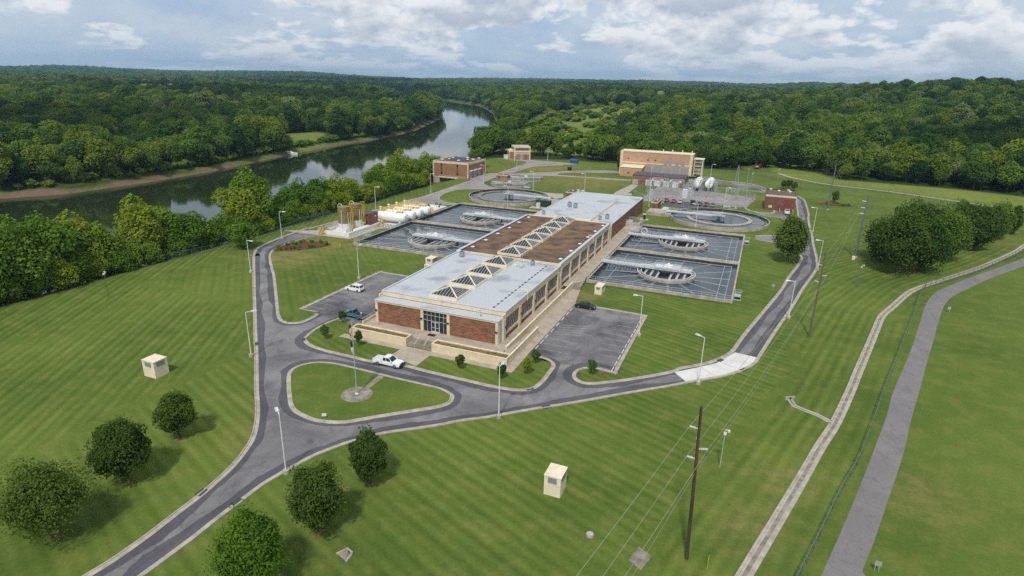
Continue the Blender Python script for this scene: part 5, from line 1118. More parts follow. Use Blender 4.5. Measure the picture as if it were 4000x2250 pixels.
# ================================================================ lamps and poles
def lamp_post(x, y, rz, lab, h=9.0, first=[None]):
    if first[0] is None or h != 9.0:
        t = thing('street_lamp', lab, 'street lamp', (x, y, 0), 'tall white lamp posts', rz)
        mb = MB(); mb.cyl((0,0,0),(0,0,.55),.42,n=14); mb.build('base', 'conclight', t)
        mb = MB(); mb.cyl((0,0,.55),(0,0,h),.095,.06,n=8); mb.build('pole', 'white', t)
        mb = MB(); mb.bar((0,0,h-.06),(1.25,0,h-.02),.1); mb.build('arm', 'white', t)
        mb = MB(); mb.frus((1.0,2.0,-.25,.25),(1.1,1.9,-.18,.18),h-.1,h+.06); mb.build('lamp_head', 'galvlight', t)
        if first[0] is None: first[0] = t
    else: t = dup(first[0], (x, y, 0), rz, lab)
    return t
LP = [('L',1960,830,0,'lamp post on the outer lawn edge near the left bend of the ring road'),('L',2203,565,.4,'lamp post outside the left bend opposite the round flower bed'),
 ('z',1327,738,.4,'lamp post behind the white tanks beside the road'),('z',1830,592,0,'lamp post beside the road before the pump house'),('6',757,612,PI,'lamp post at the fork in front of the pump house doors'),
 ('6',1240,312,PI,'lamp post at the foot of the mound by the far cream building'),('6',1273,430,PI,'lamp post at the bend below the far cream building'),('6',1755,285,PI/2,'lamp post beyond the plaza of the far cream building'),
 ('6',1530,735,PI,'lamp post on the lawn right of the small round tanks'),('6',1132,1003,PI,'lamp post between the left round clarifier and the far left square tank'),('7',650,1400,PI/2,'lamp post at the edge of the left car park'),
 ('5',1425,1320,PI,'lamp post between the right round clarifier and the far right square tank'),('5',1870,1012,0,'lamp post on the kerbed island by the substation'),
 ('5',1655,580,0,'lamp post on the back road behind the two raised white tanks'),('8',2140,820,PI,'lamp post outside the right road level with the big lone tree'),('8',2213,1425,PI,'lamp post outside the right road by the shorter wooden pole'),
 ('g',460,790,PI,'lamp post outside the right road above the white concrete patch'),('e',450,1180,PI*.8,'lamp post standing at the white concrete road patch'),('d',398,1000,PI*.5,'lamp post on the road edge below the right planter corner'),
 ('b',585,1310,PI*.8,'nearest lamp post, at the road fork among the round trees'),('a',220,1055,PI*.35,'lamp post on the left lawn beside the road junction'),('2',2383,850,PI,'lamp post on the outer edge of the right car park'),
 ('6',2330,765,PI,'lamp post rising behind the far end of the grey roof'),('5',697,990,PI/2,'lamp post beside the far right corner of the brick wall')]
for t_, x, y, rz, lab in LP:
    p = G(t_, x, y); lamp_post(p[0], p[1], rz, lab)
def wood_pole(x, y, h, lab, m, arms):
    t = thing('utility_pole', lab, 'utility pole', (x, y, 0)); mb = MB(); mb.cyl((0,0,-.2),(0,0,h),.21,.14,n=10); mb.build('pole', m, t)
    for z, dx, dy in arms:
        mb = MB(); a = Vector((dx*.1,dy*.1,z)); b = Vector((dx,dy,z+.15)); mb.cyl(a, b, .05, n=6)
        for k in range(6): c_ = a.lerp(b, .35+k*.12); mb.cyl(c_, c_+(b-a)*.05, .14, n=8)
        mb.build('insulator', 'insul', t)
    return t
U1, U2, S1, S2 = (-1.3,57.0), (14.8,132.9), (31.6,208.9), (29.7,291.7)
A1 = [(16.6,-.95,-.1),(14.2,1.0,.1),(13.0,-.95,-.1)]
wood_pole(*U1, 19.2, 'tall dark wooden utility pole standing on the near lawn', 'wood', A1).rotation_euler[1] = -.038
wood_pole(*U2, 18.6, 'weathered wooden utility pole beside the right road', 'greypole', [(15.8,-1,0),(13.6,1,0),(12.2,-1,0)])
for (x, y), lab, arms in ((S1, 'grey steel utility pole with three side insulators left of the park trees', [(17.8,-1.3,0),(15.8,-1.3,0),(14.0,-1.3,0)]), (S2, 'grey steel utility pole fanning out cables above the mulch bed', [])):
    t = thing('steel_pole', lab, 'utility pole', (x, y, 0)); mb = MB(); mb.cyl((0,0,0),(0,0,20.1),.34,.16,n=10); mb.build('pole', 'steelblue', t); mb = MB(); mb.cyl((0,0,0),(0,0,.5),.6,n=12); mb.build('base', 'conclight', t)
    for z, dx, dy in arms: mb = MB(); mb.cyl((0,0,z),(dx,dy,z+.1),.12,n=8); mb.build('insulator', 'insul', t)
def cable(p, q, sag, lab, r=.016, n=18):
    mb = MB(); pr = None
    for k in range(n+1):
        u = k/n; v = Vector(p).lerp(Vector(q), u)-Vector((0,0,sag*4*u*(1-u)))
        if pr is not None: mb.bar(pr, v, r*2)
        pr = v
    return tag(mb.build('power_line', 'cable', None, p), lab, 'power line', 'power lines strung between the utility poles')
def ext(P_, k): return (P_[0]-16.5*k, P_[1]-77*k)
for i, (z, dx) in enumerate([(16.75,-1.58),(14.35,.46),(13.15,-1.45)]):
    nm = ['top','middle','lowest'][i]
    z2, dx2 = [(15.95,-1),(13.75,1),(12.35,-1)][i]; z3 = [17.9,15.9,14.1][i]
    e = ext(U1, 1); cable((U1[0]+dx,U1[1]-.1,z), (e[0]+dx,e[1],z+2), 1.0, nm+' cable running out of view past the tall dark pole')
    cable((U1[0]+dx,U1[1]-.1,z), (U2[0]+dx2,U2[1],z2), 1.2, nm+' cable between the tall dark pole and the weathered pole')
    cable((U2[0]+dx2,U2[1],z2), (S1[0]-1.3,S1[1],z3), 1.2, nm+' cable between the weathered pole and the first steel pole')
    cable((S1[0]-1.3,S1[1],z3), (S2[0],S2[1],[18.4,16.6,14.9][i]), 1.5, nm+' cable between the two steel poles')
    cable((S2[0],S2[1],[18.2,16.2,14.4][i]), (-9.5,303,[14.5,13,11][i]), 1.5, nm+' cable from the steel pole to the lattice mast of the substation')
cable((U1[0]-.43,U1[1],11.2), (U2[0],U2[1],10.8), 1.6, 'thin low cable between the tall dark pole and the weathered pole', .012); cable((U1[0]-.43,U1[1],11.2), (*ext(U1,1),12), 1.5, 'thin low cable running out of view past the tall dark pole', .012)
def cam_pole(x, y, h, lab, m='galv', hm='white'):
    t = thing('camera_pole', lab, 'camera pole', (x, y, 0)); mb = MB(); mb.cyl((0,0,0),(0,0,h),.075,.06,n=8); mb.build('pole', m, t)
    mb = MB(); mb.box(-.18,.18,-.18,.18,h-.75,h-.4); mb.build('junction_box', hm, t)
    mb = MB(); mb.bar((0,0,h),(.45,0,h+.05),.09); mb.cyl((.45,0,h+.05),(.45,0,h-.25),.16,n=10); mb.build('camera', hm, t)
cam_pole(.8,76.3,6.0,'slim pole with a white dome camera on the lawn right of the wooden pole'); cam_pole(28.7,176.1,6.1,'slim green pole with a pale camera before the park trees', 'steelblue', 'cream2')
cam_pole(-136.6,85.4,6.5,'wooden pole with two white cameras on the left lawn', 'greypole'); cam_pole(64.2,235,5.6,'pole with a white camera in the shade under the park trees', 'steelblue'); cam_pole(10.0,379.6,6,'pole with a camera at the fence corner by the footbridge', 'galv')
p = G('5', 630, 960); cam_pole(p[0]-2, p[1]+22, 14, 'tall slim grey mast at the left front of the substation')
p = G('5', 715, 650); cam_pole(p[0], p[1], 12, 'tall thin mast before the brown brick annex')
p = G('5', 2265, 830); cam_pole(p[0], p[1], 11.5, 'tall slim mast at the right end of the substation yard'); p = G('5', 2230, 625); cam_pole(p[0], p[1], 8, 'thin pole on the back road right of the lattice mast', 'galv', 'galv')
# flagpole
fp = G('b', 1325, 486); t = thing('flagpole', 'grey flagpole standing on the round concrete plaza of the traffic island', 'flagpole', (fp[0], fp[1], .13))
mb = MB(); mb.cyl((0,0,0),(0,0,12.6),.11,.06,n=10); mb.build('pole', 'galv', t); mb = MB(); mb.sphere((0,0,12.65),.12,10,8); mb.build('finial', 'yellow', t); mb = MB(); mb.cyl((0,0,0),(0,0,.12),.3,n=16); mb.build('base', 'white', t)
def limp_flag(z0, z1, w, cols, name, lab, cat):
    mb = MB(); n = 14; V = []
    for i in range(n+1):
        for j in range(7):
            u = j/6; z = z1-(z1-z0)*i/n; V.append((fp[0]-.08-w*u*(.35+.65*math.sin(PI*min(1,i/n*1.2+.1))), fp[1]-.1-.16*math.sin(u*9+i*.5), z+.13))
    mb.add(V, [(i*7+j, i*7+j+1, (i+1)*7+j+1, (i+1)*7+j) for i in range(n) for j in range(6)])
    mb.m = [cols(i, j) for i in range(n) for j in range(6)]; return mb
M['flagred'] = mat('flag_red', (.42,.05,.06), (.35,.04,.05), 3); M['flagwhite'] = mat('flag_white', (.7,.68,.68), (.6,.58,.58), 3); M['flagblue'] = mat('flag_blue', (.03,.04,.14), (.02,.03,.1), 3)
mb = limp_flag(9.9, 12.4, .62, lambda i, j: 2 if i < 3 else (0 if j % 2 else 1), 'flag', '', ''); tag(mb.build('flag', ['flagred','flagwhite','flagblue'], None, (fp[0], fp[1], 10)), 'limp red and white striped flag with blue corner at the top of the flagpole', 'flag')
mb = limp_flag(7.4, 9.6, .45, lambda i, j: 2 if i < 7 else 1, 'flag', '', ''); tag(mb.build('flag', ['flagred','flagwhite','flagblue'], None, (fp[0], fp[1], 8)), 'limp dark blue and white flag hanging lower on the flagpole', 'flag')
# ---------------------------------------------------------------- cream vent houses
def vent_house(x, y, w, d, h, lab, lw=True):
    t = thing('vent_house', lab, 'vent house', (x, y, 0)); box_part('body', 'cream2', t, (0,0,0), (0,w,0,d,-.1,h-.12)); box_part('roof', 'cream2', t, (0,0,0), (-.06,w+.06,-.06,d+.06,h-.12,h))
    for b in ((w*.24,w*.76,-.03,.0,h*.66,h*.9), (w,w+.03,d*.2,d*.8,h*.66,h*.9)):
        l = box_part('louvre', 'bluegrey', t, (0,0,0), b); mb = MB(); [mb.box(b[0]-.01,b[1]+.01,b[2]-.02,b[3]+.02,b[4]+k*(b[5]-b[4])/5,b[4]+k*(b[5]-b[4])/5+.03) for k in range(6)]; mb.build('slat', 'steelblue', l)
vent_house(-94.2,62.1,2.85,2.6,3.1,'cream block vent house on the left lawn'); vent_house(-19.7,60.9,2.2,2.7,2.95,'cream block vent house on the near lawn left of the tall dark pole')
vent_house(-34.0,138.7,1.8,3.6,2.1,'low cream vent house on the grass in front of the near right tank'); vent_house(-83.4,140,2.2,3,2.6,'cream vent house half hidden behind the front roof edge on the left')
# hydrants, covers, culvert etc.
def hydrant(x, y, lab, m):
    t = thing('fire_hydrant', lab, 'fire hydrant', (x, y, 0)); mb = MB(); mb.lathe((0,0,0),[(.16,0),(.16,.08),(.11,.1),(.11,.6),(.15,.62),(.13,.75),(.05,.85),(.01,.88)],12); mb.build('body', m, t)
    mb = MB(); mb.cyl((-.22,0,.45),(.22,0,.45),.07,n=8); mb.cyl((0,-.2,.42),(0,0,.42),.08,n=8); mb.build('nozzle', m, t)
p = G('d',1483,555); hydrant(*p,'red fire hydrant on the small kerbed lawn tip by the right car park','red'); p = G('7',355,885); hydrant(*p,'yellow fire hydrant on the grass left of the near left tank','yellow')
p = G('6',1355,930) ; 
inl = [('i',550,450),('i',708,492),('a',780,875),('a',270,922),('d',722,697),('d',900,885),('d',1230,547),('d',1410,496),('e',682,933),('e',922,1032),('z',260,1106),('z',408,1103)]
labs = ['drain inlet in the left kerb of the entrance road','drain inlet in the right kerb of the entrance road','drain inlet at the left tip of the lawn in front of the building','drain inlet on the left kerb by the road junction','drain inlet at the right bottom corner of the front lawn','drain inlet on the outer kerb below the right car park entry','drain inlet at the rounded left end of the hydrant lawn','drain inlet in the kerb beside the small tree of the right car park','drain inlet on the inner kerb of the white concrete patch','drain inlet on the outer kerb of the white concrete patch','drain inlet on the outer kerb of the far left bend','drain inlet on the inner kerb of the far left bend']
alln = WL+INNER1+INNER2+INNER3+OUT2+ISLAND
for (t_, x, y), lab in zip(inl, labs):
    p = G(t_, x, y); nb_ = sorted(alln, key=lambda q: (q[0]-p[0])**2+(q[1]-p[1])**2)[:2]; an = math.atan2(nb_[1][1]-nb_[0][1], nb_[1][0]-nb_[0][0])
    t = thing('drain_inlet', lab, 'drain inlet', (p[0], p[1], 0), None, an); box_part('grate', 'black', t, (0,0,0), (-.7,.7,-.42,.42,.02,.06)); mb = MB(); [mb.box(-.66,.66,-.38+k*.13,-.34+k*.13,.06,.075) for k in range(6)]; mb.build('bar', 'steelblue', t)
p = G('h',60*0+0,0)
p = G('v',1484,1348); t = thing('manhole', 'round concrete manhole with a grey lid in the near lawn', 'manhole', (p[0],p[1],0)); mb = MB(); mb.cyl((0,0,-.1),(0,0,.32),.42,n=24); mb.build('ring', 'conc', t); mb = MB(); mb.cyl((0,0,.32),(0,0,.37),.33,n=20); mb.build('lid', 'galv', t); mb = MB(); mb.lathe((0,0,.012),[(.6,0),(.01,.001)],20); mb.build('bare_soil', 'soil', t)
q = GL('v 1607 1377 1640 1402 1612 1435 1581 1410'); mb = MB(); mb.prism(q, -.1, .12); t = tag(mb.build('concrete_pad', 'concdark', None, (*q[0], 0)), 'square grey concrete pad lying in the near lawn left of the dark pole', 'concrete pad')
p = G('v',874,1395); t = thing('culvert', 'small concrete culvert headwall with splayed wings in the near lawn', 'culvert', (p[0],p[1],0), None, -.3); t.scale = (.72,.72,.72)
mb = MB(); mb.box(-.75,.75,.3,.55,0,.62); mb.build('headwall', 'conclight', t); mb = MB(); mb.bar((-.75,.3,.25),(-1.2,-1.1,.12),.25,0,.4); mb.bar((.75,.3,.25),(1.2,-1.1,.12),.25,0,.4); mb.build('wing', 'conclight', t); mb = MB(); mb.cyl((0,.28,.3),(0,.33,.3),.24,n=14); mb.build('pipe_mouth', 'black', t); mb = MB(); mb.poly([(-.75,.3),(-1.1,-1.0),(1.1,-1.0),(.75,.3)],.03); mb.build('apron', 'concdark', t)
p = G('h',422,38); t = thing('culvert', 'concrete headwall at the upper end of the short channel branch', 'culvert', (p[0],p[1],0), None, .6); mb = MB(); mb.box(-.9,.9,-.1,.15,0,.5); mb.build('headwall', 'conclight', t); mb = MB(); mb.cyl((0,-.12,.25),(0,-.08,.25),.2,n=12); mb.build('pipe_mouth', 'black', t)
p = G('b',985,735); t = thing('sign_board', 'small tilted white board on the lower edge of the traffic island lawn', 'sign', (p[0],p[1],.12), None, .5); mb = MB(); mb.box(-.35,.35,-.02,.02,.25,.75); mb.build('board', 'white', t); mb = MB(); mb.bar((0,.04,0),(0,.04,.6),.05); mb.build('post', 'galv', t)
p = G('h',56,790); t = thing('marker_post', 'thin yellow marker post on the near lawn right of the dark pole', 'post', (p[0],p[1],0)); mb = MB(); mb.cyl((0,0,0),(0,0,1.9),.03,n=8); mb.build('post', 'yellow', t)
for (t_,x,y,lab) in (('h',803,798,'small grey sign on a post on the far right lawn at the near trail edge'),('g',1895,735,'grey twin post sign on the right lawn beside the trail bend'),('g',318,530,'small grey utility sign in the grass left of the right road')):
    p = G(t_,x,y); t = thing('sign_post', lab, 'sign', (p[0],p[1],0)); mb = MB(); mb.bar((-.2,0,0),(-.2,0,1.3),.06); mb.bar((.2,0,0),(.2,0,1.3),.06); mb.build('post', 'galv', t); mb = MB(); mb.box(-.32,.32,-.04,-.01,.8,1.4); mb.build('plate', 'galv', t)
p = G('h',5*0+16,3*0+212) ; t = tag(MB().box(p[0]-.3,p[0]+.3,p[1]-.3,p[1]+.3,-.02,.06).build('valve_cover','concdark',None,(p[0],p[1],0)), 'tiny grey valve cover in the grass left of the dark pole', 'cover')
p = G('m',1010,965); t = tag(MB().box(p[0]-.4,p[0]+.4,p[1]-.6,p[1]+.6,0,1.0).build('utility_cabinet','cream2',None,(p[0],p[1],0)), 'pale green utility cabinet at the foot of the first steel pole', 'cabinet')
p = G('5',625,1190); t = thing('control_kiosk', 'black and white control kiosk on a slab near the valve chamber', 'kiosk', (p[0],p[1],0)); box_part('cabinet','black',t,(0,0,0),(-.4,.4,-.3,.3,0,2.0)); box_part('hood','white',t,(0,0,0),(-.6,.6,-.45,.45,2.0,2.3)); box_part('slab','conclight',t,(0,0,0),(-1.6,1.6,-1.6,1.6,-.02,.08))
p = G('5',1370,560); t = thing('skip', 'black open skip beside the loading dock of the peach building', 'skip', (p[0],p[1],0)); mb = MB(); mb.frus((-1.6,1.6,-.9,.9),(-2,2,-1.1,1.1),.1,1.6); mb.build('bin', 'black', t); mb = MB(); mb.box(-2.05,2.05,-1.15,-1.05,1.55,1.68); mb.box(-2.05,2.05,1.05,1.15,1.55,1.68); mb.build('rim', 'galv', t)
t = thing('loading_dock', 'grey concrete loading dock with railing right of the brown annex', 'dock', (-31.5,340,0)); box_part('block','conclight',t,(0,0,0),(-3.5,4,-1.5,2.5,-.1,1.3)); mb = MB(); rail(mb,[(-3.5,-1.4,1.3),(4,-1.4,1.3)],1.1,2,.08,1.5); mb.build('railing','galvlight',t)
for k, p in enumerate([G('6',2145,305), G('6',2195,315)]):
    t = thing('dumpster', ['left','right'][k]+' one of two blue dumpsters on the lawn edge before the far woods', 'dumpster', (p[0],p[1],0), 'blue dumpsters'); mb = MB(); mb.frus((-1.4,1.4,-.9,.9),(-1.6,1.6,-1.2,1.2),.1,2.1); mb.build('bin','blue',t); mb = MB(); mb.add([(-1.6,-1.2,2.1),(1.6,-1.2,2.1),(1.6,1.2,2.6),(-1.6,1.2,2.6),(-1.6,1.2,2.1),(1.6,1.2,2.1)],[(0,1,2,3),(0,3,4),(1,5,2),(4,3,2,5)]); mb.build('lid','blue',t)
p = G('6',2100,420); t = thing('waste_bin', 'black square bin standing alone on the dry lawn by the far road', 'bin', (p[0],p[1],0)); mb = MB(); mb.frus((-1,1,-.8,.8),(-1.2,1.2,-.95,.95),.0,1.8); mb.build('bin','black',t); mb = MB(); mb.box(-1.25,1.25,-1,1,1.8,1.95); mb.build('lid','black',t)
p = G('6',1690,985); t = thing('dumpster', 'dark green dumpster between the left round clarifier and the long roof', 'dumpster', (p[0],p[1],0)); mb = MB(); mb.frus((-3,3,-1.2,1.2),(-3.2,3.2,-1.3,1.3),.2,2.6); mb.build('bin','green',t); mb = MB(); mb.box(-3.3,3.3,-1.35,-1.25,2.5,2.7); mb.build('rim','green',t)
p = G('6',1610,1010); t = thing('generator', 'pale equipment cabinets left of the green dumpster', 'cabinet', (p[0],p[1],0)); box_part('cabinet','galvlight',t,(0,0,0),(-.8,.8,-.6,.6,.2,2.2)); box_part('slab','conclight',t,(0,0,0),(-3.5,3.5,-2,2,-.05,.2))
p = G('6',1735,985); t = thing('hose_bundle','cream coiled hose on a black stand at the left roof edge','hose',(p[0],p[1],0)); mb = MB(); mb.lathe((0,0,2.2),[(.5,-.4),(.9,-.3),(.9,.3),(.5,.4),(.5,-.4)],14); mb.build('coil','cream2',t); mb = MB(); mb.bar((0,0,0),(0,0,2.4),.3); mb.build('stand','black',t)
p = G('8',800,440); t = thing('crate_frame', 'grey wire framed stack beside the clarifier by the substation island', 'frame', (p[0],p[1],0)); mb = MB(); rail(mb,[(-1.8,-1,0),(1.8,-1,0),(1.8,1,0),(-1.8,1,0),(-1.8,-1,0)],1.8,5,.07,.8); mb.build('cage','galv',t); mb = MB(); mb.box(-1.7,1.7,-.9,.9,0,.5); mb.build('load','galvlight',t)
t = thing('pipe_bundle','galvanised piping and valves between left clarifier and the far roof','pipes',(-80,244,0)); mb = MB(); 
for k in range(5): mb.cyl((-4,k*1.1-2,1.0+.2*k),(5,k*1.1-2,1.0+.2*k),.16,n=8)
for k in range(6): mb.cyl((-3+k*1.5,-2+k*.7,0),(-3+k*1.5,-2+k*.7,2.3),.14,n=8)
mb.build('pipe','galv',t); box_part('platform','conclight',t,(0,0,0),(-6,8,-3,10,-.05,.5))
p = G('6', 1430, 705); t = thing('pipe_cage', 'grey wire cage on the lawn behind the left round clarifier', 'cage', (p[0],p[1],0)); mb = MB(); rail(mb,[(-2,-1,0),(2,-1,0),(2,1,0),(-2,1,0),(-2,-1,0)],1.4,4,.07,.8); mb.build('cage','galv',t); mb = MB(); mb.cyl((-1.5,0,.5),(1.5,0,.5),.4,n=10); mb.build('pipe','galvlight',t)
# wheel stops
ws = []
for k, (t_, x, y) in enumerate([('2',815,1035),('2',888,950),('2',962,865),('2',1048,768),('2',1140,675),('2',1215,590),('2',1293,503),('2',1345,440)]):
    ws.append((-36.0, G(t_, x, y)[1], ['nearest the small trees','second along','third along','fourth along','fifth along','sixth along','seventh along','beside the black sedan'][k], 'walk side of the right car park'))
R_ = [(1990,1375),(2040,1285),(2090,1190),(2142,1095),(2190,1010),(2235,930),(2280,850),(2322,775),(2363,700),(2400,630),(2440,560)]
od = ['nearest the hydrant','second along','third along','fourth along','fifth along','sixth along','seventh along','eighth along','ninth along','tenth along','in the far corner']
for k, (x, y) in enumerate(R_): ws.append((-19.9, G('2', x, y)[1], od[k], 'lawn side of the right car park'))
for k in range(11): ws.append((-91.9, 102.5+k*2.78, ['nearest the entry','second along','third along','fourth along','fifth along','sixth along','under the white estate car','eighth along','ninth along','tenth along','in the far corner'][k], 'lawn side of the left car park'))
w0 = None
for x, y, od_, where in ws:
    lab = f'pale concrete wheel stop {od_}, {where}'
    if w0 is None:
        mb = MB(); mb.frus((-.1,.1,-.9,.9),(-.06,.06,-.86,.86),0,.14); w0 = tag(mb.build('wheel_stop','concwhite'), lab, 'wheel stop', 'wheel stops of the car parks'); w0.location = (x, y, .02)
    else:
        c_ = w0.copy(); COL.objects.link(c_); c_.location = (x, y, .02); c_['label'] = lab
# ================================================================ vehicles
def paint(name, c, rough=.25):
    m, nt, p = _nt(name); p.inputs['Base Color'].default_value = (*c, 1); p.inputs['Roughness'].default_value = rough; p.inputs['Coat Weight'].default_value = .5; p.inputs['Coat Roughness'].default_value = .06
    nt.links.new(_mix(nt, c, tuple(v*.82 for v in c), _math(nt,'MULTIPLY',_noise(nt, _pos(nt), 1.5, 5),.5)), p.inputs['Base Color']); return m
M['pwhite'] = paint('white_car_paint', (.80,.81,.82)); M['pblue'] = paint('steel_blue_car_paint', (.07,.16,.22), .4); M['pblack'] = paint('black_blue_car_paint', (.012,.015,.022)); M['pred'] = paint('dark_red_car_paint', (.28,.02,.03)); M['psilver'] = paint('silver_car_paint', (.38,.40,.42)); M['pgreen'] = paint('dark_green_car_paint', (.03,.07,.065)); M['pgrey'] = paint('blue_grey_car_paint', (.13,.17,.2))
M['headlamp'] = mat('lamp_glass', (.7,.72,.74), (.55,.57,.6), 9, .1); M['taillamp'] = mat('tail_lamp_red', (.35,.01,.01), (.25,.01,.01), 9, .15)
def body_shell(mb, prof, W, mi=0, crown=.88):
    """side outline (x,z) closed loop, extruded across with rounded-in shoulders"""
    n = len(prof); zs = [p[1] for p in prof]; zm = max(zs); zl = min(zs); rows = []
    def row(f, inset): return [(x*(1-inset*.02), f*W/2, z if z < zl+.4*(zm-zl) else z-inset*.02) for x, z in prof]
    for f, i_ in ((-1,2),(-.97,0),(.97,0),(1,2)):
        rows.append([(x, (f if abs(f) < 1 else f*1.0)*W/2*(1 if z < zm*.75 else crown), z) for x, z in prof] if abs(f) < 1 else [(x*.985, f*W/2*(.985 if z < zm*.75 else crown*.985), z*.985+.01) for x, z in prof])
    V = [p for r in rows for p in r]; Fs = []
    for k in range(3): Fs += [(k*n+i, k*n+(i+1) % n, (k+1)*n+(i+1) % n, (k+1)*n+i) for i in range(n)]
    Fs += [tuple(range(n))[::-1], tuple(3*n+i for i in range(n))]; mb.add(V, Fs, mi)
def wheels(t, xs, W, r=.34):
    for x in xs:
        for s in (-1, 1):
            mb = MB(); y = s*(W/2-.11); T_ = Matrix.Translation((x, y, r)) @ Matrix.Rotation(PI/2, 4, 'X'); mb.lathe((0,0,0),[(r*.55,-.12),(r*.92,-.12),(r,-.08),(r,.08),(r*.92,.12),(r*.55,.12)],20,0,T_); wh = mb.build('wheel','tyre',t)
            mb = MB(); mb.lathe((0,0,0),[(.01,-.125),(r*.2,-.13),(r*.58,-.10)],14,0,T_) if s > 0 else mb.lathe((0,0,0),[(r*.58,.10),(r*.2,.13),(.01,.125)],14,0,T_); mb.build('rim','rim',wh)
def glass_cab(t, b, tp, z0, z1, wb, wt, pm, pillars=(.5,)):
    """cabin: painted frame with roof, glass panels set on each side"""
    mb = MB(); mb.frus((b[0],b[1],-wb/2,wb/2),(tp[0],tp[1],-wt/2,wt/2),z0,z1); mb.build('cabin', pm, t)
    V = lambda x, y, z: Vector((x, y, z)); e = .012
    def panel(P0,P1,P2,P3,name,i0=.07,i1=.1):
        c_ = [P0.lerp(P1,i0).lerp(P3.lerp(P2,i0),i1), P0.lerp(P1,1-i0).lerp(P3.lerp(P2,1-i0),i1), P0.lerp(P1,1-i0).lerp(P3.lerp(P2,1-i0),1-i1), P0.lerp(P1,i0).lerp(P3.lerp(P2,i0),1-i1)]
        n_ = (P1-P0).cross(P3-P0).normalized()*e; mb = MB(); mb.quad(*[q+n_ for q in c_]); mb.build(name,'glass',t)
    A = [V(b[1],-wb/2,z0),V(b[1],wb/2,z0),V(b[0],wb/2,z0),V(b[0],-wb/2,z0)]; B = [V(tp[1],-wt/2,z1),V(tp[1],wt/2,z1),V(tp[0],wt/2,z1),V(tp[0],-wt/2,z1)]
    panel(A[0],A[1],B[1],B[0],'windscreen'); panel(A[2],A[3],B[3],B[2],'rear_window')
    for P0,P1,P2,P3 in ((A[3],A[0],B[0],B[3]),(A[1],A[2],B[2],B[1])):
        cuts = [0]+list(pillars)+[1]
        for c0, c1 in zip(cuts[:-1], cuts[1:]): panel(P0.lerp(P1,c0),P0.lerp(P1,c1),P3.lerp(P2,c1),P3.lerp(P2,c0),'side_window',.06,.12)
def lights(t, xf, xr, W, zf, zr):
    for s in (-1,1):
        mb = MB(); mb.box(xf-.04,xf+.03,s*W*.36-.14,s*W*.36+.14,zf-.08,zf+.08); mb.build('headlight','headlamp',t); mb = MB(); mb.box(xr-.03,xr+.04,s*W*.4-.1,s*W*.4+.1,zr-.14,zr+.14); mb.build('tail_light','taillamp',t)
def car(loc, rz, pm, lab, kind='sedan', grp=None, cat='car'):
    t = thing({'sedan':'parked_car','hatch':'parked_car','suv':'parked_car'}[kind], lab, cat, (loc[0],loc[1],.02), grp, rz)
    L, W, H = {'sedan':(4.8,1.82,1.45),'hatch':(4.3,1.75,1.5),'suv':(4.75,1.86,1.68)}[kind]; h = L/2
    zb = .95 if kind != 'suv' else 1.05
    prof = [(-h,.35),(-h,.75),(-h+.1,zb-.02),(-h+.5,zb),(h-1.2,zb-.02),(h-.35,zb-.17),(h,.68),(h,.32),(h-.5,.24),(-h+.5,.24)]
    mb = MB(); body_shell(mb, prof, W, 0, .95); mb.build('body', pm, t)
    if kind == 'sedan': glass_cab(t, (-h+.5,h-1.15), (-h+1.35,h-2.1), zb-.03, H, W*.92, W*.74, pm, (.36,.66))
    elif kind == 'hatch': glass_cab(t, (-h+.15,h-1.05), (-h+.7,h-1.9), zb-.03, H, W*.92, W*.76, pm, (.45,))
    else: glass_cab(t, (-h+.12,h-1.2), (-h+.5,h-2.0), zb-.03, H, W*.93, W*.8, pm, (.3,.62))
    wheels(t, (-h+.95,h-.95), W); lights(t, h, -h, W, .66, .8)
    mb = MB(); mb.box(h-.06,h+.05,-W*.42,W*.42,.3,.5); mb.box(-h-.05,-h+.06,-W*.42,W*.42,.32,.5); mb.build('bumper', 'black' if kind != 'sedan' else pm, t)
    if kind == 'suv': mb = MB(); [mb.bar((-h+.7,s*W*.36,H+.06),(h-2.1,s*W*.36,H+.06),.05) for s in (-1,1)]; mb.build('roof_rack','galv',t)
    return t
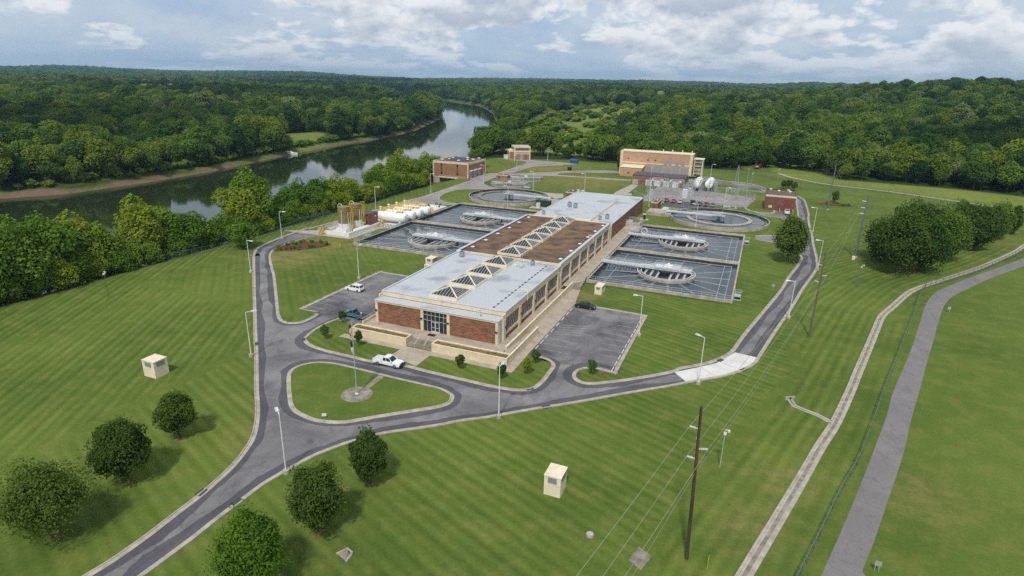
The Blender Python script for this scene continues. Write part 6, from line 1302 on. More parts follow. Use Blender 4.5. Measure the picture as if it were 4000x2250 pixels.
def pickup(loc, rz, pm, lab, ext_cab=True, cover=False, load=None, grp=None):
    t = thing('pickup_truck', lab, 'pickup truck', (loc[0],loc[1],.02), grp, rz); L, W = 5.7, 1.98; h = L/2; r = .39
    xc0 = -h+2.05 if ext_cab else -h+2.5        # rear of the cab
    prof = [(xc0,.5),(xc0,1.12),(h-1.35,1.12),(h-.3,1.02),(h,.8),(h,.5),(h-.5,.42)]
    mb = MB(); body_shell(mb, prof, W, 0, .96); mb.build('body', pm, t)
    mb = MB(); bx0, bx1 = -h+.05, xc0-.03
    mb.box(bx0,bx1,-W/2+.02,-W/2+.16,.5,1.15); mb.box(bx0,bx1,W/2-.16,W/2-.02,.5,1.15); mb.box(bx1-.08,bx1,-W/2+.16,W/2-.16,.6,1.15); mb.box(bx0,bx1,-W/2+.16,W/2-.16,.55,.66); bd = mb.build('bed', pm, t)
    mb = MB(); mb.box(bx0-.02,bx0+.07,-W/2+.16,W/2-.16,.6,1.14); mb.build('tailgate', pm, bd)
    if cover: mb = MB(); mb.box(bx0+.08,bx1-.1,-W/2+.18,W/2-.18,1.05,1.12); mb.build('bed_cover', cover, bd)
    else: mb = MB(); mb.box(bx0+.1,bx1-.1,-W/2+.18,W/2-.18,.665,.69); mb.build('bed_liner', 'black', bd)
    glass_cab(t, (xc0+.05,h-1.45), (xc0+.3,h-2.35), 1.09, 1.86, W*.93, W*.78, pm, (.42,) if ext_cab else ())
    wheels(t, (-h+1.15,h-1.0), W+.02, r); lights(t, h, -h+.06, W, .86, .95)
    mb = MB(); mb.box(h-.05,h+.16,-W/2+.05,W/2-.05,.42,.68); mb.build('front_bumper','black',t); mb = MB(); mb.box(h-.04,h+.04,-W*.25,W*.25,.72,.95); mb.build('grille','black',t); mb = MB(); mb.box(-h-.12,-h+.05,-W/2+.05,W/2-.05,.48,.66); mb.build('rear_bumper','galv',t)
    for s in (-1,1): mb = MB(); mb.box(h-1.75,h-1.55,*sorted((s*(W/2+.02),s*(W/2+.2))),1.15,1.38); mb.build('wing_mirror','black' if not cover else pm,t)
    return t
pw0, pw1 = G('1',615,1225), G('1',870,1280)
an = math.atan2(pw1[1]-pw0[1], pw1[0]-pw0[0]); cx_, cy_ = (pw0[0]+pw1[0])/2, (pw0[1]+pw1[1])/2
n_ = (-math.sin(an), math.cos(an)); pickup((cx_+n_[0]*.9+.1, cy_+n_[1]*.9), an, 'pwhite', 'white extended cab pickup driving on the road in front of the entrance steps', True, 'galvlight')
p = G('a', 1290, 655); pickup((p[0]-.2, p[1]+.8), rad(175), 'pblue', 'old steel blue pickup with open bed parked by the small left tree', False)
q = G('1', 283, 440, .7); t = thing('bucket', 'white bucket standing in the bed of the blue pickup', 'bucket', (p[0]+1.2, p[1]+1.3, .72)); mb = MB(); mb.cyl((0,0,0),(0,0,.42),.14,.17,n=12); mb.build('pail','white',t); mb = MB(); mb.bar((-.17,0,.4),(.17,0,.4),.03); mb.build('rim','galvlight',t)
p = G('a', 1280, 372); car((p[0]+.1, p[1]+.85), rad(178), 'pwhite', 'white estate car with roof rails parked in the left car park', 'suv')
s0, s1 = G('2',1445,415), G('2',1618,445); an = math.atan2(s1[1]-s0[1], s1[0]-s0[0]); car(((s0[0]+s1[0])/2-math.sin(an)*.8, (s0[1]+s1[1])/2+math.cos(an)*.8), an, 'pblack', 'black sedan alone in the far corner of the right car park', 'sedan')
for (x, y, pm, kd, lab) in [(-37.5,276.6,'pred','hatch','dark red car first from the left in the row by the substation'),(-34.3,276.2,'pred','sedan','low dark red car second from the left by the substation'),(-31.2,275.9,'psilver','suv','silver and dark green car third from the left by the substation'),
    (-22.7,275.3,'pgreen','sedan','dark green sedan right of the black pickup by the substation'),(-19.9,274.8,'pred','suv','red boxy car second from the right by the substation'),(-17.0,274.9,'pgrey','sedan','blue grey sedan at the right end of the row by the substation')]:
    car((x, y), -PI/2, M[pm] if False else pm, lab, kd, 'cars parked in a row by the substation')
pickup((-25.8,276.2), PI/2, 'pblack', 'black pickup with raised bed cover in the middle of the row by the substation', True, 'black', None, 'cars parked in a row by the substation')
pickup((13.0,273.8), PI/2, 'pwhite', 'white service truck parked at the tall red doors', False)
# boat
p = G('v',722,388,WATER); p = (p[0]+3.5, p[1]); t = thing('motor_boat', 'white cabin boat moored at the far river bank', 'boat', (p[0],p[1],WATER), None, rad(25))
mb = MB(); V = []; st_x = [-5,-3,0,3,4.6,5.6]; hw = [1.5,1.6,1.6,1.2,.6,.05]
for x, w_ in zip(st_x, hw): V += [(x,-w_*.75,-.2),(x,-w_,1.3+.08*max(0,x)),(x,w_,1.3+.08*max(0,x)),(x,w_*.75,-.2)]
mb.add(V,[(i*4+j,(i+1)*4+j,(i+1)*4+(j+1)%4,i*4+(j+1)%4) for i in range(5) for j in range(4)]+[(0,1,2,3),(23,22,21,20)]); mb.build('hull','tankwhite',t)
mb = MB(); mb.frus((-3.6,2.2,-1.2,1.2),(-3.0,.8,-1.0,1.0),1.3,2.6); mb.build('cabin','tankwhite',t); mb = MB(); mb.frus((-3.4,.9,-.95,.95),(-3.0,.4,-.85,.85),2.75,2.85); [mb.bar((a,b,2.6),(a,b,2.8),.08) for a in (-2.9,.3) for b in (-.8,.8)]; mb.build('canopy','steelblue',t)
mb = MB(); mb.box(-2.8,1.2,-1.16,-1.1,1.6,2.2); mb.box(-2.8,1.2,1.1,1.16,1.6,2.2); mb.build('window','glass',t)
# small pale houses and a roof glimpsed in the far woods
def house(p, w, d, h, lab, m='cream2', rm='galv', rz=0.):
    z = landz(*p); t = thing('house', lab, 'house', (p[0],p[1],z), None, rz); box_part('wall', m, t, (0,0,0), (-w/2,w/2,-d/2,d/2,-.5,h)); mb = MB(); mb.add([(-w/2-.4,-d/2-.4,h),(w/2+.4,-d/2-.4,h),(w/2+.4,d/2+.4,h),(-w/2-.4,d/2+.4,h),(-w/2-.4,0,h+d*.3),(w/2+.4,0,h+d*.3)],[(0,1,5,4),(3,4,5,2),(0,4,3),(1,2,5),(0,3,2,1)]); mb.build('roof', rm, t); box_part('window','glass',t,(0,0,0),(-w*.3,-w*.15,-d/2-.05,-d/2,h*.4,h*.75),(w*.15,w*.3,-d/2-.05,-d/2,h*.4,h*.75))
house(G('v',362,232,6), 30, 14, 6, 'white farmhouse at the left edge of the far clearing')
house(G('v',398,230,6), 24, 12, 5, 'second pale house right of the farmhouse in the far clearing', 'conclight', 'darkroof')
# distant masts and water tower on the skyline
for (x, d_, h, lab) in ((268,7200,70,'thin radio mast on the far skyline right of the water tower'),(1228,6500,60,'thin mast on the skyline above the left woods'),(2332,5200,55,'thin mast on the skyline right of centre hills')):
    a = YAW+math.atan2(x*1.5528-2000, F); p = (d_*math.sin(a), d_*math.cos(a)); z = landz(*p); t = thing('radio_mast', lab, 'mast', (p[0],p[1],z)); mb = MB(); mb.cyl((0,0,0),(0,0,h+15),1.6,.9,n=6); mb.build('mast','galv',t); mb = MB(); mb.cyl((0,0,h*.6),(0,0,h*.63),2.5,n=6); mb.build('platform','galv',t)
a = YAW+math.atan2(248*1.5528-2000, F); p = (7000*math.sin(a), 7000*math.cos(a)); t = thing('water_tower', 'small water tower on the far left skyline', 'water tower', (p[0],p[1],landz(*p))); mb = MB(); mb.sphere((0,0,52),11,16,10,0,.55); mb.build('tank','galvlight',t); mb = MB(); mb.cyl((0,0,-2),(0,0,48),2.2,n=10); mb.build('column','galvlight',t)
# ================================================================ foliage
def foliage(name, base, light, yellow=.25):
    m, nt, p = _nt(name); nt.nodes.remove(p); out = nt.nodes['Material Output']
    oi = nt.nodes.new('ShaderNodeObjectInfo'); v = _pos(nt)
    patch = _ramp(nt, _noise(nt, v, .008, 3, .6), .38, .64)
    r = _math(nt, 'ADD', _math(nt, 'MULTIPLY', _math(nt, 'POWER', oi.outputs['Random'], 1.3), .62), _math(nt, 'MULTIPLY', patch, .38))
    col = _mix(nt, base, light, r)
    rr = _math(nt, 'FRACT', _math(nt, 'MULTIPLY', oi.outputs['Random'], 7.31))
    col = _mix(nt, col, (light[0]*1.25, light[1]*1.02, light[2]*.8), _math(nt, 'MULTIPLY', _math(nt, 'GREATER_THAN', rr, 1-yellow), .7))
    col = _mix(nt, col, (.24,.285,.12), _math(nt, 'MULTIPLY', _math(nt, 'LESS_THAN', rr, .03), .75))
    n = _noise(nt, v, .7, 3, .6); n2 = _noise(nt, v, 3.1, 2, .6)
    col = _mix(nt, col, _mix(nt, (.62,.68,.6), (1.42,1.36,1.25), _ramp(nt, _math(nt, 'ADD', _math(nt, 'MULTIPLY', n, .6), _math(nt, 'MULTIPLY', n2, .4)), .3, .7)), .85, 'MULTIPLY')
    d = nt.nodes.new('ShaderNodeBsdfDiffuse'); t = nt.nodes.new('ShaderNodeBsdfTranslucent'); nt.links.new(col, d.inputs[0]); nt.links.new(_mix(nt, col, (1.1,1.25,.6), 1., 'MULTIPLY'), t.inputs[0])
    mx = nt.nodes.new('ShaderNodeMixShader'); mx.inputs[0].default_value = .38; nt.links.new(d.outputs[0], mx.inputs[1]); nt.links.new(t.outputs[0], mx.inputs[2]); nt.links.new(mx.outputs[0], out.inputs[0]); return m
M['leaf'] = foliage('broadleaf_foliage', (.030,.076,.020), (.162,.250,.040))
M['leafdeep'] = foliage('dark_broadleaf_foliage', (.050,.096,.024), (.125,.182,.038), .0)
M['leafnear'] = foliage('riverside_foliage', (.070,.155,.022), (.200,.290,.040), .35)
def leaf_cloud(seed, R, H, z0, n, leaf, lobes=26, shape='round', flat=.0, lr=(.26,.44), fuzz=0., lumpy=.07):
    """leaf quads laid over a set of overlapping lobes that fill the crown's outline"""
    r = np.random.default_rng(seed); hh = (H-z0)/2; zc = z0+hh
    C = []; k = 0
    while len(C) < lobes:
        k += 1; q = r.normal(size=3); q /= np.linalg.norm(q); f = r.uniform(.35, .72); z = q[2]*f
        if shape == 'round': w = 1.
        elif shape == 'tall': w = 1-.35*max(0, z)*1.2-.25*max(0, -z)
        elif shape == 'cone': w = .95-.55*(z+.3)
        elif shape == 'vase': w = .75+.35*z
        C.append((q[0]*f*R*w, q[1]*f*R*w, zc+z*hh*1.02, r.uniform(*lr)*(1-.2*abs(z))))
    C = np.array(C); per = np.maximum(1, (C[:, 3]**2/np.sum(C[:, 3]**2)*n)).astype(int)
    idx = np.repeat(np.arange(len(C)), per); N = len(idx)
    d = r.normal(size=(N, 3)); d[:, 2] = d[:, 2]*.9+.25; d /= np.linalg.norm(d, axis=1)[:, None]
    rad_ = (C[idx, 3]*r.uniform(.78, 1.08, N))[:, None]
    P = C[idx, :3]+d*rad_*np.array([R, R, hh*.95])
    if fuzz: 
        m_ = r.random(N) < fuzz; g = r.normal(size=(N, 3)); g /= np.linalg.norm(g, axis=1)[:, None]; w_ = {'cone': 1-.2*g[:, 2], 'vase': 1+.2*g[:, 2]}.get(shape, 1-.12*g[:, 2]); f = (r.uniform(.6, 1.04, N)*(1+.09*np.sin(g[:, 0]*5+seed)*np.sin(g[:, 1]*6+g[:, 2]*4)))[:, None]; S_ = np.stack([g[:, 0]*R*w_*.95, g[:, 1]*R*w_*.95, g[:, 2]*hh], 1)*f+np.array([0, 0, zc]); P = np.where(m_[:, None], S_, P); d = np.where(m_[:, None], g, d)
    if lumpy:
        q = (P-np.array([0, 0, zc]))/np.array([R, R, hh]); ph = r.uniform(0, 6.28, 6); k_ = 1+lumpy*(np.sin(q[:, 0]*3.3+ph[0])*np.cos(q[:, 1]*2.9+ph[1])+.7*np.sin(q[:, 2]*4.1+ph[2])*np.cos(q[:, 0]*4.6+q[:, 1]*2+ph[3])+.5*np.sin(q[:, 1]*7+q[:, 2]*5+ph[4])); P = (P-np.array([0, 0, zc]))*k_[:, None]+np.array([0, 0, zc]); P[:, 2] = np.maximum(P[:, 2], z0*.8)
    nrm = d*.8+r.normal(size=(N, 3))*.55+np.array([0, 0, .25]); nrm /= np.linalg.norm(nrm, axis=1)[:, None]
    a = np.cross(nrm, r.normal(size=(N, 3))); a /= np.linalg.norm(a, axis=1)[:, None]; b = np.cross(nrm, a)
    s = (leaf*r.uniform(.6, 1.35, N))[:, None]*.5
    V = np.stack([P-a*s-b*s*.7, P+a*s-b*s*.7, P+a*s+b*s*.7, P-a*s+b*s*.7], 1).reshape(-1, 3)
    return V, np.arange(N*4).reshape(-1, 4)
def trunk_mb(H, R, seed, tr=.2, z0=.25, limbs=7):
    mb = MB(); r = random.Random(seed); top = Vector((r.uniform(-.3,.3), r.uniform(-.3,.3), H*.62)); mid = Vector((r.uniform(-.2,.2), r.uniform(-.2,.2), H*.3))
    mb.cyl((0,0,-.5),mid,tr*1.25,tr*.85,n=8); mb.cyl(mid,top,tr*.85,tr*.35,n=7)
    for k in range(limbs):
        a = k*2.4+r.random(); z = H*(.22+.36*k/limbs); s = mid*(z/(H*.3)) if z < H*.3 else mid.lerp(top,(z-H*.3)/(H*.32)); e = s+Vector((math.cos(a)*R*.6, math.sin(a)*R*.6, H*.2)); mb.cyl(s,e,tr*.42,tr*.12,n=6)
    return mb
def crown_mesh(name, V, Q, m):
    me = bpy.data.meshes.new(name); np_mesh(me, V, Q); me.materials.append(M[m]); return me
def tree_mesh(name, V, Q, mb, m):      # crown and trunk as one mesh, for trees too far off to show parts
    tv = np.array(mb.v); o = len(V); tf = mb.f; me = bpy.data.meshes.new(name)
    tq = np.array([f if len(f) == 4 else None for f in tf if len(f) == 4], int)+o
    QQ = np.concatenate([Q, tq]); np_mesh(me, np.concatenate([V, tv]), QQ); me.materials.append(M[m]); me.materials.append(M['bark'])
    mi = np.zeros(len(me.polygons), np.int32); mi[len(Q):] = 1; me.polygons.foreach_set('material_index', mi); return me
def big_tree(x, y, H, R, lab, m='leafnear', shape='round', seed=1, n=9000, leaf=.34, z0=None, grp=None, tr=.22, lobes=30, sub='tree', zg=None, rz=None):
    z = landz(x, y) if zg is None else zg
    t = thing(sub, lab, 'tree', (x, y, z), grp, random.Random(seed).uniform(0, 6.28) if rz is None else rz)
    V, Q = leaf_cloud(seed, R, H, H*.12 if z0 is None else z0, n, leaf, lobes, shape, lr=(.15,.36) if lobes > 30 else (.26,.44), fuzz=.16 if lobes > 30 else .15, lumpy=.15 if lobes > 30 else .08); c = bpy.data.objects.new('crown', crown_mesh('crown', V, Q, m)); COL.objects.link(c); c.parent = t
    trunk_mb(H, R, seed, tr).build('trunk', 'bark', t); return t
# near lawn trees
FG = [(('v',135,1350),10.3,5.7,'largest dark tree in the bottom left corner of the left lawn','leafdeep','cone'),(('v',315,1212),9.3,4.5,'round clipped looking tree in the middle of three on the left lawn','leafdeep','round'),(('v',453,1100),7.6,3.25,'smallest of three round trees on the left lawn below the cream vent house','leafdeep','round'),
      (('v',932,1215),8.2,3.0,'round tree beside the road bend right of the nearest lamp post','leafdeep','round'),(('v',800,1340),9.4,4.1,'dark loose tree in the middle of three below the road','leafdeep','round'),(('v',640,1490),10.2,4.5,'bright green tree cut by the bottom edge of the picture','leafnear','cone')]
for i, (p, H, R, lab, m, sh) in enumerate(FG):
    q = G(*p); big_tree(q[0], q[1], H*.97, R*.87, lab, m, sh, 100+i, 26000, .2, H*.15, 'trees on the near lawns', .2, 62)
    mb = MB(); mb.poly([(q[0]+.75*math.cos(a*.6)*(1+.3*math.sin(a*1.7)), q[1]+.6*math.sin(a*.6)*(1+.3*math.cos(a*2.3))) for a in range(10)], .012); tag(mb.build('bare_ground','soil'), kind='structure')
q = G('8',1740,1300); big_tree(q[0], q[1], 14.6, 5.4, 'big lone dark tree on the lawn between the right tanks and the road', 'leafdeep', 'tall', 120, 15000, .42, 1.2, None, .3, 44)
q = G('z',112,1098); big_tree(q[0], q[1], 9.5, 4.6, 'round dark tree standing free at the fence by the left bend of the road', 'leafnear', 'round', 121, 10000, .38, .5, None, .2, 34)
PK = [(('m',1395,1092),19.5,8.8,'tallest park tree with a thick trunk nearest the steel pole'),(('m',1620,1082),15,6.2,'leaning park tree in front on the right of the tallest one'),(('m',1240,975),13.5,6.0,'low spreading park tree at the left of the grove'),(('m',1520,850),17,6.2,'park tree behind the tallest one'),
      (('m',1830,975),16.5,6.6,'park tree in the middle of the grove above the channel'),(('m',1950,850),16,6.5,'park tree right of the middle of the grove'),(('m',2110,882),15,6.2,'forked park tree beside the shaded camera pole'),(('m',2310,776),13.5,5.2,'park tree second from the right end of the grove'),(('m',2440,735),10.5,3.0,'small park tree at the right end of the grove'),(('m',1680,860),15.5,6.3,'park tree hidden in the middle of the grove'),(('m',1380,960),14,6.2,'leafy park tree left behind the tallest trunk'),(('m',2210,800),13.5,5.6,'park tree between the forked one and the right end')]
for i, (p, H, R, lab) in enumerate(PK):
    q = G(*p); big_tree(q[0], q[1], H, R*.93, lab, 'leaf' if i in (1, 4, 7, 10) else 'leafdeep', ('round','tall','vase')[i % 3], 140+i, 18000, .44, H*.06, 'park trees on the right', .34, 60)
SM = [('a',1180,700,'small tree at the top of the front lawn beside the blue pickup'),('a',995,870,'small tree at the left tip of the front lawn'),('a',1345,940,'small tree in front of the left planter next to the flagpole'),('a',2410,1180,'small tree in front of the middle of the right planter'),('d',425,590,'small tree at the corner of the right planter behind a lamp post'),('d',690,540,'small pale tree on the lawn right of the planter corner'),('d',780,430,'small tree by the kerb at the entry of the right car park'),('d',1370,545,'small tree on the kerbed lawn tip beside the hydrant')]
for i, (t_, x, y, lab) in enumerate(SM):
    q = G(t_, x, y); big_tree(q[0], q[1], 2.95+.2*(i % 3), .95, lab, 'leafdeep' if i != 5 else 'leafnear', 'tall', 160+i, 1100, .22, .75, 'young trees round the front car parks', .05, 16, 'young_tree', .1 if False else 0)
for i, (t_, x, y, lab) in enumerate([('8',1680,150,'left of three young trees behind the red brick building'),('8',1762,142,'middle of three young trees behind the red brick building'),('8',1842,178,'right of three young trees behind the red brick building')]):
    q = G(t_, x, y); big_tree(q[0], q[1], 4.8, 1.7, lab, 'leafdeep', 'round', 170+i, 1200, .4, .8, 'young trees behind the red brick building', .07, 14, 'young_tree')
def bed(c, rx, ry, rz, lab, seed, ns):
    t = thing('shrub_bed', lab, 'shrub bed', (c[0], c[1], 0), None, rz); mb = MB(); r = random.Random(seed); pts = [(rx*math.cos(a)*(1+.12*math.sin(3*a+seed)), ry*math.sin(a)*(1+.12*math.cos(2*a))) for a in [k*PI/14 for k in range(28)]]; mb.poly(pts, .04); mb.build('mulch','mulch',t)
    for k in range(ns):
        a = r.uniform(0,6.28); f = r.uniform(.45,.95); h = r.uniform(.5,1.3); V, Q = leaf_cloud(seed*50+k, h*.8, h, 0, 160, .22, 6); V = V+np.array([rx*f*math.cos(a), ry*f*math.sin(a), .03]); c_ = bpy.data.objects.new('shrub', crown_mesh('shrub', V, Q, 'leafnear')); COL.objects.link(c_); c_.parent = t
bed(G('z',650,1078), 8.5, 5.2, .9, 'oval mulch bed with low shrubs inside the left bend of the road', 3, 26); bed(G('8',2480,395), 7, 5, .2, 'mulch bed with dark shrubs beside the far steel pole', 4, 14); bed(G('7',1830,265), 4, 3, 0, 'small green shrub bed at the end of the white tanks', 5, 10)
q = G('8', 2480, 360); big_tree(q[0], q[1], 5.5, 2.0, 'small dark tree in the mulch bed beside the far steel pole', 'leafdeep', 'tall', 177, 1300, .4, .5, None, .08, 14)
q = G('5', 235, 395); big_tree(q[0], q[1], 4.2, 1.8, 'green shrub at the left corner of the peach building', 'leaf', 'round', 178, 900, .4, .2, None, .08, 12, 'shrub')
# bare forked trunk at the fence
def bare(x, y, H, lab, seed):
    t = thing('bare_tree', lab, 'tree', (x, y, landz(x, y))); mb = MB(); r = random.Random(seed); st = [(Vector((0,0,-.3)), Vector((-.12,0,1)), H*.42, .32)]
    while st:
        p, d, l, w = st.pop(); e = p+d.normalized()*l; mb.cyl(p, e, w, w*.62, n=7)
        if w > .06:
            for s in (-1, 1): st.append((e, d.normalized()+Vector((s*r.uniform(.35,.75), r.uniform(-.4,.4), r.uniform(.1,.5))), l*r.uniform(.55,.75), w*.58))
    mb.build('trunk', 'deadwood', t)
q = G('L',1115,748); bare(q[0]-1.0, q[1], 10.5, 'pale bare forked tree against the riverside belt', 3); q = G('q',880,1330); bare(q[0], q[1]+8, 19, 'tall pale dead tree at the edge of the far right woods', 8)

# prototypes of the woods
protos = []
specs = [('round',8.2,17,4200,.78,'leaf'),('tall',7.0,19,4200,.78,'leaf'),('round',6.6,14,3400,.72,'leaf'),('cone',6.4,18,3600,.75,'leaf'),('vase',7.4,16,3800,.78,'leaf')]
pm = []
for i, (sh, R, H, n, lf, m) in enumerate(specs):
    V, Q = leaf_cloud(300+i, R, H, H*.1, n, lf, 30, sh); pm.append(tree_mesh('broadleaf_tree', V, Q, trunk_mb(H, R, 300+i, .28, limbs=5), m))
lo = []
for i, (sh, R, H) in enumerate([('round',8.2,15),('tall',7.2,17),('round',7,13)]):
    V, Q = leaf_cloud(330+i, R, H, H*.05, 700, 1.9, 18, sh); lo.append(tree_mesh('broadleaf_tree', V, Q, trunk_mb(H, R, 330+i, .3, limbs=2), 'leaf'))
pmn = []
for i, (sh, R, H, n, lf) in enumerate([('round',6.2,15,9000,.46),('tall',6.0,18,9500,.46),('vase',6.4,17,9000,.46),('round',5.2,11,6500,.42)]):
    V, Q = leaf_cloud(350+i, R, H, H*.02, n, lf, 44, sh); pmn.append(tree_mesh('riverside_tree', V, Q, trunk_mb(H, R, 350+i, .26), 'leafnear'))
HP = [17,19,14,18,16]; HN = [15,18,17,11]; RN_ = [6.2,6.0,6.4,5.2]
TREES = []
def put(me, x, y, rz, s, name, lab, grp, z=None):
    o = bpy.data.objects.new(name, me); COL.objects.link(o); o.location = (x, y, landz(x, y)-.2 if z is None else z); o.rotation_euler = (0,0,rz); o.scale = s if isinstance(s, tuple) else (s, s, s)
    TREES.append(o); return tag(o, lab, 'tree', grp)
# riverside belt: crown tops taken from the skyline of the belt
r = random.Random(21); belt = []
def onX(px, py, X):
    d = np.array([(px-2000)/F, -(py-1125)/F, 1.]) @ RM; k = X/d[0]; return float(d[1]*k), float(CAMH+d[2]*k)
tops = 'v -60 570 -158|v 15 562 -157|v 75 548 -160|v 130 556 -158|v 185 548 -161|v 235 560 -158|v 285 598 -158|v 345 508 -160|v 395 520 -161|v 440 530 -158|v 490 548 -158|v 540 545 -158|v 590 470 -160|v 625 436 -161|v 668 500 -159|v 715 470 -161|v 745 458 -162|v 795 448 -162|v 845 470 -160|v 880 480 -160|v 930 478 -159|n 100 1165 -168|n 330 1045 -172|n 430 1090 -166|n 560 1100 -168|n 680 1060 -172|n 780 1070 -174'
for k, s in enumerate(tops.split('|')):
    w_ = s.split(); kk = K[w_[0]]; px = kk[0]+float(w_[1])*kk[2]; py = kk[1]+float(w_[2])*kk[2]; X = float(w_[3]); Y, zt = onX(px, py, X)
    belt.append((X, Y, zt))
_in = {}
ords = ['first','second','third','fourth','fifth','sixth','seventh','eighth','ninth','tenth','eleventh','twelfth','thirteenth','fourteenth','fifteenth','sixteenth','seventeenth','eighteenth','nineteenth','twentieth','twenty-first','twenty-second','twenty-third','twenty-fourth','twenty-fifth','twenty-sixth','twenty-seventh']
for k, (X, Y, zt) in enumerate(belt):
    z = landz(X, Y); H = max(9, min(29, (zt-z)*1.08+.3)); v = k % 3 if H > 12 else 3; sc_ = H/HN[v]; wd = max(.95, min(1.3, sc_))*r.uniform(.95, 1.15)
    put(pmn[v], X, Y, r.uniform(0, 6.28), (wd, wd, sc_), 'riverside_tree', f'riverside tree, {ords[k]} tall crown of the belt counted from the left frame edge', 'tall trees of the riverside belt')
bl = 'low bushy tree filling the foot of the riverside belt behind the fence'
Y = 58
while Y < 262:
    if not (112 < Y < 118): put(pmn[3], -153.6-r.uniform(0, 2.2), Y, r.uniform(0, 6.28), (r.uniform(.7,.95),)*2+(r.uniform(.6,.9),), 'riverside_tree', bl, 'low trees at the foot of the riverside belt')
    Y += r.uniform(4.2, 6.5)
for k in range(26):
    Y = r.uniform(50, 158)
    if 112 < Y < 119: continue
    X = -159-r.uniform(0, 8); v = r.choice((0, 1, 2)); s = r.uniform(.72, .9); put(pmn[v], X, Y, r.uniform(0, 6.28), (s*1.15, s*1.15, s), 'riverside_tree', 'tree standing behind the front row of the riverside belt on the left', 'back row of the riverside belt')
# denser far part of the belt (beyond the silos)
for k in range(34):
    Y = r.uniform(150, 300); X = -157-r.uniform(0, 13)-max(0, Y-240)*.12
    if Y > 262: X = min(X, -170-r.uniform(0, 4))
    v = r.choice((0, 1, 3)); s = r.uniform(.75, 1.0)
    put(pmn[v], X, Y, r.uniform(0, 6.28), (s*1.1, s*1.1, s), 'riverside_tree', 'tree in the thick part of the riverside belt beyond the silos', 'trees in the thick part of the riverside belt')
# sample the woods
def sample(R0, R1, sp, seed):
    rr = np.random.default_rng(seed); xs = np.arange(-R1, R1, sp); X, Y = np.meshgrid(xs, np.arange(40, R1, sp)); X = X+rr.uniform(-.42, .42, X.shape)*sp; Y = Y+rr.uniform(-.42, .42, Y.shape)*sp
    X, Y = X.ravel(), Y.ravel(); D = np.hypot(X, Y); A = np.arctan2(X, Y); k = (D >= R0) & (D < R1) & (np.abs(A-YAW) < rad(50)); X, Y, D = X[k], Y[k], D[k]
    d = sdf(X, Y, RIVER); left = (X < -200) & (d > 5.5) & (X < -250-0*Y); east_side = sdf(X, Y, WOODS_N) < -3
    # bank of the far shore: which side of the river?
    k = (d > np.where(Y > 240, 3.0, 4.8)) & (left | east_side | ((D > 430) & (d > 6) & (Y > 420)))
    for c in CLEAR: k &= sdf(X, Y, c) > 4
    k &= ~((X > -172) & (Y < 405) & (X < 3)) 
    return X[k], Y[k]
X1, Y1 = sample(150, 720, 10.2, 1); X2, Y2 = sample(720, 1600, 14, 2); X3, Y3 = sample(1600, 3400, 19, 3); X4, Y4 = sample(3400, 9000, 34, 4)
D1 = np.hypot(X1, Y1); order = np.argsort(D1)
NIND = max(0, 292-len(TREES)-28)
zone = lambda x, y: ('tree in the dense wood on the far bank of the river', 'front trees of the wood on the far river bank') if x < -290 else (('tree in the wood behind the mound and the cream building', 'front trees of the wood behind the far left mound') if x < -100 else (('tree at the front of the wood behind the peach building', 'front trees of the wood behind the peach building') if x < 0 else ('tree at the front of the dark wood beyond the narrow path', 'front trees of the wood beyond the narrow path')))
rr = np.random.default_rng(9)
for j in order[:NIND]:
    x, y = float(X1[j]), float(Y1[j]); v = int(rr.integers(0, 5)); s = float(rr.uniform(.6, 1.25)); lab, gp = zone(x, y)
    put(pm[v], x, y, float(rr.uniform(0, 6.28)), (s*float(rr.uniform(.9, 1.15)), s, s*float(rr.uniform(.85, 1.1))*(.75 if -190 < x < -105 and y < 470 else 1)), 'broadleaf_tree', lab, gp)
rest = order[NIND:]
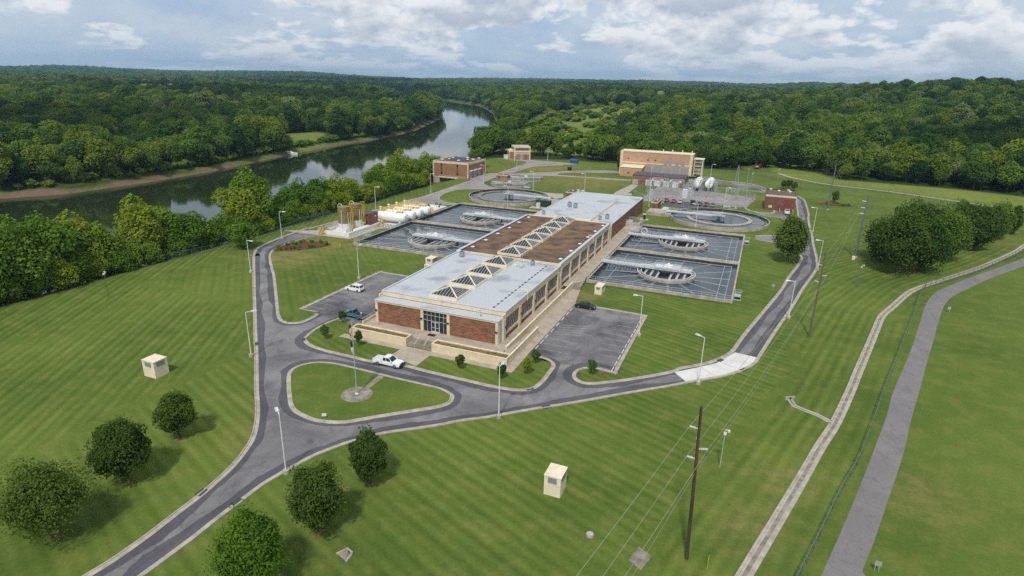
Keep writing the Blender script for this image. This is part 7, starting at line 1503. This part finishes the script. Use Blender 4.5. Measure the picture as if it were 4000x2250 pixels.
# three far trees keep the distant kind of crown
loobs = []
for i in range(3):
    x, y = float(X2[i*7]), float(Y2[i*7]); loobs.append(put(lo[i], x, y, 0, 1, 'broadleaf_tree', 'distant tree among the far woods', 'distant trees of the far woods'))
pobs = [next(o for o in TREES if o.data == m_) for m_ in pm]
def forest(name, X, Y, objs, smin, smax, seed, wide=1.):
    rr = np.random.default_rng(seed); n = len(X); Z = land(X, Y)-.3
    me = bpy.data.meshes.new(name); me.vertices.add(n); me.vertices.foreach_set('co', np.stack([X, Y, Z], -1).astype(np.float32).ravel())
    a = me.attributes.new('kind', 'INT', 'POINT'); a.data.foreach_set('value', rr.integers(0, len(objs), n).astype(np.int32))
    a = me.attributes.new('rz', 'FLOAT', 'POINT'); a.data.foreach_set('value', rr.uniform(0, 6.28, n).astype(np.float32))
    s = rr.uniform(smin, smax, n)*(.85+.3*wav(X, Y, 160, 77)); w_ = s*rr.uniform(.9, 1.15, n)*wide; S = np.stack([w_, w_, s], -1)
    a = me.attributes.new('scl', 'FLOAT_VECTOR', 'POINT'); a.data.foreach_set('vector', S.astype(np.float32).ravel())
    ob = bpy.data.objects.new(name, me); COL.objects.link(ob)
    ng = bpy.data.node_groups.new(name, 'GeometryNodeTree'); ng.interface.new_socket('Geometry', in_out='INPUT', socket_type='NodeSocketGeometry'); ng.interface.new_socket('Geometry', in_out='OUTPUT', socket_type='NodeSocketGeometry')
    gi = ng.nodes.new('NodeGroupInput'); go = ng.nodes.new('NodeGroupOutput'); jn = ng.nodes.new('GeometryNodeJoinGeometry')
    def at(nm, ty): q = ng.nodes.new('GeometryNodeInputNamedAttribute'); q.data_type = ty; q.inputs[0].default_value = nm; return q.outputs[0]
    kd, rz, sc_ = at('kind', 'INT'), at('rz', 'FLOAT'), at('scl', 'FLOAT_VECTOR')
    cb = ng.nodes.new('ShaderNodeCombineXYZ'); ng.links.new(rz, cb.inputs[2])
    for k, o in enumerate(objs):
        cp = ng.nodes.new('FunctionNodeCompare'); cp.data_type = 'INT'; cp.operation = 'EQUAL'; ng.links.new(kd, cp.inputs[2]); cp.inputs[3].default_value = k
        oi = ng.nodes.new('GeometryNodeObjectInfo'); oi.transform_space = 'ORIGINAL'; oi.inputs[0].default_value = o; oi.inputs[1].default_value = True
        ip = ng.nodes.new('GeometryNodeInstanceOnPoints'); ng.links.new(gi.outputs[0], ip.inputs['Points']); ng.links.new(cp.outputs[0], ip.inputs['Selection']); ng.links.new(oi.outputs['Geometry'], ip.inputs['Instance'])
        ng.links.new(cb.outputs[0], ip.inputs['Rotation']); ng.links.new(sc_, ip.inputs['Scale']); ng.links.new(ip.outputs[0], jn.inputs[0])
    ng.links.new(jn.outputs[0], go.inputs[0]); md = ob.modifiers.new('forest', 'NODES'); md.node_group = ng
    return tag(ob, kind='stuff')
forest('near_forest', X1[rest], Y1[rest], pobs, .6, 1.42, 51)
forest('middle_forest', X2, Y2, pobs, .75, 1.6, 52, 1.15)
forest('far_forest', np.concatenate([X3]), np.concatenate([Y3]), loobs, 1.0, 1.35, 53, 1.35)
forest('distant_forest', X4, Y4, loobs, 1.1, 1.5, 54, 2.3)
print('TREES', len(TREES), 'near', len(rest), len(X2), len(X3), len(X4))
# scrub in the clearing
me_b = crown_mesh('bush', *leaf_cloud(400, 2.6, 3.2, -.2, 700, .6, 12), 'leafnear'); cl = CLEAR[0]; cx0 = [p[0] for p in cl]; cy0 = [p[1] for p in cl]; n = 0
while n < 190:
    x, y = r.uniform(min(cx0), max(cx0)), r.uniform(min(cy0), max(cy0))
    if not bool(inpoly([x], [y], cl)[0]) or noise.noise(Vector((x*.02, y*.02, 5))) < -.2: continue
    o = bpy.data.objects.new('bush', me_b); COL.objects.link(o); s = r.uniform(.7, 2.9); o.location = (x, y, landz(x, y)); o.scale = (s*1.2, s*1.2, s); o.rotation_euler = (0,0,r.uniform(0,6)); tag(o, 'bush in the grassy clearing beyond the far left mound', 'bush', 'bushes scattered over the grassy clearing'); n += 1
# bank side bushes on the far shore
xs = []
for a, b in zip(RIVER[22:], RIVER[23:]): 
    L = math.hypot(b[0]-a[0], b[1]-a[1]); xs += [(a[0]+(b[0]-a[0])*k/max(1,L/6)-7-r.uniform(0,3), a[1]+(b[1]-a[1])*k/max(1,L/6)) for k in range(int(L/6))]
for x, y in [q for q in xs if 40 < q[1] < 700][:100]:
    o = bpy.data.objects.new('bush', me_b); COL.objects.link(o); s = r.uniform(.8, 1.8); o.location = (x, y, landz(x, y)); o.scale = (s, s, s); o.rotation_euler = (0,0,r.uniform(0,6)); tag(o, 'bush hanging over the mud bank on the far side of the river', 'bush', 'bushes along the far mud bank')
